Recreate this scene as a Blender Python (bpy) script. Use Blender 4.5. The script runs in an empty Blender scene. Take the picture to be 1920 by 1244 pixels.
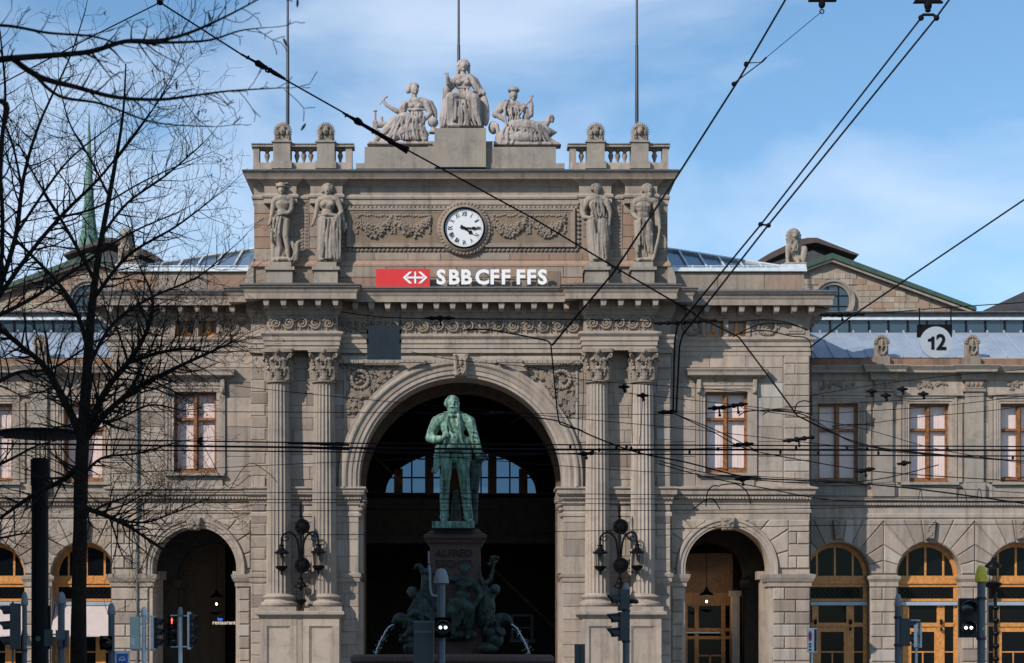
import bpy, bmesh, math, random
from mathutils import Vector, Matrix, noise
random.seed(7)
R = math.radians
SC = bpy.context.scene
COL = SC.collection
# ------------------------------------------------------------------ camera
D, FPX, AX, HZ, EYE = 90.0, 3600.0, 864.0, 1245.0, 1.6
cam = bpy.data.cameras.new('camera'); camo = bpy.data.objects.new('camera', cam); COL.objects.link(camo)
camo.location = (0, -D, EYE); camo.rotation_euler = (R(90), 0, 0)
cam.sensor_width = 36; cam.lens = FPX / 1920 * 36
cam.shift_x = (960 - AX) / 1920; cam.shift_y = (HZ - 622) / 1920
cam.clip_end = 3000; cam.clip_start = 0.5
cam.dof.use_dof = True; cam.dof.focus_distance = 88; cam.dof.aperture_fstop = 5.6
SC.camera = camo
# ------------------------------------------------------------------ world, sun, exposure
SUN_TO = Vector((1, 1, -0.95)).normalized()
EL = math.asin(-SUN_TO.z); ROT = math.atan2(-SUN_TO.x, -SUN_TO.y)
w = bpy.data.worlds.new('World'); SC.world = w; w.use_nodes = True
nt = w.node_tree; N = nt.nodes; L = nt.links
bg = N['Background']
sky = N.new('ShaderNodeTexSky'); sky.sky_type = 'NISHITA'; sky.sun_disc = False
sky.sun_elevation = EL; sky.sun_rotation = ROT; sky.air_density = 1.0; sky.dust_density = 0.6; sky.ozone_density = 2.0
SKY_S = 0.146
tc = N.new('ShaderNodeTexCoord'); mp = N.new('ShaderNodeMapping'); mp.inputs['Scale'].default_value = (1.0, 1.5, 2.3)
mp.inputs['Rotation'].default_value = (0, R(-8), 0)
mp.inputs['Location'].default_value = (0.35, 0.2, 0.55)
n1 = N.new('ShaderNodeTexNoise'); n1.inputs['Scale'].default_value = 4.0; n1.inputs['Detail'].default_value = 7; n1.inputs['Roughness'].default_value = 0.5; n1.inputs['Distortion'].default_value = 0.35
rmp = N.new('ShaderNodeValToRGB'); rmp.color_ramp.elements[0].position = 0.455; rmp.color_ramp.elements[1].position = 0.65
rmp.color_ramp.elements[1].color = (0.58, 0.58, 0.58, 1)
tint = N.new('ShaderNodeMix'); tint.data_type = 'RGBA'; tint.blend_type = 'MULTIPLY'; tint.inputs[0].default_value = 1; tint.inputs[7].default_value = (0.81, 1.01, 1.09, 1)
mx = N.new('ShaderNodeMix'); mx.data_type = 'RGBA'; mx.inputs[7].default_value = (6.0, 6.7, 7.9, 1)
L.new(tc.outputs['Generated'], mp.inputs[0]); L.new(mp.outputs[0], n1.inputs[0]); L.new(n1.outputs[0], rmp.inputs[0])
L.new(sky.outputs[0], tint.inputs[6]); L.new(tint.outputs[2], mx.inputs[6]); L.new(rmp.outputs[0], mx.inputs[0])
L.new(mx.outputs[2], bg.inputs[0]); bg.inputs[1].default_value = SKY_S
sl = bpy.data.lights.new('sun', 'SUN'); sl.energy = 4.7; sl.angle = R(0.5); sl.color = (1.0, 0.925, 0.84)
so = bpy.data.objects.new('sun', sl); COL.objects.link(so); so.location = (-60, -150, 90)
so.rotation_euler = SUN_TO.to_track_quat('-Z', 'Y').to_euler()
SC.view_settings.view_transform = 'Standard'; SC.view_settings.look = 'None'; SC.view_settings.gamma = 1
SC.view_settings.use_curve_mapping = False; SC.view_settings.exposure = 0.0
SC.cycles.max_bounces = 6; SC.cycles.transparent_max_bounces = 8

# ------------------------------------------------------------------ coordinates: photo measure -> metres at a real distance
def K(y): return (D + y) / FPX
def X(px, y=0): return (px - AX) * K(y)
def Z(py, y=0): return EYE + (HZ - py) * K(y)
def W(px, py, y=0): return Vector((X(px, y), y, Z(py, y)))

# ------------------------------------------------------------------ materials
def newmat(name):
    m = bpy.data.materials.new(name); m.use_nodes = True
    return m, m.node_tree, m.node_tree.nodes['Principled BSDF']
def mat(name, c, rough=0.7, metal=0, bump=0, bscale=20, var=0.0, vscale=3, spec=0.5, c2=None, island=0.0, emit=None):
    m, t, p = newmat(name); n = t.nodes; l = t.links
    p.inputs['Base Color'].default_value = (*c, 1); p.inputs['Roughness'].default_value = rough
    p.inputs['Metallic'].default_value = metal; p.inputs['Specular IOR Level'].default_value = spec
    if emit: p.inputs['Emission Color'].default_value = (*emit[:3], 1); p.inputs['Emission Strength'].default_value = emit[3]
    g = n.new('ShaderNodeNewGeometry')
    last = None
    if var or c2:
        no = n.new('ShaderNodeTexNoise'); no.inputs['Scale'].default_value = vscale; no.inputs['Detail'].default_value = 6; no.inputs['Roughness'].default_value = 0.62
        l.new(g.outputs['Position'], no.inputs[0])
        r = n.new('ShaderNodeValToRGB'); r.color_ramp.elements[0].position = 0.36; r.color_ramp.elements[1].position = 0.64
        a = c if c2 else tuple(x * (1 - var) for x in c); b = c2 if c2 else tuple(min(1, x * (1 + var)) for x in c)
        r.color_ramp.elements[0].color = (*a, 1); r.color_ramp.elements[1].color = (*b, 1)
        l.new(no.outputs[0], r.inputs[0]); last = r.outputs[0]
    if last: l.new(last, p.inputs['Base Color'])
    if bump:
        nb = n.new('ShaderNodeTexNoise'); nb.inputs['Scale'].default_value = bscale; nb.inputs['Detail'].default_value = 4
        l.new(g.outputs['Position'], nb.inputs[0])
        bp = n.new('ShaderNodeBump'); bp.inputs['Strength'].default_value = bump; bp.inputs['Distance'].default_value = 0.03
        l.new(nb.outputs[0], bp.inputs['Height']); l.new(bp.outputs[0], p.inputs['Normal'])
    return m
def stone(name, c, red=0.0, patch=0.0, isl=0.13, soot=0.35, bump=0.35):
    """warm sandstone: block to block tint, blotches, rain streaks, soot, grain"""
    m, t, p = newmat(name); n = t.nodes; l = t.links
    g = n.new('ShaderNodeNewGeometry'); oi = n.new('ShaderNodeObjectInfo')
    p.inputs['Roughness'].default_value = 0.9; p.inputs['Specular IOR Level'].default_value = 0.2
    def nz(scale, detail=5, rough=0.6, vec=None):
        x = n.new('ShaderNodeTexNoise'); x.inputs['Scale'].default_value = scale; x.inputs['Detail'].default_value = detail; x.inputs['Roughness'].default_value = rough
        l.new(vec if vec else g.outputs['Position'], x.inputs[0]); return x.outputs[0]
    def mix(a, b, f, mode='MIX'):
        x = n.new('ShaderNodeMix'); x.data_type = 'RGBA'; x.blend_type = mode
        for k_, v in ((6, a), (7, b), (0, f)):
            if hasattr(v, 'links'): l.new(v, x.inputs[k_])
            elif k_ == 0: x.inputs[0].default_value = v
            else: x.inputs[k_].default_value = (*v, 1)
        return x.outputs[2]
    def ramp(s, p0, p1, a=0.0, b=1.0):
        x = n.new('ShaderNodeMapRange'); x.inputs[1].default_value = p0; x.inputs[2].default_value = p1; x.inputs[3].default_value = a; x.inputs[4].default_value = b
        l.new(s, x.inputs[0]); return x.outputs[0]
    def add(a, b):
        x = n.new('ShaderNodeMath'); x.operation = 'ADD'; l.new(a, x.inputs[0]); l.new(b, x.inputs[1])
        y = n.new('ShaderNodeMath'); y.operation = 'FRACT'; l.new(x.outputs[0], y.inputs[0]); return y.outputs[0]
    rnd = add(g.outputs['Random Per Island'], oi.outputs['Random'])
    br = ramp(rnd, 0, 1, 1 - isl, 1 + isl)
    cc = n.new('ShaderNodeCombineColor')
    for i in range(3): l.new(br, cc.inputs[i])
    col = mix(c, tuple(x * f for x, f in zip(c, (1.18, 1.14, 1.06))), ramp(nz(0.35, 3), 0.35, 0.65))
    col = mix(col, tuple(x * f for x, f in zip(c, (0.70, 0.70, 0.72))), ramp(nz(1.4, 8, 0.7), 0.46, 0.70, 0, 0.9))
    if red:
        x = n.new('ShaderNodeMath'); x.operation = 'MULTIPLY'; x.inputs[1].default_value = 7.31; l.new(rnd, x.inputs[0])
        y = n.new('ShaderNodeMath'); y.operation = 'FRACT'; l.new(x.outputs[0], y.inputs[0])
        col = mix(col, (0.28, 0.175, 0.125), ramp(y.outputs[0], 1 - red, 1 - red + 0.12, 0, 0.75))
        col = mix(col, (0.28, 0.18, 0.13), ramp(nz(0.55, 4), 0.55, 0.66, 0, 0.5 * red))
    if patch:
        x = n.new('ShaderNodeMath'); x.operation = 'MULTIPLY'; x.inputs[1].default_value = 3.77; l.new(rnd, x.inputs[0])
        y = n.new('ShaderNodeMath'); y.operation = 'FRACT'; l.new(x.outputs[0], y.inputs[0])
        col = mix(col, (0.37, 0.345, 0.315), ramp(y.outputs[0], 1 - patch, 1 - patch + 0.05, 0, 0.7)); col = mix(col, (0.20, 0.165, 0.14), ramp(y.outputs[0], patch * 1.4, patch * 0.9, 0, 0.6))
    mpn = n.new('ShaderNodeMapping'); mpn.inputs['Scale'].default_value = (3.0, 3.0, 0.2); l.new(g.outputs['Position'], mpn.inputs[0])
    col = mix(col, (0.075, 0.068, 0.062), ramp(nz(1.0, 6, 0.65, mpn.outputs[0]), 0.50, 0.74, 0, soot * 1.55))
    col = mix(col, cc.outputs[0], 1.0, 'MULTIPLY')
    fine = nz(22, 5, 0.7)
    col = mix(col, (0.07, 0.062, 0.055), ramp(fine, 0.56, 0.76, 0, 0.45))
    l.new(col, p.inputs['Base Color'])
    bp = n.new('ShaderNodeBump'); bp.inputs['Strength'].default_value = bump; bp.inputs['Distance'].default_value = 0.02
    l.new(nz(16, 6, 0.7), bp.inputs['Height']); l.new(bp.outputs[0], p.inputs['Normal'])
    return m
M = {}
M['stone'] = stone('sandstone', (0.305, 0.258, 0.222))
M['stone_block'] = stone('block_sandstone', (0.305, 0.258, 0.222), red=0.07, patch=0.10, isl=0.12, soot=0.4)
M['stone_red'] = stone('mixed_sandstone', (0.255, 0.213, 0.178), red=0.42, isl=0.12)
M['stone_gable'] = stone('gable_sandstone', (0.33, 0.285, 0.235), red=0.42, isl=0.12)
M['stone_carved'] = stone('carved_sandstone', (0.235, 0.195, 0.162), isl=0.05, soot=0.55)
M['stone_brown'] = stone('panel_sandstone', (0.175, 0.135, 0.10), isl=0.1, soot=0.4)
M['stone_red2'] = stone('red_sandstone', (0.25, 0.15, 0.105), isl=0.2, soot=0.6)
M['stone_grey'] = stone('repaired_grey_sandstone', (0.262, 0.235, 0.206), isl=0.06, soot=0.3)
M['stone_statue'] = stone('statue_sandstone', (0.27, 0.235, 0.202), isl=0.02, soot=0.7)
M['stone_zinc'] = stone('zinc_cast_statue', (0.33, 0.29, 0.278), isl=0.02, soot=0.75, bump=0.2)
M['lead'] = mat('lead_sheet', (0.11, 0.115, 0.12), 0.55, 0.3, var=0.2)
M['wood'] = mat('oiled_oak', (0.36, 0.15, 0.04), 0.45, bump=0.2, bscale=30, c2=(0.60, 0.255, 0.055), vscale=7)
M['wood_dark'] = mat('dark_oak', (0.20, 0.085, 0.03), 0.5, bump=0.2, c2=(0.33, 0.15, 0.05), vscale=9)
M['awning'] = mat('pale_awning', (0.44, 0.375, 0.36), 0.9, var=0.05, vscale=3)
M['wood_mid'] = mat('brown_oak', (0.12, 0.045, 0.014), 0.5, bump=0.2, bscale=30, c2=(0.28, 0.11, 0.03), vscale=7)
M['porch'] = mat('shaded_porch_plaster', (0.065, 0.056, 0.048), 0.95, spec=0.1, var=0.15)  # deep porch shade is put into the plaster colour
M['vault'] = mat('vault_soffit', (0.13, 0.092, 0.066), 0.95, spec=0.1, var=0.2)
M['flag'] = mat('dark_flagpole', (0.022, 0.028, 0.038), 0.5)
M['blind'] = mat('pale_blind', (0.72, 0.555, 0.525), 0.9, var=0.04, vscale=4)
M['dark'] = mat('interior_shade', (0.010, 0.009, 0.009), 0.9, spec=0.1)  # near-black colour for sheets that stand in for unlit rooms
M['hall'] = mat('shaded_hall_plaster', (0.060, 0.045, 0.036), 0.95, spec=0.1, var=0.2)  # the gloom of the hall is put into this base colour
M['metal_sheet'] = mat('standing_seam_zinc', (0.30, 0.36, 0.44), 0.45, 0.25, var=0.12, vscale=1.2)
M['metal_pale'] = mat('bright_sheet_metal', (0.62, 0.66, 0.68), 0.4, 0.35, var=0.1)
M['slate'] = mat('dark_slate', (0.045, 0.045, 0.05), 0.75, var=0.25, bump=0.4, bscale=9)
M['tile_brown'] = mat('brown_roof', (0.07, 0.05, 0.045), 0.8, var=0.2)
M['copper_edge'] = mat('green_painted_gutter', (0.035, 0.07, 0.05), 0.6, var=0.2)
M['iron'] = mat('black_iron', (0.003, 0.003, 0.004), 0.4, 0.0, spec=0.12)
M['iron_matt'] = mat('matt_black', (0.006, 0.006, 0.007), 0.8, spec=0.1)
M['wire'] = mat('wire_black', (0.006, 0.006, 0.007), 0.8, spec=0.1)
M['pole'] = mat('shaded_grey_blue_paint', (0.075, 0.088, 0.108), 0.5, var=0.08, vscale=8)  # paint darkened to carry the shade missing on the right-hand poles
M['pole_pale'] = mat('sunlit_galvanised', (0.58, 0.62, 0.64), 0.45, 0.1, var=0.1, vscale=8)  # tone raised so poles standing in shade look sunlit; other metalwork shares it
M['cabinet'] = mat('pale_green_paint', (0.46, 0.56, 0.50), 0.5, var=0.08, vscale=6)
M['cap'] = mat('grey_plastic_cap', (0.19, 0.20, 0.22), 0.6, var=0.08)
M['yellow'] = mat('yellow_cap', (0.62, 0.48, 0.03), 0.5, var=0.1, vscale=10)
M['sig_black'] = mat('signal_black', (0.012, 0.012, 0.013), 0.5)
M['sig_back'] = mat('signal_back', (0.03, 0.04, 0.046), 0.55, var=0.1)
M['lens'] = mat('unlit_lens', (0.01, 0.01, 0.012), 0.15)
M['lamp_white'] = mat('lit_white', (1, 1, 1), 0.5, emit=(1, 0.97, 0.9, 5))
M['lamp_red'] = mat('lit_red', (1, 0.1, 0.05), 0.5, emit=(1, 0.12, 0.04, 3.2))
M['lamp_warm'] = mat('lit_warm', (1, 0.8, 0.5), 0.5, emit=(1, 0.72, 0.4, 9))
M['sign_red'] = mat('sign_red', (0.56, 0.018, 0.018), 0.5, var=0.03)
M['sign_white'] = mat('sign_white', (0.72, 0.72, 0.73), 0.5, var=0.03)
M['sign_blue'] = mat('sign_blue', (0.015, 0.09, 0.42), 0.45)
M['sign_grey'] = mat('number_disc_grey', (0.34, 0.38, 0.43), 0.6, var=0.03)
M['board'] = mat('dark_grey_board', (0.13, 0.124, 0.118), 0.7, var=0.1, vscale=2)
M['dial'] = mat('clock_dial', (0.62, 0.63, 0.65), 0.5)
M['black'] = mat('numeral_black', (0.008, 0.008, 0.009), 0.8, spec=0.1)
M['bark'] = mat('dark_bark', (0.022, 0.017, 0.014), 0.95, var=0.4, vscale=14, bump=0.8, bscale=18, spec=0.1)
M['bud'] = mat('dead_leaf', (0.05, 0.025, 0.012), 0.9)
M['lamp_dark'] = mat('lamp_post_paint', (0.007, 0.007, 0.008), 0.6, spec=0.15, var=0.1)
def bronzemat(name, cols, vs=2.2):
    """patina: dark metal, green, pale run-off streaks down the figure"""
    m, t, p = newmat(name); n = t.nodes; l = t.links
    p.inputs['Roughness'].default_value = 0.6; p.inputs['Specular IOR Level'].default_value = 0.3
    g = n.new('ShaderNodeNewGeometry'); mp_ = n.new('ShaderNodeMapping'); mp_.inputs['Scale'].default_value = (3.4, 3.4, 0.55); l.new(g.outputs['Position'], mp_.inputs[0])
    a = n.new('ShaderNodeTexNoise'); a.inputs['Scale'].default_value = vs; a.inputs['Detail'].default_value = 7; a.inputs['Roughness'].default_value = .68; l.new(mp_.outputs[0], a.inputs[0])
    r = n.new('ShaderNodeValToRGB'); e = r.color_ramp.elements; e[0].position = .36; e[0].color = (*cols[0], 1); e[1].position = .74; e[1].color = (*cols[3], 1)
    for pos, c in ((.45, cols[1]), (.58, cols[2])): q = e.new(pos); q.color = (*c, 1)
    l.new(a.outputs[0], r.inputs[0]); l.new(r.outputs[0], p.inputs['Base Color'])
    nb = n.new('ShaderNodeTexNoise'); nb.inputs['Scale'].default_value = 12; nb.inputs['Detail'].default_value = 5; l.new(g.outputs['Position'], nb.inputs[0])
    bp = n.new('ShaderNodeBump'); bp.inputs['Strength'].default_value = .5; bp.inputs['Distance'].default_value = .03; l.new(nb.outputs[0], bp.inputs['Height']); l.new(bp.outputs[0], p.inputs['Normal'])
    return m
M['bronze'] = bronzemat('green_bronze', ((0.035, 0.032, 0.022), (0.075, 0.145, 0.11), (0.165, 0.30, 0.235), (0.38, 0.44, 0.34)))
M['bronze_shaded'] = mat('shaded_green_bronze', (0.008, 0.008, 0.007), 0.55, 0.0, spec=0.3, bump=0.5, bscale=14, c2=(0.024, 0.052, 0.040), vscale=3.5)  # deep shade round the fountain group is put into this bronze
M['granite_red'] = mat('red_granite', (0.088, 0.056, 0.049), 0.85, spec=0.2, var=0.2, vscale=12, bump=0.1)
M['water'] = mat('falling_water', (0.42, 0.44, 0.45), 0.15, spec=0.8)
M['basin_water'] = mat('basin_water', (0.02, 0.03, 0.03), 0.05)
M['copper'] = mat('copper_spire', (0.06, 0.13, 0.10), 0.8, c2=(0.10, 0.19, 0.15), vscale=1)
M['asphalt'] = mat('asphalt', (0.05, 0.05, 0.052), 0.85, var=0.15, vscale=0.8, bump=0.3, bscale=40)
M['paving'] = mat('paving', (0.20, 0.195, 0.185), 0.85, var=0.15, vscale=1.5, bump=0.2)
M['kerb'] = mat('granite_kerb', (0.33, 0.33, 0.32), 0.8, var=0.15, vscale=6)
M['paint'] = mat('road_paint', (0.75, 0.75, 0.72), 0.7, var=0.1)
M['plaster'] = mat('town_plaster', (0.40, 0.36, 0.30), 0.9, var=0.1, vscale=0.4)
def glassmat(name, tintc, dark):
    m, t, p = newmat(name); n = t.nodes; l = t.links
    n.remove(p); out = n['Material Output']
    tr = n.new('ShaderNodeBsdfTransparent'); tr.inputs[0].default_value = (*tintc, 1)
    gl = n.new('ShaderNodeBsdfGlossy'); gl.inputs['Roughness'].default_value = 0.03; gl.inputs[0].default_value = (0.9, 0.95, 1, 1)
    lw_ = n.new('ShaderNodeLayerWeight'); lw_.inputs[0].default_value = 0.5
    fr = n.new('ShaderNodeMapRange'); fr.interpolation_type = 'SMOOTHSTEP'; fr.inputs[1].default_value = 0.35; fr.inputs[2].default_value = 1.0; fr.inputs[3].default_value = 0.03; fr.inputs[4].default_value = 0.7
    l.new(lw_.outputs['Facing'], fr.inputs[0])
    mi = n.new('ShaderNodeMixShader'); l.new(fr.outputs[0], mi.inputs[0]); l.new(tr.outputs[0], mi.inputs[1]); l.new(gl.outputs[0], mi.inputs[2])
    l.new(mi.outputs[0], out.inputs[0]); return m
M['glass'] = glassmat('window_glass', (0.93, 0.95, 0.95), 0)
M['glass_dim'] = glassmat('dim_glass', (0.085, 0.13, 0.195), 0)
M['glass_smoke'] = glassmat('lantern_glass', (0.80, 0.80, 0.78), 0)
M['pane_dark'] = mat('dark_pane', (0.004, 0.005, 0.007), 0.08, spec=0.12)
M['pane_blue'] = mat('blue_grey_pane', (0.035, 0.06, 0.08), 0.12, spec=0.8)
M['pane_roof'] = mat('roof_pane', (0.06, 0.10, 0.15), 0.12, spec=0.8)

# ------------------------------------------------------------------ mesh building
class B:
    def __init__(s): s.v = []; s.f = []
    def add(s, vs, fs):
        o = len(s.v); s.v += [tuple(v) for v in vs]; s.f += [tuple(i + o for i in f) for f in fs]; return s
    def box(s, x0, x1, y0, y1, z0, z1):
        x0, x1 = sorted((x0, x1)); y0, y1 = sorted((y0, y1)); z0, z1 = sorted((z0, z1))
        v = [(x, y, z) for z in (z0, z1) for y in (y0, y1) for x in (x0, x1)]
        return s.add(v, [(0, 2, 3, 1), (4, 5, 7, 6), (0, 1, 5, 4), (2, 6, 7, 3), (0, 4, 6, 2), (1, 3, 7, 5)])
    def pbox(s, px0, py0, px1, py1, y0, y1):
        return s.box(X(px0, y0), X(px1, y0), y0, y1, Z(py1, y0), Z(py0, y0))
    def prism(s, poly, y0, y1, ch=0.0, chd=None):
        """poly (x,z) convex-ish outline; front at y0, chamfered edge ch"""
        n = len(poly); cx = sum(p[0] for p in poly) / n; cz = sum(p[1] for p in poly) / n
        if ch:
            ins = inset(poly, ch); d = chd if chd else ch
            v = [(p[0], y0, p[1]) for p in ins] + [(p[0], y0 + d, p[1]) for p in poly] + [(p[0], y1, p[1]) for p in poly]
            f = [tuple(range(n))]
            for k in range(2):
                for i in range(n): j = (i + 1) % n; f.append((k * n + i, k * n + j, (k + 1) * n + j, (k + 1) * n + i))
            return s.add(v, f)
        v = [(p[0], y0, p[1]) for p in poly] + [(p[0], y1, p[1]) for p in poly]
        f = [tuple(range(n)), tuple(range(2 * n - 1, n - 1, -1))]
        for i in range(n): j = (i + 1) % n; f.append((i, j, n + j, n + i))
        return s.add(v, f)
    def tube(s, pts, rs, n=8, caps=True, flat=1.0):
        pts = [Vector(p) for p in pts]
        if not hasattr(rs, '__len__'): rs = [rs] * len(pts)
        o = len(s.v); up = None
        for i, p in enumerate(pts):
            t = (pts[min(i + 1, len(pts) - 1)] - pts[max(i - 1, 0)])
            if t.length < 1e-9: t = Vector((0, 0, 1))
            t.normalize()
            if up is None: up = t.orthogonal().normalized() if abs(t.y) > 0.9 else t.cross(Vector((0, 1, 0))).normalized()
            a = (up - t * up.dot(t))
            a = a.normalized() if a.length > 1e-6 else t.orthogonal().normalized()
            up = a; b = t.cross(a)
            for k in range(n):
                an = 2 * math.pi * k / n
                s.v.append(tuple(p + a * (math.cos(an) * rs[i]) + b * (math.sin(an) * rs[i] * flat)))
        for i in range(len(pts) - 1):
            for k in range(n):
                j = (k + 1) % n
                s.f.append((o + i * n + k, o + i * n + j, o + (i + 1) * n + j, o + (i + 1) * n + k))
        if caps and n > 2:
            s.f.append(tuple(o + k for k in range(n - 1, -1, -1))); s.f.append(tuple(o + (len(pts) - 1) * n + k for k in range(n)))
        return s
    def ell(s, c, r, nu=12, nv=8, rot=None):
        vs = []; c = Vector(c)
        for i in range(1, nv):
            th = math.pi * i / nv
            for j in range(nu):
                ph = 2 * math.pi * j / nu
                v = Vector((math.sin(th) * math.cos(ph) * r[0], math.sin(th) * math.sin(ph) * r[1], math.cos(th) * r[2]))
                if rot: v = rot @ v
                vs.append(c + v)
        a = Vector((0, 0, r[2])); b = Vector((0, 0, -r[2]))
        if rot: a = rot @ a; b = rot @ b
        vs += [c + a, c + b]; T = len(vs) - 2; f = []
        for i in range(nv - 2):
            for j in range(nu):
                k = (j + 1) % nu; f.append((i * nu + j, (i + 1) * nu + j, (i + 1) * nu + k, i * nu + k))
        for j in range(nu):
            k = (j + 1) % nu; f.append((T, j, k)); f.append((T + 1, (nv - 2) * nu + k, (nv - 2) * nu + j))
        return s.add(vs, f)
    def capsule(s, a, b, ra, rb, n=10):
        a = Vector(a); b = Vector(b); t = b - a; L_ = t.length
        if L_ < 1e-6: return s.ell(a, (ra, ra, ra), n, 6)
        t /= L_; pts = []; rs = []
        for k in (0.08, 0.35, 0.7, 1): q = math.pi / 2 * k; pts.append(a - t * ra * math.cos(q)); rs.append(max(ra * math.sin(q), 1e-4))
        for k in (1, 0.7, 0.35, 0.08): q = math.pi / 2 * k; pts.append(b + t * rb * math.cos(q)); rs.append(max(rb * math.sin(q), 1e-4))
        return s.tube(pts, rs, n)
    def lathe(s, c, prof, n=24, axis='z', arc=None):
        """prof (r, h) bottom to top round the vertical axis at c"""
        o = len(s.v); c = Vector(c)
        for r, h in prof:
            for k in range(n):
                a = 2 * math.pi * k / n
                if axis == 'z': s.v.append((c.x + r * math.cos(a), c.y + r * math.sin(a), c.z + h))
                elif axis == 'y': s.v.append((c.x + r * math.cos(a), c.y + h, c.z + r * math.sin(a)))
                else: s.v.append((c.x + h, c.y + r * math.cos(a), c.z + r * math.sin(a)))
        for i in range(len(prof) - 1):
            for k in range(n):
                j = (k + 1) % n; s.f.append((o + i * n + k, o + i * n + j, o + (i + 1) * n + j, o + (i + 1) * n + k))
        s.f.append(tuple(o + k for k in range(n))); s.f.append(tuple(o + (len(prof) - 1) * n + k for k in range(n)))
        return s
    def sweep(s, path, prof, closed=False):
        """moulding: profile (out, z) carried along a plan path (x, y) with mitred corners; out is towards the right-hand side of travel seen from above"""
        P = [Vector((p[0], p[1])) for p in path]; n = len(P); m = len(prof); o = len(s.v)
        for i in range(n):
            def nr(a, b):
                d = (b - a).normalized(); return Vector((d.y, -d.x))
            if i == 0: off = nr(P[0], P[1])
            elif i == n - 1: off = nr(P[-2], P[-1])
            else:
                a = nr(P[i - 1], P[i]); b = nr(P[i], P[i + 1]); off = (a + b) / max(0.2, 1 + a.dot(b))
            for q, z in prof: s.v.append((P[i].x + off.x * q, P[i].y + off.y * q, z))
        for i in range(n - 1):
            for j in range(m - 1): s.f.append((o + i * m + j, o + (i + 1) * m + j, o + (i + 1) * m + j + 1, o + i * m + j + 1))
        s.f.append(tuple(o + j for j in range(m))); s.f.append(tuple(o + (n - 1) * m + j for j in range(m)))
        return s
    def arcsweep(s, cx, zs, prof, a0=0, a1=180, n=48, ext=0.0):
        """ring moulding: profile (r, y) carried round an arch centre (cx, zs); ext = straight legs down"""
        o = len(s.v); m = len(prof); st = []
        if ext: st.append((a0, -ext))
        for i in range(n + 1): st.append((a0 + (a1 - a0) * i / n, 0))
        if ext: st.append((a1, -ext))
        for a, dz in st:
            c, q = math.cos(R(a)), math.sin(R(a))
            for r, y in prof: s.v.append((cx + r * c, y, zs + r * q + dz))
        for i in range(len(st) - 1):
            for j in range(m - 1): s.f.append((o + i * m + j, o + (i + 1) * m + j, o + (i + 1) * m + j + 1, o + i * m + j + 1))
        return s
    def archwall(s, x0, x1, z0, z1, cx, zs, r, y0, y1, n=32):
        """wall with an arched opening (straight jambs from z0 to the springing zs), front, back, reveal"""
        arc = [(cx - r, z0)] + [(cx - r * math.cos(math.pi * i / n), zs + r * math.sin(math.pi * i / n)) for i in range(n + 1)] + [(cx + r, z0)]
        for y in (y0, y1):
            o = len(s.v)
            s.add([(x0, y, z0), (cx - r, y, z0), (cx - r, y, z1), (x0, y, z1)], [(0, 1, 2, 3)])
            s.add([(x1, y, z0), (cx + r, y, z0), (cx + r, y, z1), (x1, y, z1)], [(0, 1, 2, 3)])
            top = [(p[0], y, z1) for p in arc[1:-1]]; bot = [(p[0], y, p[1]) for p in arc[1:-1]]
            k = len(top); s.add(top + bot, [(i, i + 1, k + i + 1, k + i) for i in range(k - 1)])
        a = [(p[0], y0, p[1]) for p in arc]; b = [(p[0], y1, p[1]) for p in arc]; k = len(a)
        s.add(a + b, [(i, i + 1, k + i + 1, k + i) for i in range(k - 1)])
        s.add([(x0, y0, z0), (x0, y1, z0), (x0, y1, z1), (x0, y0, z1)], [(0, 1, 2, 3)])
        s.add([(x1, y0, z0), (x1, y1, z0), (x1, y1, z1), (x1, y0, z1)], [(0, 1, 2, 3)])
        s.add([(x0, y0, z1), (x1, y0, z1), (x1, y1, z1), (x0, y1, z1)], [(0, 1, 2, 3)])
        return s
def inset(poly, d):
    n = len(poly); area = sum(poly[i][0] * poly[(i + 1) % n][1] - poly[(i + 1) % n][0] * poly[i][1] for i in range(n))
    sg = 1 if area > 0 else -1; out = []
    for i in range(n):
        a = Vector(poly[i - 1]); b = Vector(poly[i]); c = Vector(poly[(i + 1) % n])
        e1 = (b - a); e2 = (c - b)
        if e1.length < 1e-6 or e2.length < 1e-6: out.append(tuple(b)); continue
        e1.normalize(); e2.normalize(); n1_ = Vector((-e1.y, e1.x)) * sg; n2_ = Vector((-e2.y, e2.x)) * sg
        q = (n1_ + n2_) / max(0.35, 1 + n1_.dot(n2_)); out.append((b.x + q.x * d, b.y + q.y * d))
    return out
def setp(o, label=None, cat=None, group=None, kind=None):
    if label: o['label'] = label
    if cat: o['category'] = cat
    if group: o['group'] = group
    if kind: o['kind'] = kind
    return o
def origin(o):
    t = Vector((0, 0, 0))
    while o is not None: t += o.location; o = o.parent
    return t
def obj(name, b, m, parent=None, smooth=False, autos=None, **kw):
    me = bpy.data.meshes.new(name)
    vs = b.v
    if parent is not None:
        t = origin(parent); vs = [(v[0] - t.x, v[1] - t.y, v[2] - t.z) for v in vs]
    me.from_pydata(vs, [], b.f); 
    bm = bmesh.new(); bm.from_mesh(me); bmesh.ops.recalc_face_normals(bm, faces=bm.faces)
    if smooth:
        lim = R(autos or 40)
        for f in bm.faces: f.smooth = True
        for e in bm.edges:
            if len(e.link_faces) == 2 and e.calc_face_angle(0) > lim: e.smooth = False
    bm.to_mesh(me); bm.free()
    me.materials.append(M[m] if isinstance(m, str) else m)
    o = bpy.data.objects.new(name, me); COL.objects.link(o)
    if parent is not None: o.parent = parent
    return setp(o, **kw)
def thing(name, label, cat, loc=(0, 0, 0), group=None):
    o = bpy.data.objects.new(name, None); COL.objects.link(o); o.location = loc; o.empty_display_size = 0.3
    return setp(o, label, cat, group)
def copy_tree(o, parent=None, move=None):
    c = o.copy(); COL.objects.link(c); c.parent = parent
    if move is not None: c.location = Vector(o.location) + Vector(move)
    for ch in list(o.children): copy_tree(ch, c)
    return c
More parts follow.
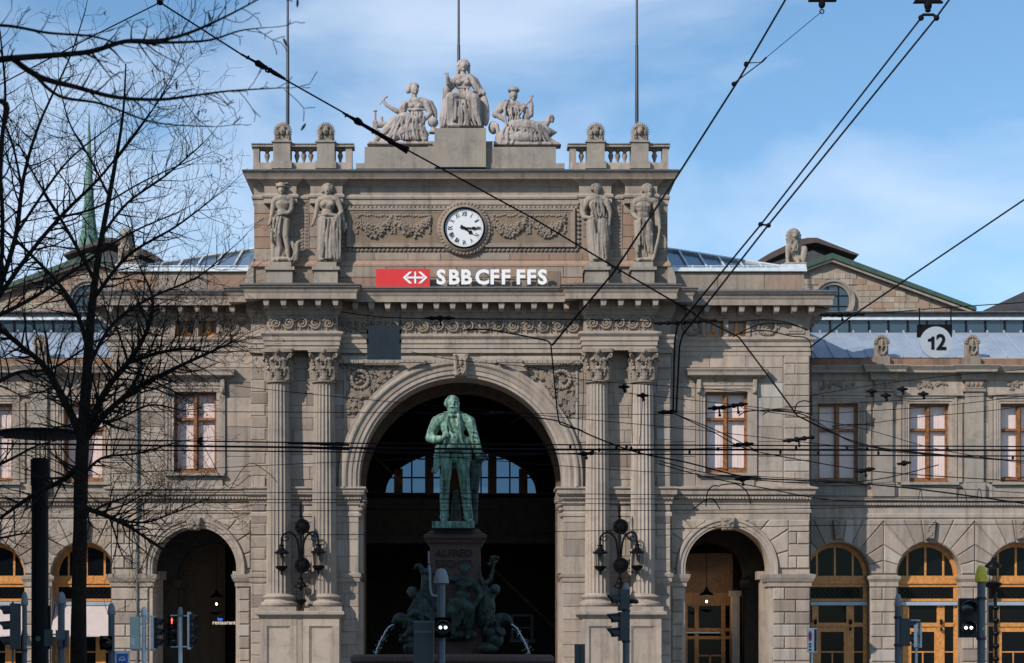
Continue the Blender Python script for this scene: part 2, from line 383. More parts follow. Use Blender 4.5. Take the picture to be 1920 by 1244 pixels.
def shift(o, dx, dy=0, dz=0, name=None):
    """a copy of one part beside the original, same parent"""
    c = o.copy(); COL.objects.link(c); c.parent = o.parent; c.location = Vector(o.location) + Vector((dx, dy, dz))
    for ch in list(o.children): copy_tree(ch, c)
    return c
def lerp(a, b, t): return a + (b - a) * t
def curve_pts(pts, n=6):
    """Catmull-Rom through pts (tuples of any length)"""
    out = []; P = [pts[0]] + list(pts) + [pts[-1]]
    for i in range(1, len(P) - 2):
        for k in range(n):
            t = k / n; a, b, c, d = P[i - 1], P[i], P[i + 1], P[i + 2]
            out.append(tuple(0.5 * ((2 * b[j]) + (-a[j] + c[j]) * t + (2 * a[j] - 5 * b[j] + 4 * c[j] - d[j]) * t * t + (-a[j] + 3 * b[j] - 3 * c[j] + d[j]) * t ** 3) for j in range(len(b))))
    out.append(tuple(pts[-1])); return out
def text(name, s, size, loc, m, parent, extrude=0.03, bold=0.0, rot=(R(90), 0, 0), align='CENTER', sx=1.0, **kw):
    c = bpy.data.curves.new(name, 'FONT'); c.body = s; c.size = size; c.extrude = extrude; c.offset = bold; c.align_x = align; c.align_y = 'BOTTOM_BASELINE'; c.resolution_u = 3
    t = bpy.data.objects.new(name, c); COL.objects.link(t)
    dg = bpy.context.evaluated_depsgraph_get(); me = bpy.data.meshes.new_from_object(t.evaluated_get(dg))
    bpy.data.objects.remove(t); bpy.data.curves.remove(c)
    me.transform(Matrix.Diagonal((sx, 1, 1, 1))); me.materials.clear(); me.materials.append(M[m])
    o = bpy.data.objects.new(name, me); COL.objects.link(o); o.rotation_euler = rot
    if parent is not None: o.parent = parent; loc = Vector(loc) - origin(parent)
    o.location = loc; return setp(o, **kw)
# ================================================================== THE STATION
YC, YB, YP, YW = 0.0, -0.8, 0.8, 4.3
XP, XC = X(1518, YP), X(1258, YC)                    # half widths of the pavilions' outer corner and of the central body
XB1, XB0 = X(1228, YB), X(1095, YB)
XWE = X(2010, YW)                                     # end of the wings
station = thing('station_building', 'grey sandstone railway station with tall arched portal, paired columns and low side wings', 'railway station', (0, 0, 0))
stones_big, STONE_MAX = [], 296
spare_stones = B()
def put_stone(poly, y, ch=0.045, depth=0.16, parent=None):
    stones_big.append((poly, y, ch, depth, parent))
def rect(x0, x1, z0, z1, gap=0.012):
    x0, x1 = sorted((x0, x1)); z0, z1 = sorted((z0, z1))
    return [(x0 + gap, z0 + gap), (x1 - gap, z0 + gap), (x1 - gap, z1 - gap), (x0 + gap, z1 - gap)]
def wallrects(b, x0, x1, z0, z1, y0, y1, holes):
    xs = sorted({x0, x1, *[h[0] for h in holes], *[h[1] for h in holes]}); xs = [x for x in xs if x0 <= x <= x1]
    for i in range(len(xs) - 1):
        xm = (xs[i] + xs[i + 1]) / 2; cuts = sorted((h[2], h[3]) for h in holes if h[0] < xm < h[1]); z = z0
        for a, c in cuts:
            if a > z: b.box(xs[i], xs[i + 1], y0, y1, z, a)
            z = max(z, c)
        if z < z1: b.box(xs[i], xs[i + 1], y0, y1, z, z1)
def ashlar(b, x0, x1, z0, z1, y, ch=0.55, ln=1.5, holes=(), arch=None, proud=0.035, gap=0.012, rnd=None):
    rg = rnd or random; nc = max(1, round((z1 - z0) / ch)); h = (z1 - z0) / nc
    for i in range(nc):
        a, c = z0 + i * h, z0 + (i + 1) * h; iv = [(x0, x1)]
        cut = [(q[0], q[1]) for q in holes if q[2] < c - 0.02 and q[3] > a + 0.02]
        if arch:
            cx, zs, r = arch; zz = max(a, zs) - zs
            if zz < r: wd = math.sqrt(r * r - zz * zz); cut.append((cx - wd, cx + wd))
        for q0, q1 in cut:
            nv = []
            for p0, p1 in iv:
                if q1 <= p0 or q0 >= p1: nv.append((p0, p1)); continue
                if q0 > p0: nv.append((p0, q0))
                if q1 < p1: nv.append((q1, p1))
            iv = nv
        for p0, p1 in iv:
            if p1 - p0 < 0.05: continue
            n = max(1, round((p1 - p0) / ln)); cuts = [p0 + (p1 - p0) * (k + (0.5 if i % 2 and n > 1 and 0 < k < n else 0) * 0.9 + (rg.uniform(-0.12, 0.12) if 0 < k < n else 0)) / n for k in range(n)] + [p1]
            cuts[0] = p0
            for k in range(len(cuts) - 1):
                if cuts[k + 1] - cuts[k] < 0.05: continue
                e = proud + rg.uniform(-0.006, 0.006)
                b.prism(rect(cuts[k], cuts[k + 1], a, c, gap), y - e, y + 0.03, 0.008)
def ray_rect(cx, cz, a, rc):
    c, s_ = math.cos(a), math.sin(a); t = 1e9
    if c > 1e-6: t = min(t, (rc[1] - cx) / c)
    if c < -1e-6: t = min(t, (rc[0] - cx) / c)
    if s_ > 1e-6: t = min(t, (rc[3] - cz) / s_)
    return (cx + c * t, cz + s_ * t)
def voussoirs(cx, zs, r, rc, n, y, parent, skip_mid=True, step=0):
    for i in range(n):
        if skip_mid and n % 2 and i == n // 2: continue
        a0, a1 = math.pi * i / n + 0.006, math.pi * (i + 1) / n - 0.006
        k = step * (0.0 if i % 2 else 1.0)
        q = (rc[0] + k, rc[1] - k, rc[2], rc[3])
        inner = [(cx + r * math.cos(a), zs + r * math.sin(a)) for a in (a1, (a0 + a1) / 2, a0)]
        o0, o1 = ray_rect(cx, zs, a0, q), ray_rect(cx, zs, a1, q); outer = [o0]
        for cxx in ((q[1], q[3]), (q[0], q[3])):
            an = math.atan2(cxx[1] - zs, cxx[0] - cx)
            if a0 < an < a1: outer.append(cxx)
        outer.append(o1)
        if math.hypot(o0[0] - cx, o0[1] - zs) < r + 0.1: continue
        put_stone(inner + outer, y, 0.045, 0.14, parent)
def scroll_frieze(b, x0, x1, z0, z1, y, th=0.11):
    h = z1 - z0; n = max(1, round((x1 - x0) / (h * 1.05))); wd = (x1 - x0) / n
    for i in range(n):
        cx = x0 + wd * (i + 0.5); cz = (z0 + z1) / 2; r = min(wd, h) * 0.44; sg = 1 if i % 2 else -1; pts = []; rs = []
        for k in range(22):
            t = k / 21; a = (-math.pi * 0.9 + t * math.pi * 3.6); rr = r * (1 - 0.82 * t)
            pts.append((cx + math.cos(a) * rr, y - 0.05, cz + sg * math.sin(a) * rr)); rs.append(h * (0.088 - 0.035 * t))
        b.tube(pts, rs, 5)
        b.ell((cx, y, cz), (r * 0.22, th, r * 0.22), 6, 4)
        for k in range(6):
            a = k * math.pi / 3; b.ell((cx + math.cos(a) * r * 0.34, y, cz + math.sin(a) * r * 0.34), (r * 0.14, th * 0.7, r * 0.14), 5, 4)
        for k in range(9):
            a = k * 0.7 + 0.3; q = r * 1.04
            b.ell((cx + math.cos(a) * q, y, cz + math.sin(a) * q), (r * 0.16, th * 0.8, r * 0.07), 5, 4, Matrix.Rotation(-a, 3, 'Y'))
        for u in (-1, 1):
            for k in range(3): b.ell((cx + wd * 0.5, y, cz + u * h * (0.12 + 0.13 * k)), (r * 0.2, th * 0.8, r * 0.1), 5, 4, Matrix.Rotation(u * (0.4 + 0.5 * k), 3, 'Y'))
def foliage_patch(b, inside, x0, x1, z0, z1, y, n, size, rg, th=0.06):
    for _ in range(n * 4):
        x, z = rg.uniform(x0, x1), rg.uniform(z0, z1)
        if not inside(x, z): continue
        n -= 1
        a = rg.uniform(0, 6.28); sz = size * rg.uniform(0.6, 1.3)
        for q in (-0.6, 0, 0.6): b.ell((x + math.cos(a + q) * sz * 0.7, y, z + math.sin(a + q) * sz * 0.7), (sz, th, sz * 0.3), 6, 4, Matrix.Rotation(-(a + q), 3, 'Y'))
        if n <= 0: break
def rope(b, pts, w_, y, pitch):
    """twisted moulding: slanting beads along a line"""
    for (x0, z0), (x1, z1) in zip(pts[:-1], pts[1:]):
        L_ = math.hypot(x1 - x0, z1 - z0); n = max(1, round(L_ / pitch)); an = math.atan2(z1 - z0, x1 - x0)
        for i in range(n):
            t = (i + 0.5) / n; b.ell((lerp(x0, x1, t), y, lerp(z0, z1, t)), (pitch * 0.62, 0.06, w_ * 0.26), 6, 4, Matrix.Rotation(-(an + 0.75), 3, 'Y'))
rg = random.Random(3)

# ---------------- central body wall with the great arch
RA = 191 * K(0); ZS = Z(899); CAPZ = Z(592)
wb = B().archwall(-XC, XC, 0, CAPZ, 0, ZS, RA, 0.1, 1.7, 56)
portal = obj('portal_wall', wb, 'stone', station)
ab = B()
for s in (-1, 1):
    x = lambda p: s * X(p)
    a, c = sorted((x(1055.5), x(1257)))
    ashlar(ab, a, c, Z(899), Z(668), 0.1, 0.56, 1.35, arch=(0, ZS, 229 * K(0)), rnd=rg)
    ashlar(ab, a, c, Z(1304), Z(1090), 0.1, 0.6, 1.3, rnd=rg); ashlar(ab, a, c, Z(1075), Z(948), 0.1, 0.8, 1.3, rnd=rg)
obj('ashlar_facing', ab, 'stone_block', portal, kind='stuff')
# rusticated strips at the outer edges of the central body
for s in (-1, 1):
    n = 28; zb, zt = 0.3, Z(668)
    for i in range(n):
        a, c = lerp(zb, zt, i / n), lerp(zb, zt, (i + 1) / n)
        if Z(948) < (a + c) / 2 < Z(912): continue
        put_stone(rect(s * X(1230 if i % 2 else 1226), s * X(1258), a, c), 0.03, 0.035, 0.1, portal)
# archivolt
ar = B().arcsweep(0, ZS, [(RA - 0.02, 0.12), (RA - 0.02, -0.10), (RA + 0.10, -0.12), (RA + 0.13, -0.19), (RA + 0.30, -0.19), (RA + 0.34, -0.24), (RA + 0.52, -0.24), (RA + 0.56, -0.30), (RA + 0.62, -0.34), (RA + 0.70, -0.34), (RA + 0.76, -0.30), (RA + 0.80, -0.22), (RA + 0.93, -0.22), (RA + 0.97, 0.12)], n=72, ext=ZS - Z(914))
obj('archivolt', ar, 'stone', station, smooth=True, autos=25)
kb = B().prism([(-0.28, Z(708)), (0.28, Z(708)), (0.36, Z(667)), (-0.36, Z(667))], -0.55, 0.1, 0.05)
ks = obj('keystone', kb, 'stone', station)
cb = B()
for u in (-1, 1):
    cb.tube([(u * 0.1, -0.6, Z(705)), (u * 0.22, -0.62, Z(695)), (u * 0.2, -0.63, Z(680)), (u * 0.3, -0.6, Z(672)), (u * 0.22, -0.62, Z(668))], 0.05, 6)
    for k in range(6): cb.ell((u * (0.07 + 0.03 * k), -0.57, Z(703 - 6 * k)), (0.1, 0.07, 0.05), 6, 4, Matrix.Rotation(u * 0.8, 3, 'Y'))
cb.ell((0, -0.6, Z(683)), (0.1, 0.1, 0.2), 8, 6)
obj('carved_leaf', cb, 'stone_carved', ks, kind='stuff')
# thin rectangle frame round the spandrels, and their carving
for s in (-1, 1):
    fb = B()
    x = lambda p: s * X(p)
    for (p0, q0, p1, q1) in ((980, 684, 1082, 687), (1079, 684, 1083, 880), (900, 668, 1088, 676)):
        fb.box(x(p0), x(p1), 0.1, -0.0, Z(q0), Z(q1))
    obj('spandrel_frame', fb, 'stone', station)
    sb = B(); c = (s * X(1053), Z(712))
    def ins(px_, pz_): return math.hypot(px_, pz_ - ZS) > RA + 1.12 and math.hypot(px_ - c[0], pz_ - c[1]) > 0.5
    a_, b_ = sorted((x(985), x(1077)))
    foliage_patch(sb, ins, a_, b_, Z(775), Z(690), 0.02, 125, 0.13, rg)
    for q in range(18):
        an = q * math.pi / 9; sb.ell((c[0] + math.cos(an) * 0.4, -0.02, c[1] + math.sin(an) * 0.4), (0.13, 0.11, 0.09), 6, 4, Matrix.Rotation(-an + 0.9, 3, 'Y'))
    for q in range(9): sb.ell((c[0] + rg.uniform(-0.2, 0.2), 0.0, c[1] + rg.uniform(-0.2, 0.2)), (0.1, 0.09, 0.06), 6, 4)
    obj('spandrel_carving', sb, 'stone_carved', station, kind='stuff')
# impost mouldings of the great arch, dentils, lower band, carved capitals
sp = [(0, Z(946)), (0.06, Z(946)), (0.06, Z(940)), (0.12, Z(938)), (0.12, Z(932)), (0.26, Z(928)), (0.28, Z(920)), (0.36, Z(917)), (0.36, Z(914)), (0, Z(912))]
def mir(path, s): return [(s * p[0], p[1]) for p in (path if s > 0 else path[::-1])]
for s in (-1, 1):
    p = mir([(RA + 0.02, 1.7), (RA + 0.02, 0.06), (XC, 0.06), (XC, 0.8)], s)
    o = obj('impost_cornice', B().sweep(p, sp), 'stone', station)
    db = B()
    xx = RA
    while xx < XC + 0.1:
        db.box(s * xx, s * (xx + 0.075), -0.12, 0.05, Z(937), Z(933.5)); xx += 0.15
    obj('dentil', db, 'stone', o, kind='stuff')
    obj('pier_band', B().sweep(p, [(0, Z(1091)), (0.05, Z(1091)), (0.05, Z(1084)), (0.1, Z(1082)), (0.12, Z(1076)), (0, Z(1074))]), 'stone', station)
    obj('pier_band', B().sweep(p, [(0, Z(968)), (0.04, Z(968)), (0.04, Z(962)), (0, Z(960))]), 'stone', station)
    pc = B()
    for k, (u, zz) in enumerate(((RA - 0.18, 938), (RA - 0.12, 946), (RA - 0.06, 956), (RA + 0.0, 966))):
        for yy in (0.15, 0.5, 0.9, 1.3): pc.ell((s * u, yy, Z(zz)), (0.16, 0.15, 0.13), 7, 5)
    pc.box(s * (RA - 0.32), s * (RA + 0.1), 0.1, 1.6, Z(936), Z(929))
    obj('carved_capital', pc, 'stone_carved', station, kind='stuff')
    pw = B()
    for q0, q1, d in ((960, 1074, 0.05), (1091, 1304, 0.05)):
        pw.box(s * (RA - 0.16), s * (RA + 0.05), 0.5, 1.75, Z(q1), Z(q0))
    obj('jamb_pilaster', pw, 'stone', station)
# ---------------- paired columns on pedestals
cols_px = (1120, 1205)
def make_column(cx):
    k = K(-0.3); col = thing('column', None, None, (cx, -0.3, 0)); col.parent = station
    zb, zt = Z(1115), Z(720); n = 20; b = B(); m = n * 4; rings = 7
    for i in range(rings):
        t = i / (rings - 1); z = lerp(zb, zt, t); r = 0.585 - 0.095 * t ** 1.5
        for j in range(m):
            q = j % 4; rr = r - (0.0, 0.045, 0.058, 0.045)[q]; a = 2 * math.pi * j / m
            b.v.append((cx + rr * math.cos(a), -0.3 + rr * math.sin(a), z))
    for i in range(rings - 1):
        for j in range(m): jj = (j + 1) % m; b.f.append((i * m + j, i * m + jj, (i + 1) * m + jj, (i + 1) * m + j))
    obj('shaft', b, 'stone', col)
    z0 = Z(1151, -0.9)
    bb = B().lathe((cx, -0.3, 0), [(0.62, zb - 0.60), (0.80, zb - 0.60), (0.86, zb - 0.52), (0.86, zb - 0.42), (0.78, zb - 0.36), (0.70, zb - 0.33), (0.68, zb - 0.26), (0.74, zb - 0.20), (0.78, zb - 0.13), (0.72, zb - 0.06), (0.63, zb - 0.03), (0.60, zb + 0.02)], 36)
    bb.box(cx - 0.88, cx + 0.88, -1.18, 0.12, zb - 1.02, zb - 0.605)
    obj('base', bb, 'stone', col, smooth=True, autos=35)
    cb = B(); H = Z(661) - zt
    cb.lathe((cx, -0.3, zt), [(0.50, -0.04), (0.58, -0.02), (0.58, 0.04), (0.47, 0.07), (0.47, 0.5 * H), (0.53, 0.75 * H), (0.62, 0.9 * H)], 24)
    for tier, (h0, h1, cnt, out) in enumerate(((0.05, 0.48, 8, 0.20), (0.28, 0.76, 8, 0.26))):
        for j in range(cnt):
            a = 2 * math.pi * (j + 0.5 * tier) / cnt; ca, sa = math.cos(a), math.sin(a); pts = []; rs = []
            for q in range(7):
                t = q / 6; rr = 0.50 + out * (t ** 2.2) + 0.02; zz = zt + H * lerp(h0, h1, min(1, t * 1.15)) - (0.16 * (max(0, t - 0.72) / 0.28) ** 2)
                pts.append((cx + ca * rr, -0.3 + sa * rr, zz)); rs.append((0.13, 0.17, 0.15, 0.14, 0.12, 0.11, 0.07)[q])
            cb.tube(pts, rs, 6, flat=0.35)
            for q in (2, 3, 4):
                for u in (-1, 1): cb.ell((pts[q][0] - sa * u * 0.13, pts[q][1] + ca * u * 0.13, pts[q][2]), (0.06, 0.06, 0.08), 5, 4)
    for j in range(4):
        a = math.pi / 4 + j * math.pi / 2; ca, sa = math.cos(a), math.sin(a); pts = []; rs = []
        for q in range(6): t = q / 5; rr = 0.5 + 0.34 * t; pts.append((cx + ca * rr, -0.3 + sa * rr, zt + H * (0.62 + 0.25 * t)))
        rs = [0.06] * 6; c0 = (0.80, 0.80)
        for q in range(12):
            an = math.pi * 0.6 - q * 0.62; r2 = 0.13 * (1 - q / 14); pts.append((cx + ca * (0.80 + r2 * math.cos(an)), -0.3 + sa * (0.80 + r2 * math.cos(an)), zt + H * 0.80 + r2 * math.sin(an))); rs.append(0.055 - 0.002 * q)
        cb.tube(pts, rs, 6)
    for j in range(4):
        a = j * math.pi / 2 + math.pi / 2; cb.ell((cx + math.cos(a) * 0.62, -0.3 + math.sin(a) * 0.62, zt + H * 0.93), (0.13, 0.13, 0.14), 8, 6)
    ab_ = []
    for j in range(4):
        a = math.pi / 4 + j * math.pi / 2; a2 = a + math.pi / 4
        ab_ += [(cx + math.cos(a - 0.07) * 0.95, -0.3 + math.sin(a - 0.07) * 0.95), (cx + math.cos(a + 0.07) * 0.95, -0.3 + math.sin(a + 0.07) * 0.95), (cx + math.cos(a2) * 0.60, -0.3 + math.sin(a2) * 0.60)]
    z1 = Z(661); n_ = len(ab_); cb.add([(p[0], p[1], z1 - 0.14) for p in ab_] + [(p[0], p[1], z1 + 0.02) for p in ab_], [tuple(range(n_)), tuple(range(n_, 2 * n_))] + [(i, (i + 1) % n_, n_ + (i + 1) % n_, n_ + i) for i in range(n_)])
    obj('capital', cb, 'stone_carved', col, smooth=True, autos=60)
    return col
c0 = make_column(X(1120, -0.3)); base_x = c0.location.x
for px_ in (1205, 1728 - 1120, 1728 - 1205): copy_tree(c0, station, (X(px_, -0.3) - base_x, 0, 0))
for s in (-1, 1):
    yf = -1.35; ped = thing('pedestal', None, None, (s * X(1163), yf, 0)); ped.parent = station
    a, c = sorted((s * X(1092, yf), s * X(1240, yf))); zt = Z(1160, yf)
    d = B().box(a, c, yf + 0.06, 0.08, 0.5, zt); d.box(a - 0.1, c + 0.1, yf - 0.04, 0.08, 0, 0.5)
    mid = (a + c) / 2
    d.box(mid - 0.12, mid + 0.12, yf + 0.35, yf, 0.5, zt)
    obj('dado', d, 'stone', ped)
    for u0, u1 in ((a, mid - 0.14), (mid + 0.14, c)):
        f = B()
        for (w0, w1, z0_, z1_) in ((u0, u1, zt - 0.35, zt), (u0, u0 + 0.3, 0.5, zt - 0.35), (u1 - 0.3, u1, 0.5, zt - 0.35)): f.box(w0, w1, yf + 0.07, yf - 0.02, z0_, z1_)
        for (w0, w1, z0_, z1_) in ((u0 + 0.3, u1 - 0.3, zt - 0.41, zt - 0.35), (u0 + 0.3, u0 + 0.36, 0.5, zt - 0.41), (u1 - 0.36, u1 - 0.3, 0.5, zt - 0.41)): f.box(w0, w1, yf + 0.07, yf + 0.02, z0_, z1_)
        obj('panel_frame', f, 'stone', ped)
    pth = [(a, 0.1), (a, yf), (c, yf), (c, 0.1)]
    obj('cap_moulding', B().sweep(pth, [(0, zt - 0.02), (0.05, zt), (0.05, zt + 0.06), (0.14, zt + 0.14), (0.24, zt + 0.18), (0.24, zt + 0.30), (0.18, zt + 0.34), (-0.9, zt + 0.34)]), 'stone', ped)
# ---------------- entablature over columns, all along
def path_main(y0=YC, brk=True, inset_=0.0):
    h = [(XP, YW), (XP, YP), (XC, YP), (XC, y0), (XB1, y0), (XB1, YB), (XB0, YB), (XB0, y0)]
    return [(-x, y) for x, y in h] + [(x, y) for x, y in h[::-1]]
pm = path_main()
core = B()
for s in (-1, 1):
    core.box(s * (XB0 + 0.01), s * (XB1 - 0.01), YB + 0.02, 0.3, Z(660), Z(541))
core.box(-XC + 0.01, XC - 0.01, 0.02, 1.7, Z(660), Z(541))
obj('entablature_core', core, 'stone', station)
def zz(l, dy=0): return [(o_, Z(p_, -o_)) for o_, p_ in l]
obj('architrave', B().sweep(pm, zz([(0, 663), (0.06, 662), (0.06, 654), (0.11, 653), (0.11, 645), (0.16, 644), (0.16, 637), (0.2, 635), (0.27, 631), (0.27, 627.5), (0, 626)])), 'stone', station)
fr = B()
for i in range(len(pm) - 1):
    (x0, y0), (x1, y1) = pm[i], pm[i + 1]
cor = obj('cornice', B().sweep(pm, zz([(0, 597), (0.05, 596), (0.05, 593), (0.12, 590), (0.12, 586), (0.2, 583), (0.2, 564), (0.92, 566.5), (0.92, 556), (0.96, 553), (0.99, 549), (1.10, 544), (1.10, 541.5), (0.3, 538)])), 'stone', station)
tpm = B().sweep(pm, zz([(0.3, 538.2), (1.14, 541.6), (1.16, 540.4), (1.1, 539.2), (0.3, 537)]))
obj('lead_flashing', tpm, 'lead', cor)
mod = B().add([(-0.14, -0.62, 0.30), (0.14, -0.62, 0.30), (0.14, 0, 0.30), (-0.14, 0, 0.30), (-0.14, -0.62, 0.22), (0.14, -0.62, 0.22), (0.1, -0.6, 0.02), (-0.1, -0.6, 0.02), (-0.1, -0.35, -0.03), (0.1, -0.35, -0.03), (-0.12, 0, -0.05), (0.12, 0, -0.05)],
    [(0, 1, 2, 3), (0, 4, 5, 1), (4, 7, 6, 5), (7, 8, 9, 6), (8, 10, 11, 9), (0, 3, 10, 8), (0, 8, 7), (0, 7, 4), (1, 9, 11, 2), (1, 6, 9), (1, 5, 6), (3, 2, 11, 10)])
mod0 = obj('modillion', mod, 'stone', cor)
ZM = Z(580, -0.7); first = True
for i in range(len(pm) - 1):
    (x0, y0), (x1, y1) = pm[i], pm[i + 1]; L_ = math.hypot(x1 - x0, y1 - y0)
    if L_ < 1.0: continue
    off = 0.2; lead = 0.35 if y1 == y0 else 0.5
    n = max(2, round((L_ - lead * 2 + 0.6) / 0.71)); dx, dy = (x1 - x0) / L_, (y1 - y0) / L_
    for j in range(n):
        t = lead - 0.3 + (L_ - 2 * (lead - 0.3)) * j / (n - 1)
        o = mod0 if first else mod0.copy()
        if not first: COL.objects.link(o)
        first = False
        o.location = (x0 + dx * t + dy * off, y0 + dy * t - dx * off, ZM); o.rotation_euler = (0, 0, math.atan2(dy, dx))
# carved friezes
f = B(); e = 0.05
scroll_frieze(f, -XB0 + 0.1, XB0 - 0.1, Z(625), Z(599), YC - 0.01)
for s in (-1, 1):
    a, c = sorted((s * (XB0 + 0.1), s * (XB1 - 0.1))); scroll_frieze(f, a, c, Z(625), Z(599), YB)
obj('scroll_frieze', f, 'stone_carved', station, smooth=True, kind='stuff')

# ---------------- pavilions
BR = random.Random(31)
def window(px0, py0, px1, py1, y, s, parent, tr=0.33, blind=True, sill=True, panes=(2, 2), wood='wood', back='blind'):
    wood = 'wood_mid' if blind else wood
    x0, x1 = sorted((s * X(px0, y), s * X(px1, y))); z0, z1 = Z(py1, y), Z(py0, y); t = 0.09
    yy = y + 0.28
    b = B()
    for q in ((x0, x0 + t, z0, z1), (x1 - t, x1, z0, z1), (x0 + t, x1 - t, z1 - t, z1), (x0 + t, x1 - t, z0, z0 + 0.22)): b.box(q[0], q[1], yy, yy + 0.12, q[2], q[3])
    win = obj('window', b, wood, parent)
    xm = (x0 + x1) / 2; zm = lerp(z1, z0, tr)
    obj('mullion', B().box(xm - 0.085, xm + 0.085, yy - 0.05, yy + 0.1, z0 + 0.23, z1 - t - 0.002).box(xm - 0.05, xm + 0.05, yy - 0.09, yy - 0.05, z0 + 0.23, z1 - t - 0.002), wood, win)
    for a, c in ((x0 + t, xm - 0.085), (xm + 0.085, x1 - t)):
        if panes[1] > 1: obj('transom', B().box(a, c, yy - 0.02, yy + 0.1, zm - 0.045, zm + 0.045), wood, win)
        for u, v in (((z0 + 0.22, zm - 0.045), (zm + 0.045, z1 - t)) if panes[1] > 1 else ((z0 + 0.22, z1 - t),)):
            fb = B(); e = 0.04
            for q in ((a, a + e, u, v), (c - e, c, u, v), (a + e, c - e, v - e, v), (a + e, c - e, u, u + e)): fb.box(q[0], q[1], yy + 0.02, yy + 0.07, q[2] + .002, q[3] - .002)
            obj('sash', fb, wood, win)
            obj('pane', B().add([(a + e, yy + .045, u + e), (c - e, yy + .045, u + e), (c - e, yy + .045, v - e), (a + e, yy + .045, v - e)], [(0, 1, 2, 3)]), 'glass' if blind else 'pane_blue', win)
    if blind:
        bb = B(); nn = 40; lo_, dr = z0 + 0.2 + BR.choice((0, 0, .05, .12)), BR.uniform(0, 6)
        for q in range(nn + 1):
            xx = lerp(x0 + 0.05, x1 - 0.05, q / nn); o1 = 0.0025 * math.sin(q * 1.9 + dr) + .003 * math.sin(q * .7 + dr * 2)
            bb.v += [(xx, yy + 0.20 + o1, z1), (xx, yy + 0.20 + o1 * 1.8, lo_ + .012 * math.sin(q * .45 + dr))]
        bb.f = [(2 * q, 2 * q + 2, 2 * q + 3, 2 * q + 1) for q in range(nn)]
        obj('blind', bb, back, win); obj('room_shade_sheet', B().box(x0 - .02, x1 + .02, yy + .4, yy + .42, z0 - .02, z1 + .02), 'dark', win)  # black sheet behind the blind stands in for the unlit room
    return win
def surround(b, x0, x1, z0, z1, y, w_, steps=3, bottom=False):
    for k in range(steps):
        e0 = w_ * k / steps; e1 = w_ * (k + 1) / steps; d = 0.05 + 0.04 * k
        b.box(x0 - e1, x0 - e0, y - d, y + 0.02, z0, z1 + e0); b.box(x1 + e0, x1 + e1, y - d, y + 0.02, z0, z1 + e0); b.box(x0 - e1, x1 + e1, y - d - .001, y + 0.02, z1 + e0, z1 + e1)
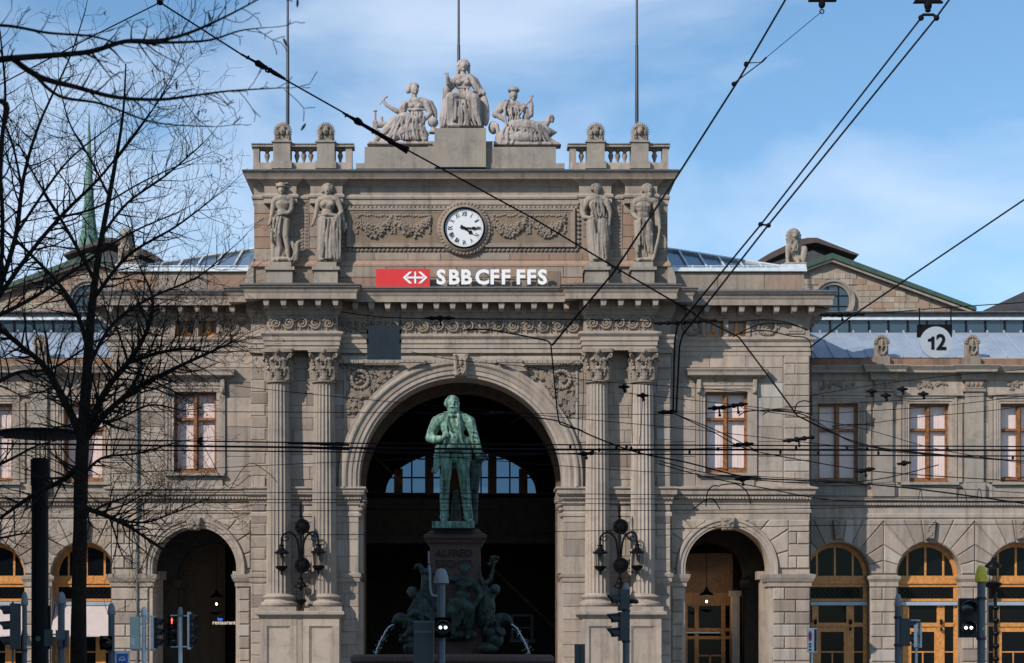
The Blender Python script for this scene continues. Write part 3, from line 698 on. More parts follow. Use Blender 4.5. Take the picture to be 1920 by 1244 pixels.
for s in (-1, 1):
    y = YP; x = lambda p, yy=YP: s * X(p, yy)
    pav = thing('pavilion', None, None, (s * X(1390, y), y, 0)); pav.parent = station
    xa, xb = sorted((s * XC, s * XP)); cx = s * X(1363, y); zs = Z(1067, y); r = 79 * K(y); ztop = Z(975, y)
    wl = B().archwall(xa, xb, 0, ztop, cx, zs, r, y, y + 1.3, 40)
    h1 = sorted((x(1322), x(1402))) + [Z(888, y), Z(735, y)]
    hs = [sorted((x(1322), x(1356))) + [Z(632, y), Z(600, y)], sorted((x(1365), x(1399))) + [Z(632, y), Z(600, y)]]
    wallrects(wl, xa, xb, ztop, Z(541, y), y, y + 0.9, [h1] + hs)
    wl.box(s * (XP - 0.9), s * XP, y + 0.9, YW + 0.2, 0, Z(541, y))
    obj('wall', wl, 'stone', pav)
    av = B(); ashlar(av, xa, xb - 0.02, Z(912, y), Z(662, y), y, 0.68, 1.7, holes=[h1, (h1[0] - 0.45, h1[1] + 0.45, h1[2] - .2, Z(692, y)), sorted((x(1468), x(1519))) + [0, 40]], rnd=rg)
    obj('ashlar_facing', av, 'stone_block', pav, kind='stuff')
    # upper quoins
    n = 12
    for i in range(n):
        a, c = lerp(Z(905, y), Z(662, y), i / n), lerp(Z(905, y), Z(662, y), (i + 1) / n)
        if i % 2: put_stone(rect(x(1470), x(1518), a, c), y - 0.045, 0.03, 0.1, pav)
        else:
            put_stone(rect(x(1470), x(1491), a, c), y - 0.045, 0.03, 0.1, pav); put_stone(rect(x(1491), x(1518), a, c), y - 0.045, 0.03, 0.1, pav)
    # window and its surround with cornice hood on brackets
    w1 = window(1322, 735, 1402, 888, y, s, pav)
    sb = B(); surround(sb, h1[0], h1[1], h1[2], h1[3], y, 0.42); za = h1[3] + 0.42
    sb.box(h1[0] - 0.45, h1[1] + 0.45, y - 0.1, y, za + 0.002, Z(712, y))
    obj('window_surround', sb, 'stone', w1)
    hp = [(h1[0] - 0.5, y), (h1[0] - 0.5, y - 0.1), (h1[1] + 0.5, y - 0.1), (h1[1] + 0.5, y)]
    obj('hood', B().sweep(hp, [(0, Z(712, y)), (0.1, Z(709, y)), (0.35, Z(706, y)), (0.36, Z(700, y)), (0.42, Z(696, y)), (0.42, Z(694, y)), (-0.1, Z(690, y))]), 'stone', w1)
    for u in (h1[0] - 0.4, h1[1] + 0.22): 
        obj('bracket', B().prism([(u, Z(738, y)), (u + 0.2, Z(738, y)), (u + 0.2, Z(712, y)), (u, Z(712, y))], y - 0.26, y, 0.03).ell((u + 0.1, y - 0.2, Z(733, y)), (0.1, 0.13, 0.16), 8, 6), 'stone', w1)
    gb = B(); foliage_patch(gb, lambda a, c: True, (h1[0] + h1[1]) / 2 - 0.45, (h1[0] + h1[1]) / 2 + 0.45, Z(721, y), Z(714, y), y - 0.12, 9, 0.09, rg, 0.04)
    obj('carving', gb, 'stone_carved', w1, kind='stuff')
    obj('sill', B().box(h1[0] - 0.4, h1[1] + 0.4, y - 0.3, y + 0.25, Z(893, y), h1[2]).box(h1[0] - 0.3, h1[1] + 0.3, y - 0.08, y, Z(914, y), Z(894, y)), 'stone_grey', w1)
    for (p0, p1) in ((1322, 1356), (1365, 1399)): window(p0, 600, p1, 632, y, s, pav, blind=False, panes=(1, 1), wood='wood')
    cb = B(); rb = B()
    for p0 in (1298, 1438):
        c = (x(p0), Z(614, y))
        for q in range(20):
            an = q * math.pi / 10; cb.ell((c[0] + math.cos(an) * 0.42, y - 0.03, c[1] + math.sin(an) * 0.34), (0.12, 0.08, 0.07), 6, 4, Matrix.Rotation(-an + 0.8, 3, 'Y'))
        for q in range(26): cb.ell((c[0] + rg.uniform(-0.62, 0.62), y - 0.01, c[1] + rg.uniform(-0.32, 0.32)), (0.1, 0.06, 0.05), 6, 4, Matrix.Rotation(rg.uniform(0, 3), 3, 'Y'))
    obj('frieze_carving', cb, 'stone_carved', pav, kind='stuff')
    a, c = sorted((x(1473), x(1508))); rb.box(a, c, y - 0.06, y, Z(626, y), Z(602, y)); rb.box(a + 0.12, c - 0.12, y - 0.09, y - 0.05, Z(622, y), Z(606, y))
    for (p0, p1) in ((1316, 1322), (1356, 1365), (1399, 1406)): obj('window_post', B().box(x(p0), x(p1), y - 0.1, y, Z(632, y), Z(599, y)), 'stone', pav)
    obj('frieze_panel', rb, 'stone', pav)
    # string course with dentils
    pth = mir([(XC, y), (XP, y), (XP, YW)], s)
    st = obj('string_course', B().sweep(pth, [(0, Z(963, y)), (0.05, Z(962, y)), (0.07, Z(957, y)), (0.02, Z(955, y)), (0.02, Z(941, y)), (0.1, Z(939, y)), (0.12, Z(930, y)), (0.22, Z(928, y)), (0.24, Z(921, y)), (0.34, Z(918, y)), (0.34, Z(915, y)), (0, Z(911, y))]), 'stone', pav)
    db = B(); xx = xa
    while xx < xb: db.box(xx, xx + 0.075, y - 0.2, y - 0.1, Z(937.5, y), Z(932, y)); xx += 0.15
    obj('dentil', db, 'stone', st, kind='stuff')
    # ground floor: archivolt, imposts, rusticated voussoirs and blocks
    obj('archivolt', B().arcsweep(cx, zs, [(r - .01, y + 0.05), (r - .01, y - 0.14), (r + 0.08, y - 0.14), (r + 0.10, y - 0.18), (r + 0.24, y - 0.18), (r + 0.28, y - 0.24), (r + 0.38, y - 0.24), (r + 0.42, y - 0.16), (r + 0.44, y + 0.02)], n=48, ext=zs - Z(1078, y)), 'stone', pav, smooth=True, autos=25)
    ro = r + 0.43; zi = Z(1078, y)
    rc = [min(x(1258), x(1478)), max(x(1258), x(1478)), zs, ztop]
    voussoirs(cx, zs, ro, rc, 11, y - 0.09, pav, step=0.0)
    ky = B().prism([(cx - 0.26, Z(995, y)), (cx + 0.26, Z(995, y)), (cx + 0.36, ztop + .1), (cx - 0.36, ztop + .1)], y - 0.42, y, 0.05)
    for q in range(7): ky.ell((cx + rg.uniform(-.18, .18), y - 0.44, lerp(Z(992, y), ztop, q / 7)), (0.12, 0.07, 0.08), 6, 4)
    obj('keystone', ky, 'stone_carved', pav)
    h = (ztop - zi) / 4.5
    zc = ztop; i = 0
    while zc - h > 0.2:
        z1_, z0_ = zc, zc - h; zc -= h; i += 1
        if i == 5 or (z1_ > zi > z0_): 
            zc = zi - 0.62 + 0.0; continue
        if z0_ > zi - 0.1:
            if i % 2: put_stone(rect(x(1478), x(1518), z0_, z1_), y - 0.09, 0.045, 0.14, pav)
            else: put_stone(rect(x(1478), x(1494), z0_, z1_), y - 0.09, 0.045, 0.14, pav); put_stone(rect(x(1494), x(1518), z0_, z1_), y - 0.09, 0.045, 0.14, pav)
        else:
            if i % 2: put_stone(rect(x(1449), x(1492), z0_, z1_), y - 0.09, 0.045, 0.14, pav); put_stone(rect(x(1492), x(1519), z0_, z1_), y - 0.09, 0.045, 0.14, pav)
            else: put_stone(rect(x(1449), x(1471), z0_, z1_), y - 0.09, 0.045, 0.14, pav); put_stone(rect(x(1471), x(1519), z0_, z1_), y - 0.09, 0.045, 0.14, pav)
            put_stone(rect(x(1259), x(1280), z0_, z1_), y - 0.09, 0.045, 0.14, pav)
    for q in (0, 1):
        pi_ = [(cx + r, y + 1.3), (cx + r, y), (max(x(1518), x(1518)) if s > 0 else -XC, y)]
        if s > 0: pp = [(cx + r, y + 1.2), (cx + r, y - 0.02), (XP, y - 0.02), (XP, YW)] if q == 0 else [(XC, y - 0.02), (cx - r, y - 0.02), (cx - r, y + 1.2)]
        else: pp = [(-XP, YW), (-XP, y - 0.02), (cx - r, y - 0.02), (cx - r, y + 1.2)] if q == 0 else [(cx + r, y + 1.2), (cx + r, y - 0.02), (-XC, y - 0.02)]
        obj('impost', B().sweep(pp, [(0, Z(1101, y)), (0.08, Z(1100, y)), (0.08, Z(1093, y)), (0.14, Z(1091, y)), (0.22, Z(1084, y)), (0.25, Z(1078, y)), (0, Z(1076, y))]), 'stone', pav)
    # open porch behind the arch: inner arch, vault, wooden screen
    iw = B().archwall(xa + 0.1, xb - 0.1, 0, Z(960, y), cx - s * 0.12, zs - 0.15, r - 0.28, y + 5.2, y + 6.0, 32)
    iw.box(xa - 0.3, xa + 0.1, y + 1.31, y + 12, 0, Z(960, y)); iw.box(xb - 0.1, xb + 0.3, y + 1.31, y + 12, 0, Z(960, y)); iw.box(xa - .3, xb + .3, y + 1.31, y + 12, Z(960, y) + .01, Z(960, y) + 0.3)
    for u in (cx - s * 0.12 - (r - 0.28), cx - s * 0.12 + (r - 0.28)): 
        iw.box(u - 0.22, u + 0.22, y + 5.0, y + 5.19, zs - 0.7, zs - 0.3)
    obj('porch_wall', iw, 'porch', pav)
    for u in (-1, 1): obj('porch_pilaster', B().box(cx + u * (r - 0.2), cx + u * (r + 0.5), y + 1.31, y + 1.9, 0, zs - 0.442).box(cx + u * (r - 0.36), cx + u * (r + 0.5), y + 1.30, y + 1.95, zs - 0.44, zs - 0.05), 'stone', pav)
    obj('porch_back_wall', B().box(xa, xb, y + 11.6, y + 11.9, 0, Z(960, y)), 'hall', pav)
    if s > 0:
        obj('porch_pier', B().box(X(1372, 5.4), X(1387, 5.4), 5.4, 5.85, 0, Z(1118, 5.4)).box(X(1369, 5.3), X(1390, 5.3), 5.3, 5.86, Z(1118, 5.3), Z(1108, 5.3)), 'stone', pav)
        yy = y + 6.6; x0, x1 = X(1270, yy), X(1374, yy)
        sc = thing('door', None, None, ((x0 + x1) / 2, yy, 0)); sc.parent = pav
        b = B(); zt = Z(1038, yy)
        b.box(x0, x1, yy, yy + 0.14, Z(1136, yy), Z(1112, yy)); obj('upper_panel', B().box(x0, x1, yy + 0.02, yy + 0.14, Z(1112, yy) + .002, zt), 'wood_dark', sc)
        for q in range(4): obj('panel_batten', B().box(lerp(x0, x1, (q + .5) / 4) - .3, lerp(x0, x1, (q + .5) / 4) + .3, yy - .01, yy + .02, Z(1106, yy), Z(1050, yy)), 'wood_dark', sc)
        for p0, p1 in ((1284, 1289), (1302, 1310), (1352, 1360), (1368, 1374)): b.box(X(p0, yy), X(p1, yy), yy - 0.03, yy + 0.13, 0.3, Z(1136, yy))
        for q0, q1 in ((1178, 1184), (1193, 1199)): b.box(x0, x1, yy - 0.0, yy + 0.1, Z(q1, yy), Z(q0, yy))
        b.box(X(1310, yy), X(1352, yy), yy, yy + 0.1, Z(1231, yy), Z(1228, yy)); b.box(X(1330, yy), X(1333, yy), yy, yy + 0.09, 0.3, Z(1228, yy))
        obj('frame', b, 'wood', sc)
        for p0, p1 in ((1289, 1302), (1310, 1352), (1360, 1368)):
            for q0, q1 in ((1136, 1178), (1199, 1290)): obj('pane', B().box(X(p0, yy), X(p1, yy), yy + 0.05, yy + 0.06, Z(q1, yy), Z(q0, yy)), 'pane_dark', sc)
        obj('closer_rail', B().box(X(1285, yy), X(1350, yy), yy - 0.12, yy - 0.06, Z(1188, yy), Z(1185, yy)), 'pole_pale', sc)
    # parapet, gutter, glazed hip roof
    pr = B(); a, c = sorted((x(1262), x(1508)))
    ashlar(pr, a, c, Z(545, y), Z(511, y), y + 0.05, 0.8, 2.1, proud=0.1, rnd=rg); pr.box(a, c, y + 0.07, y + 1.2, Z(545, y), Z(511, y))
    pr.box(*sorted((s * (XP - 0.6), s * (XP - 0.2))), y + 0.3, YW, Z(545, y), Z(511, y))
    obj('parapet', pr, 'stone_red', pav)
    obj('gutter', B().box(a, c + 0.1, y - 0.2, y + 0.3, Z(510.5, y), Z(507, y)).box(a, c + 0.1, y - 0.14, y + 0.3, Z(507, y) + .002, Z(503, y)), 'metal_pale', pav)
    if True:
        P0, P1 = Vector((s * X(1256, 1.8), 1.8, Z(503, 1.8))), Vector((s * X(1462, 1.8), 1.8, Z(503, 1.8))); T0 = Vector((s * X(1250, 6), 6, Z(470, 6))); T1 = Vector((s * X(1262, 6), 6, Z(471.5, 6)))
        rf = obj('glazed_roof', B().add([P0, P1, T1, T0, P0 + Vector((0, 5, -.3)), P1 + Vector((0, 5, -.3))], [(0, 1, 2, 3), (1, 5, 2), (0, 3, 4), (3, 2, 5, 4)]), 'pane_roof', pav)
        for q in range(7):
            t = q / 6; bo = P0.lerp(P1, t); to = T0.lerp(T1, min(1, t * 1.0)) if t < 0.3 else None
            X_ = lerp(P0.x, P1.x, t); tt = 1.0
            # glazing bars run straight up the slope until they meet the hip
            hip_t = (X_ - T1.x) / (P1.x - T1.x)
            k_ = 1 - max(0, min(1, hip_t)); topp = Vector((X_, lerp(P0.y, T0.y, k_), lerp(P0.z, T1.z, k_)))
            if (topp - bo).length > 0.2: obj('glazing_bar', B().tube([bo + Vector((0, -.05, .06)), topp + Vector((0, -.05, .06))], 0.06, 4), 'metal_pale', rf)
        obj('hip_bar', B().tube([P1 + Vector((0, -.05, .06)), T1 + Vector((0, -.05, .06)), T0 + Vector((0, -.05, .06))], 0.09, 4), 'metal_pale', rf)
        rl = B().tube([(s * X(1262, y), y + 0.2, Z(497.5, y)), (s * X(1452, y), y + 0.2, Z(497.5, y))], 0.022, 5)
        for q in range(7): u = s * X(1265 + q * 34.5, y); rl.tube([(u, y + 0.2, Z(503, y)), (u, y + 0.2, Z(496, y))], 0.03, 5)
        obj('snow_rail', rl, 'metal_pale', pav)
        obj('lion_plinth', B().box(x(1464), x(1511), y - 0.1, y + 1.2, Z(503, y), Z(496, y)), 'metal_pale', pav)
        obj('roof_deck', B().box(x(1256), x(1510), y + 1.0, YW + 3, Z(512, y) - .2, Z(510, y)), 'lead', pav)
    if s < 0:
        obj('downpipe', B().tube([(x(1470), y - 0.12, 0), (x(1470), y - 0.12, Z(560, y))], 0.06, 8), 'lead', pav)
# ---------------- side wings
KW = K(YW); y = YW
for s in (-1, 1):
    x = lambda p, yy=YW: s * X(p, yy)
    wing = thing('wing', None, None, (s * X(1742, y), y, 0)); wing.parent = station
    bays = (1571, 1742, 1913)
    wl = B(); r = 60 * KW; zs = Z(1077, y); ztop = Z(974, y); lo = XP - 0.05
    edges = [lo, X(1656.5, y), X(1827.5, y), XWE]
    for i, bc in enumerate(bays):
        a, c = sorted((s * edges[i], s * edges[i + 1])); wl.archwall(a, c, 0, ztop, s * X(bc, y), zs, r, y, y + 1.2, 36)
    holes = [sorted((x(bc - 37.5), x(bc + 37.5))) + [Z(905, y), Z(757, y)] for bc in bays]
    a, c = sorted((s * lo, s * XWE)); wallrects(wl, a, c, ztop, Z(687, y), y, y + 0.9, holes)
    obj('wall', wl, 'stone', wing)
    pil = [1655, 1825, 1996]
    av = B(); hh = [(h[0] - 0.38, h[1] + 0.38, h[2] - .1, h[3] + .4) for h in holes] + [sorted((x(p - 18), x(p + 18))) + [0, 40] for p in pil]
    ashlar(av, a, c, Z(934, y), Z(735, y), y, 0.75, 1.2, holes=hh, proud=0.03, rnd=rg); obj('ashlar_facing', av, 'stone_block', wing, kind='stuff')
    for bc, h in zip(bays, holes):
        w1 = window(bc - 37.5, 757, bc + 37.5, 905, y, s, wing)
        sb = B(); surround(sb, h[0], h[1], h[2], h[3], y, 0.36)
        sb.box(h[0] - 0.62, h[0] - 0.40, y - 0.12, y, h[2], h[3] + 0.1); sb.box(h[1] + 0.40, h[1] + 0.62, y - 0.12, y, h[2], h[3] + 0.1); sb.box(h[0] - 0.66, h[1] + 0.66, y - 0.2, y, h[3] + 0.37, h[3] + 0.47)
        obj('window_surround', sb, 'stone', w1)
        obj('sill', B().box(h[0] - 0.42, h[1] + 0.42, y - 0.28, y + 0.25, Z(910, y), h[2]).box(h[0] - 0.34, h[1] + 0.34, y - 0.1, y, Z(933, y), Z(911, y)), 'stone_grey', w1)
        cb = B(); cx = (h[0] + h[1]) / 2; foliage_patch(cb, lambda a_, c_: True, cx - 0.85, cx + 0.85, Z(726, y), Z(716, y), y - 0.03, 20, 0.11, rg, 0.05)
        obj('carving', cb, 'stone_carved', w1, kind='stuff')
    for p in pil:
        pp = thing('pilaster', None, None, (s * X(p, y), y, 0)); pp.parent = wing
        a, c = sorted((x(p - 17), x(p + 17)))
        obj('shaft', B().box(a, c, y - 0.22, y, Z(905, y), Z(737, y)).box(a - 0.08, c + 0.08, y - 0.28, y, Z(933, y), Z(906, y)), 'stone_grey', pp)
        q = B().box(a - 0.1, c + 0.1, y - 0.3, y, Z(736, y), Z(731, y)).box(a, c, y - 0.24, y, Z(730, y), Z(704, y))
        for u in range(4): q.ell((lerp(a, c, (u + 0.5) / 4), y - 0.26, Z(722, y)), (0.1, 0.06, 0.12), 6, 4)
        obj('capital', q, 'stone_carved', pp)
    # cornice with breaks over the pilasters, small modillions
    half = [(lo, y)]
    for p in pil[:2]: half += [(X(p - 22, y), y), (X(p - 22, y), y - 0.28), (X(p + 22, y), y - 0.28), (X(p + 22, y), y)]
    half += [(XWE, y)]
    pth = mir(half, s)
    co = obj('cornice', B().sweep(pth, [(0, Z(715, y)), (0.06, Z(714, y)), (0.08, Z(711, y)), (0.1, Z(701, y)), (0.42, Z(701, y)), (0.42, Z(697, y)), (0.55, Z(690, y)), (0.55, Z(688, y)), (0, Z(686, y))]), 'stone_grey', wing)
    mb = B().prism([(-0.1, 0), (0.1, 0), (0.12, 0.16), (-0.12, 0.16)], 0, 0.24); m0 = None
    px_ = 1528
    while px_ < 1990:
        near = min(abs(px_ - p) for p in pil); yy = y - 0.28 if near < 22 else y
        if m0 is None: m0 = obj('modillion', mb, 'stone_grey', co); o = m0
        else: o = m0.copy(); COL.objects.link(o)
        o.location = (s * X(px_, y) - origin(wing).x, yy - 0.34 - origin(wing).y, Z(709, y)); px_ += 18.2
    obj('parapet', B().box(s * lo, s * XWE, y + 0.25, y + 0.7, Z(686, y) - 0.1, Z(671, y)), 'stone_red2', wing)
    for p in pil[:2]:
        q = B().box(x(p - 14), x(p + 14), y + 0.0, y + 0.7, Z(687, y), Z(668, y)); cx = s * X(p, y); zb = Z(668, y)
        q.prism([(cx - 0.33, zb)] + [(cx - 0.33 * math.cos(t * math.pi / 10), zb + 0.7 + 0.36 * math.sin(t * math.pi / 10)) for t in range(11)] + [(cx + 0.33, zb)], y + 0.2, y + 0.45, 0.03)
        for t in range(11): an = t * math.pi / 10; q.ell((cx - 0.3 * math.cos(an), y + 0.2, zb + 0.68 + 0.32 * math.sin(an)), (0.07, 0.08, 0.11), 6, 4, Matrix.Rotation(math.pi / 2 - an, 3, 'Y'))
        for u in (-1, 1): q.tube([(cx + u * 0.05, y + 0.15, zb + 0.1), (cx + u * 0.22, y + 0.12, zb + 0.3), (cx + u * 0.2, y + 0.12, zb + 0.55), (cx + u * 0.06, y + 0.14, zb + 0.5)], 0.05, 6)
        q.ell((cx, y + 0.14, zb + 0.6), (0.07, 0.08, 0.3), 8, 6)
        obj('antefix', q, 'stone_carved', wing, smooth=True)
    # standing seam roof, clerestory, eave
    y0, y1 = y + 0.75, y + 4.4; z0, z1 = Z(671, y0), Z(624, y1)
    rf = obj('seam_roof', B().add([(s * lo, y0, z0), (s * XWE, y0, z0), (s * XWE, y1, z1), (s * lo, y1, z1)], [(0, 1, 2, 3)]), 'metal_sheet', wing)
    sm = None; xx = lo + 0.3
    while xx < XWE:
        if sm is None: sm = obj('seam', B().tube([(s * xx, y0, z0 + .04), (s * xx, y1, z1 + .04)], 0.035, 4).ell((s * xx, y1, z1 + .06), (.07, .07, .07), 6, 4), 'metal_sheet', rf); o = sm
        else: o = sm.copy(); COL.objects.link(o); o.location = sm.location + Vector((s * (xx - lo - 0.3), 0, 0))
        xx += 0.86
    yc = y1 + 0.05
    cl = B().box(s * lo, s * XWE, yc + 0.1, yc + 0.3, z1 - 0.3, Z(598, yc))
    ce = obj('clerestory', cl, 'lead', wing)
    p0 = 1520
    while p0 < 1990:
        obj('pane', B().box(s * X(p0 + 1.4, yc), s * X(p0 + 35, yc), yc + 0.05, yc + 0.099, Z(623, yc), Z(602, yc)), 'pane_blue', ce); 
        obj('mullion', B().box(s * X(p0 - 1.4, yc), s * X(p0 + 1.4, yc), yc - 0.02, yc + 0.099, Z(623, yc), Z(602, yc)), 'black', ce); p0 += 36.4
    obj('gutter', B().box(s * lo, s * XWE, yc - 0.15, yc + 0.3, Z(601, yc), Z(596.5, yc)), 'metal_pale', ce)
    obj('eave', B().box(s * lo, s * XWE, yc, yc + 1.3, Z(596, yc), Z(587.5, yc)).box(s * lo, s * XWE, yc - .2, yc + 1.4, Z(587, yc), Z(585, yc)), 'lead', ce)
    # string course
    st = obj('string_course', B().sweep(mir([(lo, y), (XWE, y)], s), [(0, Z(972, y)), (0.06, Z(971, y)), (0.06, Z(965, y)), (0.02, Z(963, y)), (0.02, Z(949, y)), (0.08, Z(948, y)), (0.1, Z(942, y)), (0.22, Z(940, y)), (0.24, Z(936, y)), (0.3, Z(934, y)), (0, Z(932, y))]), 'stone', wing)
    db = B(); xx = lo
    while xx < XWE: db.box(s * xx, s * (xx + 0.075), y - 0.18, y - 0.08, Z(948, y), Z(944, y)); xx += 0.15
    obj('dentil', db, 'stone', st, kind='stuff')
    # rusticated ground floor
    for i, bc in enumerate(bays):
        cx = s * X(bc, y); hw = 85 * KW; x0, x1 = cx - hw, cx + hw
        if i == 0: x0, x1 = (XP, x1) if s > 0 else (x0, -XP)
        voussoirs(cx, zs, r + 0.02, [max(x0, cx - hw), min(x1, cx + hw), zs, ztop - .02], 11, y - 0.08, wing)
        ky = B().prism([(cx - 0.2, Z(1012, y)), (cx + 0.2, Z(1012, y)), (cx + 0.28, Z(976, y)), (cx - 0.28, Z(976, y))], y - 0.34, y, 0.04)
        for q in range(8): ky.ell((cx + rg.uniform(-.14, .14), y - 0.34, lerp(Z(1008, y), Z(980, y), q / 7)), (0.09, 0.05, 0.06), 6, 4)
        obj('keystone', ky, 'stone_carved', wing)
    for j, p in enumerate((1656.5, 1827.5)):
        a, c = sorted((x(p - 24.5), x(p + 24.5))); zi = Z(1102, y); 
        obj('impost', B().sweep([(a, y + .8), (a, y - 0.04), (c, y - 0.04), (c, y + .8)], [(0, Z(1101, y)), (0.06, Z(1100, y)), (0.06, Z(1092, y)), (0.16, Z(1086, y)), (0.18, Z(1081, y)), (0, Z(1079, y))]), 'stone', wing)
        n = 9; hgt = 23.2 * KW
        for i in range(n):
            z1_ = zi - i * hgt; z0_ = z1_ - hgt
            if z0_ < 0: break
            if i % 2: put_stone(rect(a + .01, c - .01, z0_, z1_), y - 0.08, 0.04, 0.14, wing)
            else: m_ = lerp(a, c, 0.45); put_stone(rect(a + .01, m_, z0_, z1_), y - 0.08, 0.04, 0.14, wing); put_stone(rect(m_, c - .01, z0_, z1_), y - 0.08, 0.04, 0.14, wing)
    # timber arch screens with doors
    for i, bc in enumerate(bays):
        cx = s * X(bc, y); yy = y + 0.75; ri = r + 0.0; t = 0.2
        sc = thing('arch_window', None, None, (cx, yy, 0)); sc.parent = wing
        bb = B().arcsweep(cx, zs, [(ri - t, yy), (ri - t, yy + 0.1), (ri + 0.02, yy + 0.1), (ri + 0.02, yy), (ri - t, yy)], n=32)
        bb.box(cx - ri, cx - ri + t * 0.9, yy, yy + 0.1, 0, zs); bb.box(cx + ri - t * 0.9, cx + ri, yy, yy + 0.1, 0, zs)
        obj('frame', bb, 'wood', sc)
        tr = B().box(cx - ri, cx + ri, yy - 0.06, yy + 0.1, Z(1090, yy), Z(1080, yy)).box(cx - ri, cx + ri, yy - 0.12, yy + 0.1, Z(1095, yy), Z(1090, yy) - .002).box(cx - ri, cx + ri, yy - 0.04, yy + 0.1, Z(1101, yy), Z(1095, yy) - .002)
        tr.box(cx - ri, cx + ri, yy - 0.03, yy + 0.1, Z(1128, yy), Z(1123, yy))
        obj('transom', tr, 'wood', sc)
        for u in (-0.5, 0, 0.5):
            zz_ = zs + math.sqrt(max(0, (ri - 0.15) ** 2 - (u * 1.13 * ri) ** 2)) if abs(u) > 0 else zs + ri - 0.1
            obj('mullion', B().box(cx + u * 1.13 * ri - 0.05, cx + u * 1.13 * ri + 0.05, yy + 0.01, yy + 0.09, Z(1080, yy), zz_), 'wood', sc)
        gl = [(cx - (ri - t) * math.cos(k * math.pi / 16), zs + (ri - t) * math.sin(k * math.pi / 16)) for k in range(17)]
        obj('pane', B().prism(gl, yy + 0.05, yy + 0.06), 'pane_dark', sc)
        gr = B().box(cx - ri + .18, cx + ri - .18, yy + 0.05, yy + 0.06, Z(1123, yy), Z(1101, yy))
        obj('pane', gr, 'pane_dark', sc)
        ir = B()
        for k in range(5):
            c2 = (cx + (k - 2) * 0.5, yy + 0.0, (Z(1123, yy) + Z(1101, yy)) / 2)
            ir.tube([(c2[0] + math.cos(a_) * 0.2, c2[1], c2[2] + math.sin(a_) * 0.2) for a_ in [q * math.pi / 6 for q in range(13)]], 0.014, 4)
            for u in (-1, 1): ir.tube([(c2[0] + 0.25, c2[1], c2[2] - u * .25), (c2[0] - .25, c2[1], c2[2] + u * .25)], 0.01, 4)
        obj('iron_grille', ir, 'black', sc)
        aw = (s < 0 and i in (0, 1))
        obj('awning_case', B().box(cx - ri + .02, cx + ri - .02, yy - 0.16, yy - 0.05, Z(1135.5, yy), Z(1129, yy)), 'metal_sheet', sc)
        zb0 = Z(1135.5, yy); hx = ri - 0.18
        fr_ = B()
        for u0, u1, d in ((-0.78, -0.64, 0.0), (0.30 - .02, 0.44, 0.0), (0.64 + .02, 0.72, 0.02)):
            pass
        cols = [(-0.72, -0.52), (0.36, 0.60)]
        for u0, u1 in cols: fr_.box(cx + u0 * ri, cx + u1 * ri, yy - 0.02, yy + 0.1, 0, zb0)
        zq = Z(1168, yy)
        fr_.box(cx - hx, cx + hx, yy - 0.05, yy + 0.09, Z(1175.5, yy), Z(1168, yy))
        fr_.box(cx + cols[0][1] * ri, cx + cols[1][0] * ri, yy, yy + 0.09, Z(1185, yy), Z(1176, yy)); fr_.box(cx + cols[0][1] * ri, cx + cols[0][1] * ri + .12, yy, yy + .09, 0, Z(1185, yy) - .002); fr_.box(cx + cols[1][0] * ri - .12, cx + cols[1][0] * ri, yy, yy + .09, 0, Z(1185, yy) - .002)
        fr_.box(cx + cols[0][1] * ri + .12, cx + cols[1][0] * ri - .12, yy + .01, yy + .08, Z(1224, yy), Z(1221.5, yy)); fr_.box(cx - 0.1 * ri, cx - 0.06 * ri, yy + .01, yy + .08, 0, Z(1224, yy) - .002)
        fr_.box(cx + cols[1][1] * ri, cx + hx, yy + .01, yy + .08, Z(1224, yy), Z(1221.5, yy)); fr_.box(cx - hx, cx + cols[0][0] * ri, yy + .01, yy + .08, Z(1224, yy), Z(1221.5, yy))
        obj('door_frame', fr_, 'wood', sc)
        for u0, u1 in ((-hx / ri, cols[0][0]), (cols[0][1], cols[1][0]), (cols[1][1], hx / ri)): obj('pane', B().box(cx + u0 * ri, cx + u1 * ri, yy + 0.04, yy + 0.05, 0.2, zb0), 'pane_dark', sc)
        for u in (0.48, -0.62):
            if aw: continue
            obj('wall_light', B().box(cx + u * ri - .05, cx + u * ri + .05, yy - 0.2, yy - 0.03, Z(1171, yy), Z(1162, yy)).box(cx + u * ri - .04, cx + u * ri + .04, yy - 0.18, yy - 0.06, Z(1183, yy), Z(1177, yy)), 'black', sc)
        if aw:
            z0a, z1a = Z(1136, yy), Z(1192, yy - 1.2)
            ag = B().add([(cx - ri + .05, yy - .1, z0a), (cx + ri - .05, yy - .1, z0a), (cx + ri - .05, yy - 1.3, z1a), (cx - ri + .05, yy - 1.3, z1a), (cx - ri + .05, yy - .1, z0a - .03), (cx + ri - .05, yy - .1, z0a - .03), (cx + ri - .05, yy - 1.3, z1a - .06), (cx - ri + .05, yy - 1.3, z1a - .06)],
                [(0, 1, 2, 3), (4, 7, 6, 5), (0, 3, 7, 4), (1, 5, 6, 2), (2, 6, 7, 3), (0, 4, 5, 1)])
            obj('awning', ag, 'awning', sc)
    obj('interior_shade', B().box(s * (XP - .05), s * XWE, y + 2.2, y + 2.3, 0, Z(690, y)), 'dark', wing)  # black sheet in place of the wing's unlit rooms
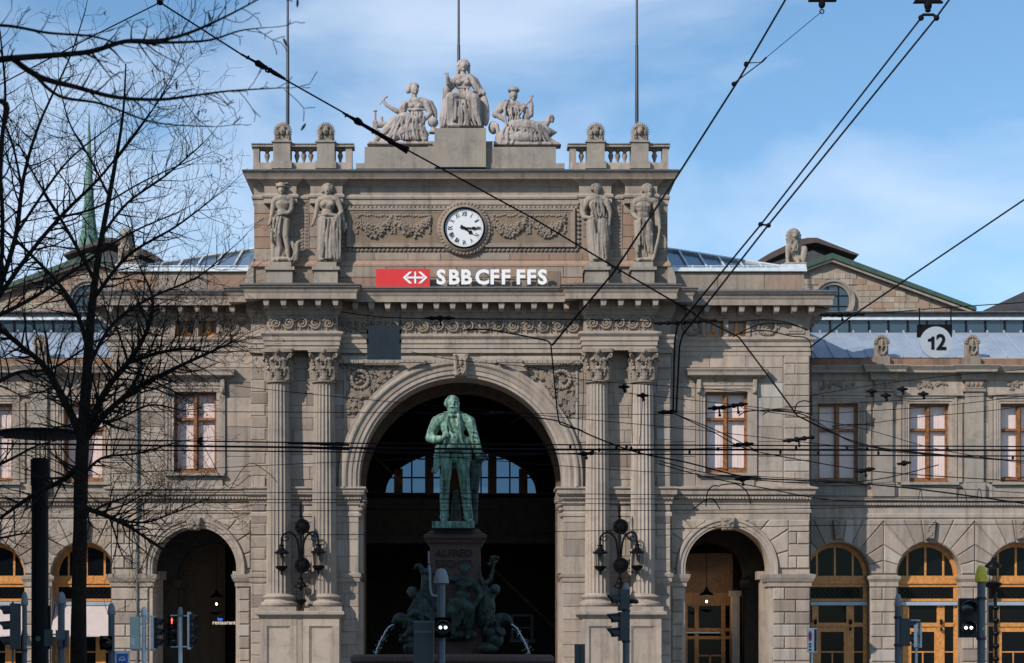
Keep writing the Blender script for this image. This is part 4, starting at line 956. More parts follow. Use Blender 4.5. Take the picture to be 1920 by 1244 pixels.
# ---------------- great hall seen through the arch
hb = B(); hx = 9.0; zt = Z(600, 0)
hb.box(-hx - .3, -hx, 1.75, 30, 0, zt); hb.box(hx, hx + .3, 1.75, 30, 0, zt); hb.box(-hx, hx, 1.75, 30, zt + .01, zt + .4)
hb.box(-hx, -5.6, 1.72, 2.2, 0, zt); hb.box(5.6, hx, 1.72, 2.2, 0, zt)
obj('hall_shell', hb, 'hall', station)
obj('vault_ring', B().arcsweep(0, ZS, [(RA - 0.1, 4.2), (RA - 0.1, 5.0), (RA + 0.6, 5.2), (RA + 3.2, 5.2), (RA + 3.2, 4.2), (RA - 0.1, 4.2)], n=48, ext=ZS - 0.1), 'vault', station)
yh = 26.0; kh = K(yh); zc = Z(925, yh); 
bw = B(); zl = Z(925, yh); Rw = 150 * kh; czw = Z(925, yh) - 0.0
arc = [(-Rw * 0.93 + 0, 0)]
RX, RH = 142 * kh, 80 * kh
def wtop(xx): 
    t = min(1, abs(xx) / RX); return zl + RH * math.sqrt(max(0.0, 1 - t * t))
xs = [-hx] + [-RX + 2 * RX * i / 90 for i in range(91)] + [hx]
for i in range(len(xs) - 1):
    a, c = xs[i], xs[i + 1]; m_ = (a + c) / 2
    if abs(m_) > RX: bw.box(a, c, yh, yh + .5, 0, zt)
    else: bw.prism([(a, wtop(a)), (c, wtop(c)), (c, zt), (a, zt)], yh, yh + .5); bw.box(a, c, yh, yh + .5, 0, zl)
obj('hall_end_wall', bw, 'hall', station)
lw = thing('lunette_window', None, None, (0, yh, zl)); lw.parent = station
for p in (-117, -59, 59, 117) : obj('frame', B().box((p - 8) * kh, (p + 8) * kh, yh - .2, yh + .3, zl - .1, wtop(p * kh)), 'wood_dark', lw)
obj('frame', B().box(-27 * kh, 27 * kh, yh - .2, yh + .3, zl - .1, zl + RH), 'wood_dark', lw)
gb_ = B()
for p in (-92, -38, 38, 92): gb_.box((p - 1.4) * kh, (p + 1.4) * kh, yh, yh + .2, zl, wtop(p * kh))
gb_.box(-RX, RX, yh + .02, yh + .18, Z(897, yh), Z(894.5, yh)); gb_.box(-80 * kh, 80 * kh, yh + .02, yh + .18, Z(862, yh), Z(859.5, yh))
obj('glazing_bar', gb_, 'black', lw)
obj('pane', B().add([(-RX - .3, yh + .2, zl - .2), (RX + .3, yh + .2, zl - .2), (RX + .3, yh + .2, zl + RH + .2), (-RX - .3, yh + .2, zl + RH + .2)], [(0, 1, 2, 3)]), 'glass_dim', lw)
bm_ = B().box(-hx, hx, 14, 14.5, Z(955, 14), Z(935, 14)).box(-hx, hx, 14.2, 14.6, Z(1005, 14), Z(955, 14)).box(-hx, hx, 13.7, 14.6, Z(1020, 14), Z(1006, 14))
obj('gallery_beam', bm_, 'hall', station)
gx = 9; bh = B()
for p in range(-180, 190, 27): bh.ell((p * K(13.9), 13.95, Z(942, 13.9)), (.08, .08, .08), 6, 4)
obj('hall_floor_inside', B().box(-hx, hx, 1.8, 30, -0.1, 0.02), 'hall', station)
pnl = B()
for p0, p1, q0, q1 in ((958, 963, 1155, 1200), (995, 1000, 1155, 1200), (958, 1000, 1152, 1156), (958, 1000, 1176, 1179), (955, 1003, 1199, 1205)): pnl.box(X(p0, 20), X(p1, 20), 20, 20.1, Z(q1, 20), Z(q0, 20))
obj('inner_window_frame', pnl, mat('grey_frame', (0.10, 0.12, 0.13), 0.6), station)

# ---------------- attic storey with clock
AXX = X(1252); za, zt = Z(541), Z(383)
at = thing('attic', None, None, (0, 0.1, za)); at.parent = station
def ax(p, s=1): return s * X(p)
core = B().box(-AXX, AXX, 0.1, 6.5, za, Z(321))
obj('wall', core, 'stone_red', at)
fa = B(); ra = random.Random(11)
for s in (-1, 1):
    a, c = sorted((s * X(1093), s * AXX)); ashlar(fa, a, c, Z(488), Z(378), 0.1, 0.56, 1.1, proud=0.03, rnd=ra)
ashlar(fa, -X(1093), X(1093), Z(488), Z(474), 0.1, 0.4, 1.7, proud=0.04, rnd=ra)
ashlar(fa, -X(1093), X(1093), Z(541), Z(500), 0.1, 0.54, 1.6, proud=0.12, rnd=ra)
obj('facing_stones', fa, 'stone_red', at, kind='stuff')
obj('plinth_moulding', B().sweep([(-AXX, 3), (-AXX, 0.1), (AXX, 0.1), (AXX, 3)], zz([(0, 500), (0.14, 499), (0.14, 495), (0.06, 490), (0, 487)])), 'stone_red', at)
for s in (-1, 1):
    sc_ = B(); pts = [(s * AXX, Z(541)), (s * (AXX + 0.42), Z(541)), (s * (AXX + 0.40), Z(522)), (s * (AXX + 0.28), Z(505)), (s * (AXX + 0.06), Z(488)), (s * AXX, Z(484))]
    obj('side_scroll', sc_.prism(pts, 0.0, 2.2, 0.02), 'stone_grey', at)
brk = []
for p0, p1 in ((497, 556), (583, 642)): brk += [(X(p0), 0.1), (X(p0), -0.2), (X(p1), -0.2), (X(p1), 0.1)]
hp = [(-AXX, 6.5), (-AXX, 0.1)] + brk; hp2 = [(-x_, y_) for x_, y_ in hp[::-1]]
obj('top_architrave', B().sweep(hp + hp2, zz([(0, 384), (0.04, 383), (0.04, 374), (0.10, 372), (0.12, 368), (0.06, 366), (0, 365)])), 'stone', at)
tc_ = B().sweep(hp + hp2, zz([(0, 366), (0.02, 350), (0.06, 349), (0.10, 346), (0.22, 341), (0.30, 338), (0, 337)])); obj('bed_moulding', tc_, 'stone', at)
for s in (-1, 1):
    for p0, p1 in ((1086, 1145), (1172, 1231)): obj('cornice_block', B().box(s * X(p0), s * X(p1), -0.2, 0.12, Z(384), Z(337)), 'stone', at)
obj('cornice', B().sweep([(-AXX, 6.5), (-AXX, -0.15), (AXX, -0.15), (AXX, 6.5)], zz([(0, 341), (0.16, 340), (0.30, 337), (0.32, 334), (0.36, 330), (0.42, 325), (0.46, 323), (0.46, 322.5), (0, 322)])), 'stone_red', at)
obj('lead_flashing', B().sweep([(-AXX, 6.5), (-AXX, -0.15), (AXX, -0.15), (AXX, 6.5)], zz([(0, 322.6), (0.48, 322.8), (0.5, 320.5), (0.47, 319.5), (-0.3, 318.8)])), 'lead', at)
obj('roof_deck', B().box(-AXX, AXX, -0.1, 6.5, Z(321) + .003, Z(319)), 'lead', at)
# carved panel, borders, garlands
PX = X(1092)
obj('recessed_panel', B().box(-X(1070), X(1070), 0.0, 0.1, Z(458), Z(397)), 'stone_brown', at)
ef = B()
for e, d in ((0, 0.12), (4, 0.07)):
    a, c = X(1078 - e), X(1074 - e); z0_, z1_ = Z(464 - e), Z(391 + e)
    t_ = 0.1
    ef.box(-a, a, 0.1 - d - .05, 0.1, z1_ - t_, z1_); ef.box(-a, a, 0.1 - d - .05, 0.1, z0_, z0_ + t_); ef.box(-a, -a + t_, 0.1 - d - .05, 0.1, z0_ + t_, z1_ - t_); ef.box(a - t_, a, 0.1 - d - .05, 0.1, z0_ + t_, z1_ - t_)
obj('panel_frame', ef, 'stone_carved', at)
rp = B(); u = X(1085)
for q in ([(-u, Z(389)), (u, Z(389))], [(-u, Z(468)), (u, Z(468))], [(-u, Z(466)), (-u, Z(391))], [(u, Z(466)), (u, Z(391))]): rope(rp, q, 0.3, 0.06, 0.2)
obj('rope_border', rp, 'stone_carved', at, kind='stuff')
for s in (-1, 1):
    sv = B()
    for q in range(2):
        xa_, xb_ = X(922 + q * 71) * s, X(922 + q * 71 + 66) * s; zt_ = Z(405)
        for row in range(26):
            t = (row + 0.5) / 26; sag = 1 - (2 * t - 1) ** 2; xx = lerp(xa_, xb_, t); thick = 0.10 + 0.20 * sag
            for _ in range(6): sv.ell((xx + ra.uniform(-.04, .04), -0.04 + ra.uniform(-.03, .03), zt_ - 0.12 - 0.62 * sag + ra.uniform(-thick, thick)), (0.07, 0.09, 0.07), 6, 4)
        cz_ = [(lerp(xa_, xb_, q_ / 12), zt_ - 0.04 - 0.42 * (1 - (2 * q_ / 12 - 1) ** 2)) for q_ in range(13)]; cl_ = [(lerp(xa_, xb_, q_ / 12), zt_ - 0.1 - 0.64 * (1 - (2 * q_ / 12 - 1) ** 2)) for q_ in range(13)]
        for q_ in range(12): sv.prism([cz_[q_], cz_[q_ + 1], cl_[q_ + 1], cl_[q_]], -0.07, 0.02)
        for row in range(14): t = row / 13; sv.ell((lerp(xa_, xb_, t), -0.01, zt_ + 0.02 - 0.16 * math.sin(math.pi * t) ** 2 * 0 + ra.uniform(-.05, .05)), (0.08, 0.06, 0.06), 6, 4)
        for xe in (xa_, xb_):
            for row in range(9): sv.ell((xe + ra.uniform(-.05, .05), -0.01, zt_ - 0.1 * row), (0.09, 0.07, 0.06), 6, 4, Matrix.Rotation(ra.uniform(0, 3), 3, 'Y'))
    obj('fruit_garland', sv, 'stone_carved', at, smooth=True, kind='stuff')
    cs = B(); cxx = s * X(1158)
    for row in range(16): 
        zz_ = lerp(Z(478), Z(378), row / 15)
        for u in (-1, 1): cs.ell((cxx + u * 0.09, 0.05, zz_), (0.11, 0.06, 0.06), 6, 4, Matrix.Rotation(u * 0.7, 3, 'Y'))
    cs.box(cxx - 0.22, cxx + 0.22, 0.04, 0.1, Z(481), Z(375))
    obj('leaf_strip', cs, 'stone_carved', at, kind='stuff')
# parapet: balustrades and the central plinth of the group
for s in (-1, 1):
    ba = thing('balustrade', None, None, (s * X(1160), 0.1, Z(320))); ba.parent = station
    yb0, yb1 = -0.05, 0.55
    b = B()
    for p0, p1 in ((1068, 1080), (1242, 1253)): b.box(s * X(p0), s * X(p1), yb0, yb1, Z(306), Z(277))
    b.box(s * X(1068), s * X(1253), yb0 - .05, yb1 + .05, Z(319), Z(306) - .002)
    obj('plinth', b, 'stone', ba)
    obj('rail', B().box(s * X(1064), s * X(1256), yb0 - .10, yb1 + .1, Z(277) + .002, Z(272.5)).box(s * X(1064), s * X(1256), yb0 - .14, yb1 + .14, Z(272.5) + .002, Z(270.5)), 'stone_grey', ba)
    for p0, p1 in ((1100, 1133), (1183, 1215)):
        obj('pier', B().box(s * X(p0), s * X(p1), yb0 - .2, yb1 + .2, Z(305), Z(270)).box(s * X(p0 - 3), s * X(p1 + 3), yb0 - .26, yb1 + .26, Z(319), Z(305) - .002).box(s * X(p0 - 3), s * X(p1 + 3), yb0 - .26, yb1 + .26, Z(270) + .002, Z(267)), 'stone_grey', ba)
    cxx = s * X(1090.5); zb_ = Z(306)
    bal = B().lathe((cxx, 0.25, zb_), [(0.09, 0), (0.09, 0.05), (0.05, 0.1), (0.07, 0.2), (0.12, 0.34), (0.13, 0.42), (0.09, 0.5), (0.07, 0.54), (0.13, 0.6), (0.14, 0.7)], 12)
    b0 = obj('baluster', bal, 'stone_carved', ba, smooth=True, autos=50)
    for p in (1146, 1159, 1172, 1228): shift(b0, s * X(p) - cxx)
    obj('baluster_rail_soffit', B().box(s * X(1080), s * X(1242), 0.1, 0.4, Z(280), Z(277)), 'stone_grey', ba)
def bl(p0, q0, p1, q1, y0_, y1_): return B().box(X(p0), X(p1), y0_, y1_, Z(q1), Z(q0))
gp = thing('statue_plinth', None, None, (0, 0, Z(320))); gp.parent = station
obj('step', B().box(-X(1044), X(1042), -0.2, 1.9, Z(319), Z(278)).box(-X(1060), X(1058), -0.25, 2, Z(319), Z(309)), 'stone_grey', gp)
obj('step', B().box(-X(913), X(911), -0.5, 2.0, Z(318.5), Z(246)), 'stone_grey', gp)
obj('step', B().box(-X(926), X(924), 0.3, 2.2, Z(278), Z(262)), 'stone_grey', gp)
# ---------------- wall clock
CX_, CZ_ = X(870.5, -0.3), Z(427, -0.3)
ck = thing('wall_clock', 'round white clock with black Roman numerals in a carved stone ring', 'clock', (CX_, -0.3, CZ_))
rad = 36 * K(-.3)
obj('carved_ring', B().lathe((CX_, 0.1, CZ_), [(1.28, 0), (1.28, -0.12), (1.22, -0.2), (1.12, -0.22), (1.06, -0.3), (0.98, -0.34), (0.96, -0.2), (0.96, -0.1)], 64, 'y'), 'stone_carved', ck, smooth=True)
rr = B()
for q in range(44): a = q * 2 * math.pi / 44; rr.ell((CX_ + math.cos(a) * 1.17, -0.1, CZ_ + math.sin(a) * 1.17), (0.09, 0.07, 0.05), 6, 4, Matrix.Rotation(-a + 0.7, 3, 'Y'))
obj('ring_beads', rr, 'stone_carved', ck, kind='stuff')
obj('rim', B().lathe((CX_, -0.2, CZ_), [(0.935, 0.1), (0.935, -0.08), (0.915, -0.1), (0.895, -0.08), (0.895, 0.1)], 64, 'y'), 'iron', ck, smooth=True)
obj('dial', B().lathe((CX_, -0.2, CZ_), [(0.9, 0.1), (0.9, 0.0), (0.001, 0.0)], 64, 'y'), 'dial', ck)
for i, nu in enumerate(('XII', 'I', 'II', 'III', 'IV', 'V', 'VI', 'VII', 'VIII', 'IX', 'X', 'XI')):
    a = -i * math.pi / 6; r0 = 0.56
    t = text('numeral', nu, 0.31, (CX_ + math.sin(-a) * r0, -0.215, CZ_ + math.cos(a) * r0), 'black', ck, 0.006, 0.0, rot=(R(90), 0, 0), sx=0.62)
    t.rotation_euler = (Matrix.Rotation(-a, 3, 'Y') @ Matrix.Rotation(R(90), 3, 'X')).to_euler()
tk = B()
for i in range(60):
    a = i * math.pi / 30; c_, s_ = math.sin(a), math.cos(a); tk.tube([(CX_ + c_ * 0.81, -0.215, CZ_ + s_ * 0.81), (CX_ + c_ * 0.84, -0.215, CZ_ + s_ * 0.84)], 0.006, 4)
obj('minute_marks', tk, 'black', ck, kind='stuff')
def hand(name, ang, ln, wd, y_):
    d = Vector((math.sin(R(ang)), 0, math.cos(R(ang)))); n_ = Vector((d.z, 0, -d.x)); c = Vector((CX_, y_, CZ_)); b = B()
    P = [c - d * 0.2 - n_ * wd, c - d * 0.2 + n_ * wd, c + d * ln * 0.45 + n_ * wd * 0.8, c + d * ln * 0.5 + n_ * wd * 2.2, c + d * ln * 0.62 + n_ * wd * 1.8, c + d * ln * 0.7 + n_ * wd * 0.5, c + d * ln, c + d * ln * 0.7 - n_ * wd * 0.5, c + d * ln * 0.62 - n_ * wd * 1.8, c + d * ln * 0.5 - n_ * wd * 2.2, c + d * ln * 0.45 - n_ * wd * 0.8]
    m_ = len(P); off = Vector((0, 0.012, 0)); b.add(P + [p + off for p in P], [tuple(range(m_)), tuple(range(m_, 2 * m_))] + [(i, (i + 1) % m_, m_ + (i + 1) % m_, m_ + i) for i in range(m_)])
    obj(name, b, 'black', ck)
hand('hour_hand', 126, 0.62, 0.045, -0.24); hand('minute_hand', 92, 0.8, 0.032, -0.26)
obj('hub', B().lathe((CX_, -0.28, CZ_), [(0.06, 0.06), (0.06, 0)], 16, 'y'), 'black', ck)
# ---------------- station sign
ys = -0.55
sg = thing('station_sign', 'long red and white lettered sign above the portal cornice', 'sign', (X(864, ys), ys, Z(538, ys)))
obj('red_panel', B().box(X(705, ys), X(806, ys), ys, ys + 0.12, Z(538.5, ys), Z(504.5, ys)), 'sign_red', sg)
def emb(px_, py_): return (X(px_, ys), Z(py_, ys))
lg = B(); cx0, cz0 = emb(779, 521)
def pol(pts): lg.prism([(X(p, ys), Z(q, ys)) for p, q in pts], ys - 0.02, ys + .001)
pol([(776.8, 510), (780.2, 510), (780.2, 532), (776.8, 532)]); pol([(763, 519.3), (776.8, 519.3), (776.8, 522.7), (763, 522.7)]); pol([(780.2, 519.3), (794, 519.3), (794, 522.7), (780.2, 522.7)])
for u in (-1, 1):
    def m(p): return 778.5 + u * (p - 778.5)
    pol([(m(784), 510), (m(789.5), 510), (m(801.5), 521), (m(796), 521)]); pol([(m(796), 521), (m(801.5), 521), (m(789.5), 532), (m(784), 532)])
obj('arrow_emblem', lg, 'sign_white', sg)
for ch, p in zip('SBBCFFFFS', (827, 851, 874, 904, 927, 948, 976, 996, 1017)):
    text('letter', ch, 0.93, (X(p, ys), ys + 0.02, Z(532.5, ys)), 'sign_white', sg, 0.035, 0.032, sx=1.0)
bk = B()
for p in (736, 776, 845, 905, 938, 990): bk.tube([(X(p, ys), ys + 0.6, Z(506, ys)), (X(p, ys), ys + 0.1, Z(502, ys)), (X(p, ys), ys + 0.1, Z(510, ys))], 0.02, 5)
bk.box(X(812, ys), X(1030, ys), ys + 0.14, ys + 0.2, Z(524, ys), Z(522, ys)).box(X(812, ys), X(1030, ys), ys + 0.2, ys + 0.62, Z(538, ys), Z(536, ys))
obj('mounting_bracket', bk, 'lead', sg)
obj('backing_strip', B().box(X(1028, ys), X(1052, ys), 0.0, -0.05, Z(538, 0), Z(509, 0)), 'stone_brown', sg)
# ---------------- place the rusticated blocks: the largest as single stones
def ar_(p): return abs(sum(p[i][0] * p[(i + 1) % len(p)][1] - p[(i + 1) % len(p)][0] * p[i][1] for i in range(len(p)))) / 2
stones_big.sort(key=lambda q: -ar_(q[0]) - (0.6 if q[1] > 0.5 else 0))
rest = B()
for i, (poly, y_, ch, dp, par) in enumerate(stones_big):
    if i < STONE_MAX: obj('stone', B().prism(poly, y_, y_ + dp, ch), 'stone_block', par)
    else: rest.prism(poly, y_, y_ + dp, ch)
if rest.v: obj('small_facing_stones', rest, 'stone_block', station, kind='stuff')
print('stones', len(stones_big))

# ================================================================== train hall behind, far roofs, spire
for s in (-1, 1):
    yg = 11.0; k = K(yg); gc = s * X(1558, yg)
    hall = thing('train_hall', ('sandstone gable with round window rising behind the right wing roof' if s > 0 else 'sandstone gable behind bare tree branches and the left wing roof'), 'building', (gc, yg, 0), 'gabled halls behind the wings')
    za_, ze = Z(493, yg), Z(585, yg); hw = (1810 - 1558) * k
    gw = B(); oc = (gc + s * 4 * k, Z(565, yg)); ro_ = 30 * k
    gw.prism([(gc - hw, 0), (gc + hw, 0), (gc + hw, ze), (gc, za_), (gc - hw, ze)], yg + 0.08, yg + 0.6)
    obj('wall', gw, 'stone_gable', hall)
    gs = B(); row = 0; z = Z(600, yg); hh_ = 11 * k
    while z < za_:
        half = hw * (1 - (z + hh_ - ze) / (za_ - ze)) if z + hh_ > ze else hw
        xx = -hw + (row % 2) * 0.35
        while xx < hw:
            w_ = 0.62 + ra.uniform(-.1, .1)
            if abs(xx) < half - .05 and abs(xx + w_) < half - .05 and not (math.hypot(xx + w_ / 2 - (oc[0] - gc), z + hh_ / 2 - oc[1]) < ro_ + 0.32): gs.prism(rect(gc + xx, gc + xx + w_, z, z + hh_, 0.01), yg + 0.03, yg + 0.1)
            xx += w_
        z += hh_; row += 1
    obj('facing_stones', gs, 'stone_gable', hall, kind='stuff')
    obj('round_window_surround', B().arcsweep(oc[0], oc[1], [(ro_, yg + .1), (ro_, yg - 0.1), (ro_ + .1, yg - .12), (ro_ + 0.16, yg - .2), (ro_ + 0.28, yg - .2), (ro_ + 0.3, yg + .1)], 0, 360, 48), 'stone_grey', hall, smooth=True)
    rw = obj('round_window', B().lathe((oc[0], yg + .02, oc[1]), [(ro_, 0.03), (ro_, 0)], 40, 'y'), 'pane_blue', hall)
    br = B()
    for u in (-0.33, 0.33): 
        hq = math.sqrt(1 - u * u) * ro_
        br.box(oc[0] + u * ro_ - .03, oc[0] + u * ro_ + .03, yg - .02, yg + .01, oc[1] - hq, oc[1] + hq); br.box(oc[0] - hq, oc[0] + hq, yg - .021, yg + .011, oc[1] + u * ro_ - .025, oc[1] + u * ro_ + .025)
    obj('glazing_bar', br, 'black', rw)
    for u in (-1, 1):
        e = B().add([(gc, yg - .25, za_ + .02), (gc + u * (hw + .3), yg - .25, ze - .1), (gc + u * (hw + .3), yg - .25, ze + .14 - .1), (gc, yg - .25, za_ + .16), (gc, yg + .1, za_ + .02), (gc + u * (hw + .3), yg + .1, ze - .1), (gc + u * (hw + .3), yg + .1, ze + .04), (gc, yg + .1, za_ + .16)], [(0, 1, 2, 3), (4, 7, 6, 5), (0, 4, 5, 1), (3, 2, 6, 7), (1, 5, 6, 2)])
        obj('verge_moulding', e, 'stone_grey', hall)
        q = B().add([(gc, yg - .35, za_ + .16), (gc + u * (hw + .5), yg - .35, ze + .0), (gc + u * (hw + .5), yg - .35, ze + .2), (gc, yg - .35, za_ + .45), (gc, yg + 40, za_ + .16), (gc + u * (hw + .5), yg + 40, ze + .0), (gc + u * (hw + .5), yg + 40, ze + .2), (gc, yg + 40, za_ + .45)], [(0, 1, 2, 3), (4, 7, 6, 5), (0, 4, 5, 1), (3, 2, 6, 7), (1, 5, 6, 2)])
        obj('roof', q, 'copper_edge', hall)
    # dark monitor roof further back
    ym = yg + 9; 
    P = [(1412, 496), (1425, 486), (1445, 474), (1470, 462), (1500, 449), (1515, 446), (1532, 446), (1611, 477), (1609, 480), (1535, 456), (1528, 455), (1500, 460), (1470, 474), (1440, 488), (1430, 496)]
    def ext(P_, m_, name, y0_, y1_):
        pts = [(s * X(p, y0_), Z(q, y0_)) for p, q in P_]; n_ = len(pts)
        b = B(); b.add([(p[0], y0_, p[1]) for p in pts] + [(p[0], y1_, p[1]) for p in pts], [tuple(range(n_)), tuple(range(n_, 2 * n_))] + [(i, (i + 1) % n_, n_ + (i + 1) % n_, n_ + i) for i in range(n_)])
        return obj(name, b, m_, hall)
    ext(P, 'tile_brown', 'monitor_roof', ym, ym + 30)
    ext([(1440, 486), (1500, 458), (1528, 453), (1583, 473), (1583, 500), (1440, 500)], 'slate', 'monitor_wall', ym + 1.2, ym + 29)
    ext([(1400, 510), (1470, 486), (1524, 470), (1552, 482), (1552, 510)], 'slate', 'slate_roof', ym - 2, ym + .9)
    # slate roof beyond
    if s > 0:
        fr2 = thing('far_roof', 'dark slate roof slope rising at the right edge behind the wing', 'building', (s * X(1960, 25), 25, 0))
        P2 = [(1832, 588), (1925, 545), (1990, 515), (2060, 560), (2060, 600), (1832, 600)]; b = B(); n_ = len(P2)
        b.add([(X(p, 25), 25, Z(q, 25)) for p, q in P2] + [(X(p, 25), 50, Z(q, 25)) for p, q in P2], [tuple(range(n_)), tuple(range(n_, 2 * n_))] + [(i, (i + 1) % n_, n_ + (i + 1) % n_, n_ + i) for i in range(n_)])
        obj('roof', b, 'slate', fr2); obj('wall', B().box(X(1836, 25), X(2055, 25), 25.5, 49, 0, Z(601, 25)), 'plaster', fr2)
ysp = 170; k = K(ysp); xs_ = X(167, ysp)
spi = thing('church_spire', 'slender green copper spire seen through the bare branches', 'church', (xs_, ysp, 0))
obj('spire', B().lathe((xs_, ysp, 0), [(26 * k, Z(500, ysp)), (20 * k, Z(455, ysp)), (14 * k, Z(430, ysp)), (9.5 * k, Z(380, ysp)), (5 * k, Z(300, ysp)), (2.2 * k, Z(245, ysp)), (0.8 * k, Z(215, ysp)), (0.6 * k, Z(206, ysp))], 8), 'copper', spi)
obj('tower', B().box(xs_ - 24 * k, xs_ + 24 * k, ysp - 24 * k, ysp + 24 * k, 0, Z(500, ysp)), 'plaster', spi)
obj('gable_trim', B().prism([(xs_ - 22 * k, Z(500, ysp)), (xs_, Z(440, ysp)), (xs_ + 22 * k, Z(500, ysp))], ysp - 26 * k, ysp - 20 * k), 'copper', spi)
for i, (p, q0, yy) in enumerate(((539.5, 250, 1.0), (860, 260, 2.3), (1194, 250, 1.0))):
    lab = ('tall dark flagpole rising behind the carved finials at the left end of the attic', 'dark flagpole rising behind the crowned central roof statue', 'tall dark flagpole rising behind the carved finials at the right end of the attic')[i]
    b = B().lathe((X(p, yy), yy, 0), [(0.09, Z(320, yy)), (0.085, Z(200, yy)), (0.075, Z(85, yy)), (0.06, Z(84, yy)), (0.05, Z(-60, yy)), (0.04, Z(-160, yy))], 12)
    setp(obj('flagpole', b, 'flag', None, smooth=True), lab, 'flagpole', 'flagpoles on the roof')
# ================================================================== ground
def flat(name, x0, x1, y0, y1, z, m, **kw):
    return obj(name, B().add([(x0, y0, z), (x1, y0, z), (x1, y1, z), (x0, y1, z)], [(0, 1, 2, 3)]), m, None, **kw)
flat('ground', -900, 900, -500, 1200, -0.16, 'asphalt', kind='structure')
pv = obj('pavement', B().box(-60, 60, -16, 4, -0.14, -0.004), 'paving', None, kind='structure')
pl = obj('plaza', B().box(-13, 13, -34, -16.2, -0.14, -0.004), 'paving', None, kind='structure')
obj('kerb', B().box(-60, 60, -16.18, -16.001, -0.15, 0.0), 'kerb', None, kind='structure')
obj('near_pavement', B().box(-60, 60, -75, -48, -0.14, -0.004), 'paving', None, kind='structure')
rl = B()
for yy in (-38.0, -39.45, -43.0, -44.45): rl.box(-80, 80, yy, yy + 0.07, -0.158, -0.15)
obj('tram_rails', rl, 'pole_pale', None, kind='structure')
mk = B()
for i in range(30): mk.add([(-60 + i * 4, -46, -0.155), (-58 + i * 4, -46, -0.155), (-58 + i * 4, -45.85, -0.155), (-60 + i * 4, -45.85, -0.155)], [(0, 1, 2, 3)])
obj('road_markings', mk, 'paint', None, kind='structure')
# town block beside the camera: its shade keeps the near square dark
tb = thing('town_block', 'plain plastered town block at the near left side of the square', 'building', (-45, -72, 0))
HB = 30
obj('wall', B().box(-80, -17.5, -104, -44.5, 0, HB), 'plaster', tb)
obj('roof', B().add([(-80.5, -104.5, HB), (-17, -104.5, HB), (-17, -44, HB), (-80.5, -44, HB), (-70, -94, HB + 4), (-27, -94, HB + 4), (-27, -54, HB + 4), (-70, -54, HB + 4)], [(0, 1, 2, 3), (0, 1, 5, 4), (1, 2, 6, 5), (2, 3, 7, 6), (3, 0, 4, 7), (4, 5, 6, 7)]), 'slate', tb)
w0 = None
for f_ in range(7):
    for j in range(18):
        if w0 is None: w0 = obj('window', B().box(-17.5, -17.42, -102, -100.7, 3, 5), 'pane_dark', tb); continue
        o = w0.copy(); COL.objects.link(o); o.location = w0.location + Vector((0, j * 3.2, f_ * 3.8))
# ================================================================== SCULPTURE
def zoomer(ox, oy, sc, y0):
    """measure in an enlarged crop -> metres at the depth y0; d = depth in the same units, + away"""
    k = K(y0) / sc
    def f(x, y, d=0): yy = y0 + d * k; return (X(ox + x / sc, y0), yy, Z(oy + y / sc, y0))
    return f, k
def sculpt(name, zm, prims, m, parent, vox=0.028, smooth=4, extra=None, disp=0.02):
    f, k = zm; b = B()
    for p in prims:
        t = p[0]
        if t == 'c':
            q = p[1]
            for i in range(len(q) - 1): b.capsule(f(*q[i][:3]), f(*q[i + 1][:3]), q[i][3] * k, q[i + 1][3] * k, 10)
        elif t == 'e':
            x, y, d, rx, ry, rd = p[1:7]; rot = Matrix.Rotation(R(p[7]), 3, 'Y') if len(p) > 7 else None
            b.ell(f(x, y, d), (rx * k, rd * k, ry * k), 14, 10, rot)
        elif t == 'b':
            x0, y0, x1, y1, d0, d1 = p[1:7]; a = f(x0, y0, d0); c = f(x1, y1, d1); b.box(a[0], c[0], a[1], c[1], a[2], c[2])
        elif t == 'p':      # slab of outline
            pts = p[1]; d0, d1 = p[2:4]; o = [f(x, y, d0) for x, y in pts] + [f(x, y, d1) for x, y in pts]; n = len(pts)
            b.add(o, [tuple(range(n)), tuple(range(2 * n - 1, n - 1, -1))] + [(i, (i + 1) % n, n + (i + 1) % n, n + i) for i in range(n)])
    me = bpy.data.meshes.new('tmp'); me.from_pydata([tuple(v) for v in b.v], [], b.f)
    bm = bmesh.new(); bm.from_mesh(me)
    for fc in list(bm.faces):
        if len(fc.verts) > 4: bmesh.ops.triangulate(bm, faces=[fc])
    bmesh.ops.recalc_face_normals(bm, faces=bm.faces); bm.to_mesh(me); bm.free()
    o = bpy.data.objects.new('tmp', me); COL.objects.link(o)
    r = o.modifiers.new('r', 'REMESH'); r.mode = 'VOXEL'; r.voxel_size = vox; r.use_smooth_shade = True
    if smooth: sm = o.modifiers.new('s', 'SMOOTH'); sm.iterations = smooth; sm.factor = 0.5
    if disp:
        tx = bpy.data.textures.get('chisel') or bpy.data.textures.new('chisel', 'CLOUDS'); tx.noise_scale = 0.13; tx.noise_depth = 2
        dm = o.modifiers.new('d', 'DISPLACE'); dm.texture = tx; dm.strength = disp; dm.mid_level = 0.5; dm.texture_coords = 'LOCAL'
    dg = bpy.context.evaluated_depsgraph_get(); me2 = bpy.data.meshes.new_from_object(o.evaluated_get(dg)); me2.name = name
    bpy.data.objects.remove(o); bpy.data.meshes.remove(me)
    for p_ in me2.polygons: p_.use_smooth = True
    me2.materials.clear(); me2.materials.append(M[m])
    if parent is not None: t = origin(parent); me2.transform(Matrix.Translation(-t))
    q = bpy.data.objects.new(name, me2); COL.objects.link(q)
    if parent is not None: q.parent = parent
    return q
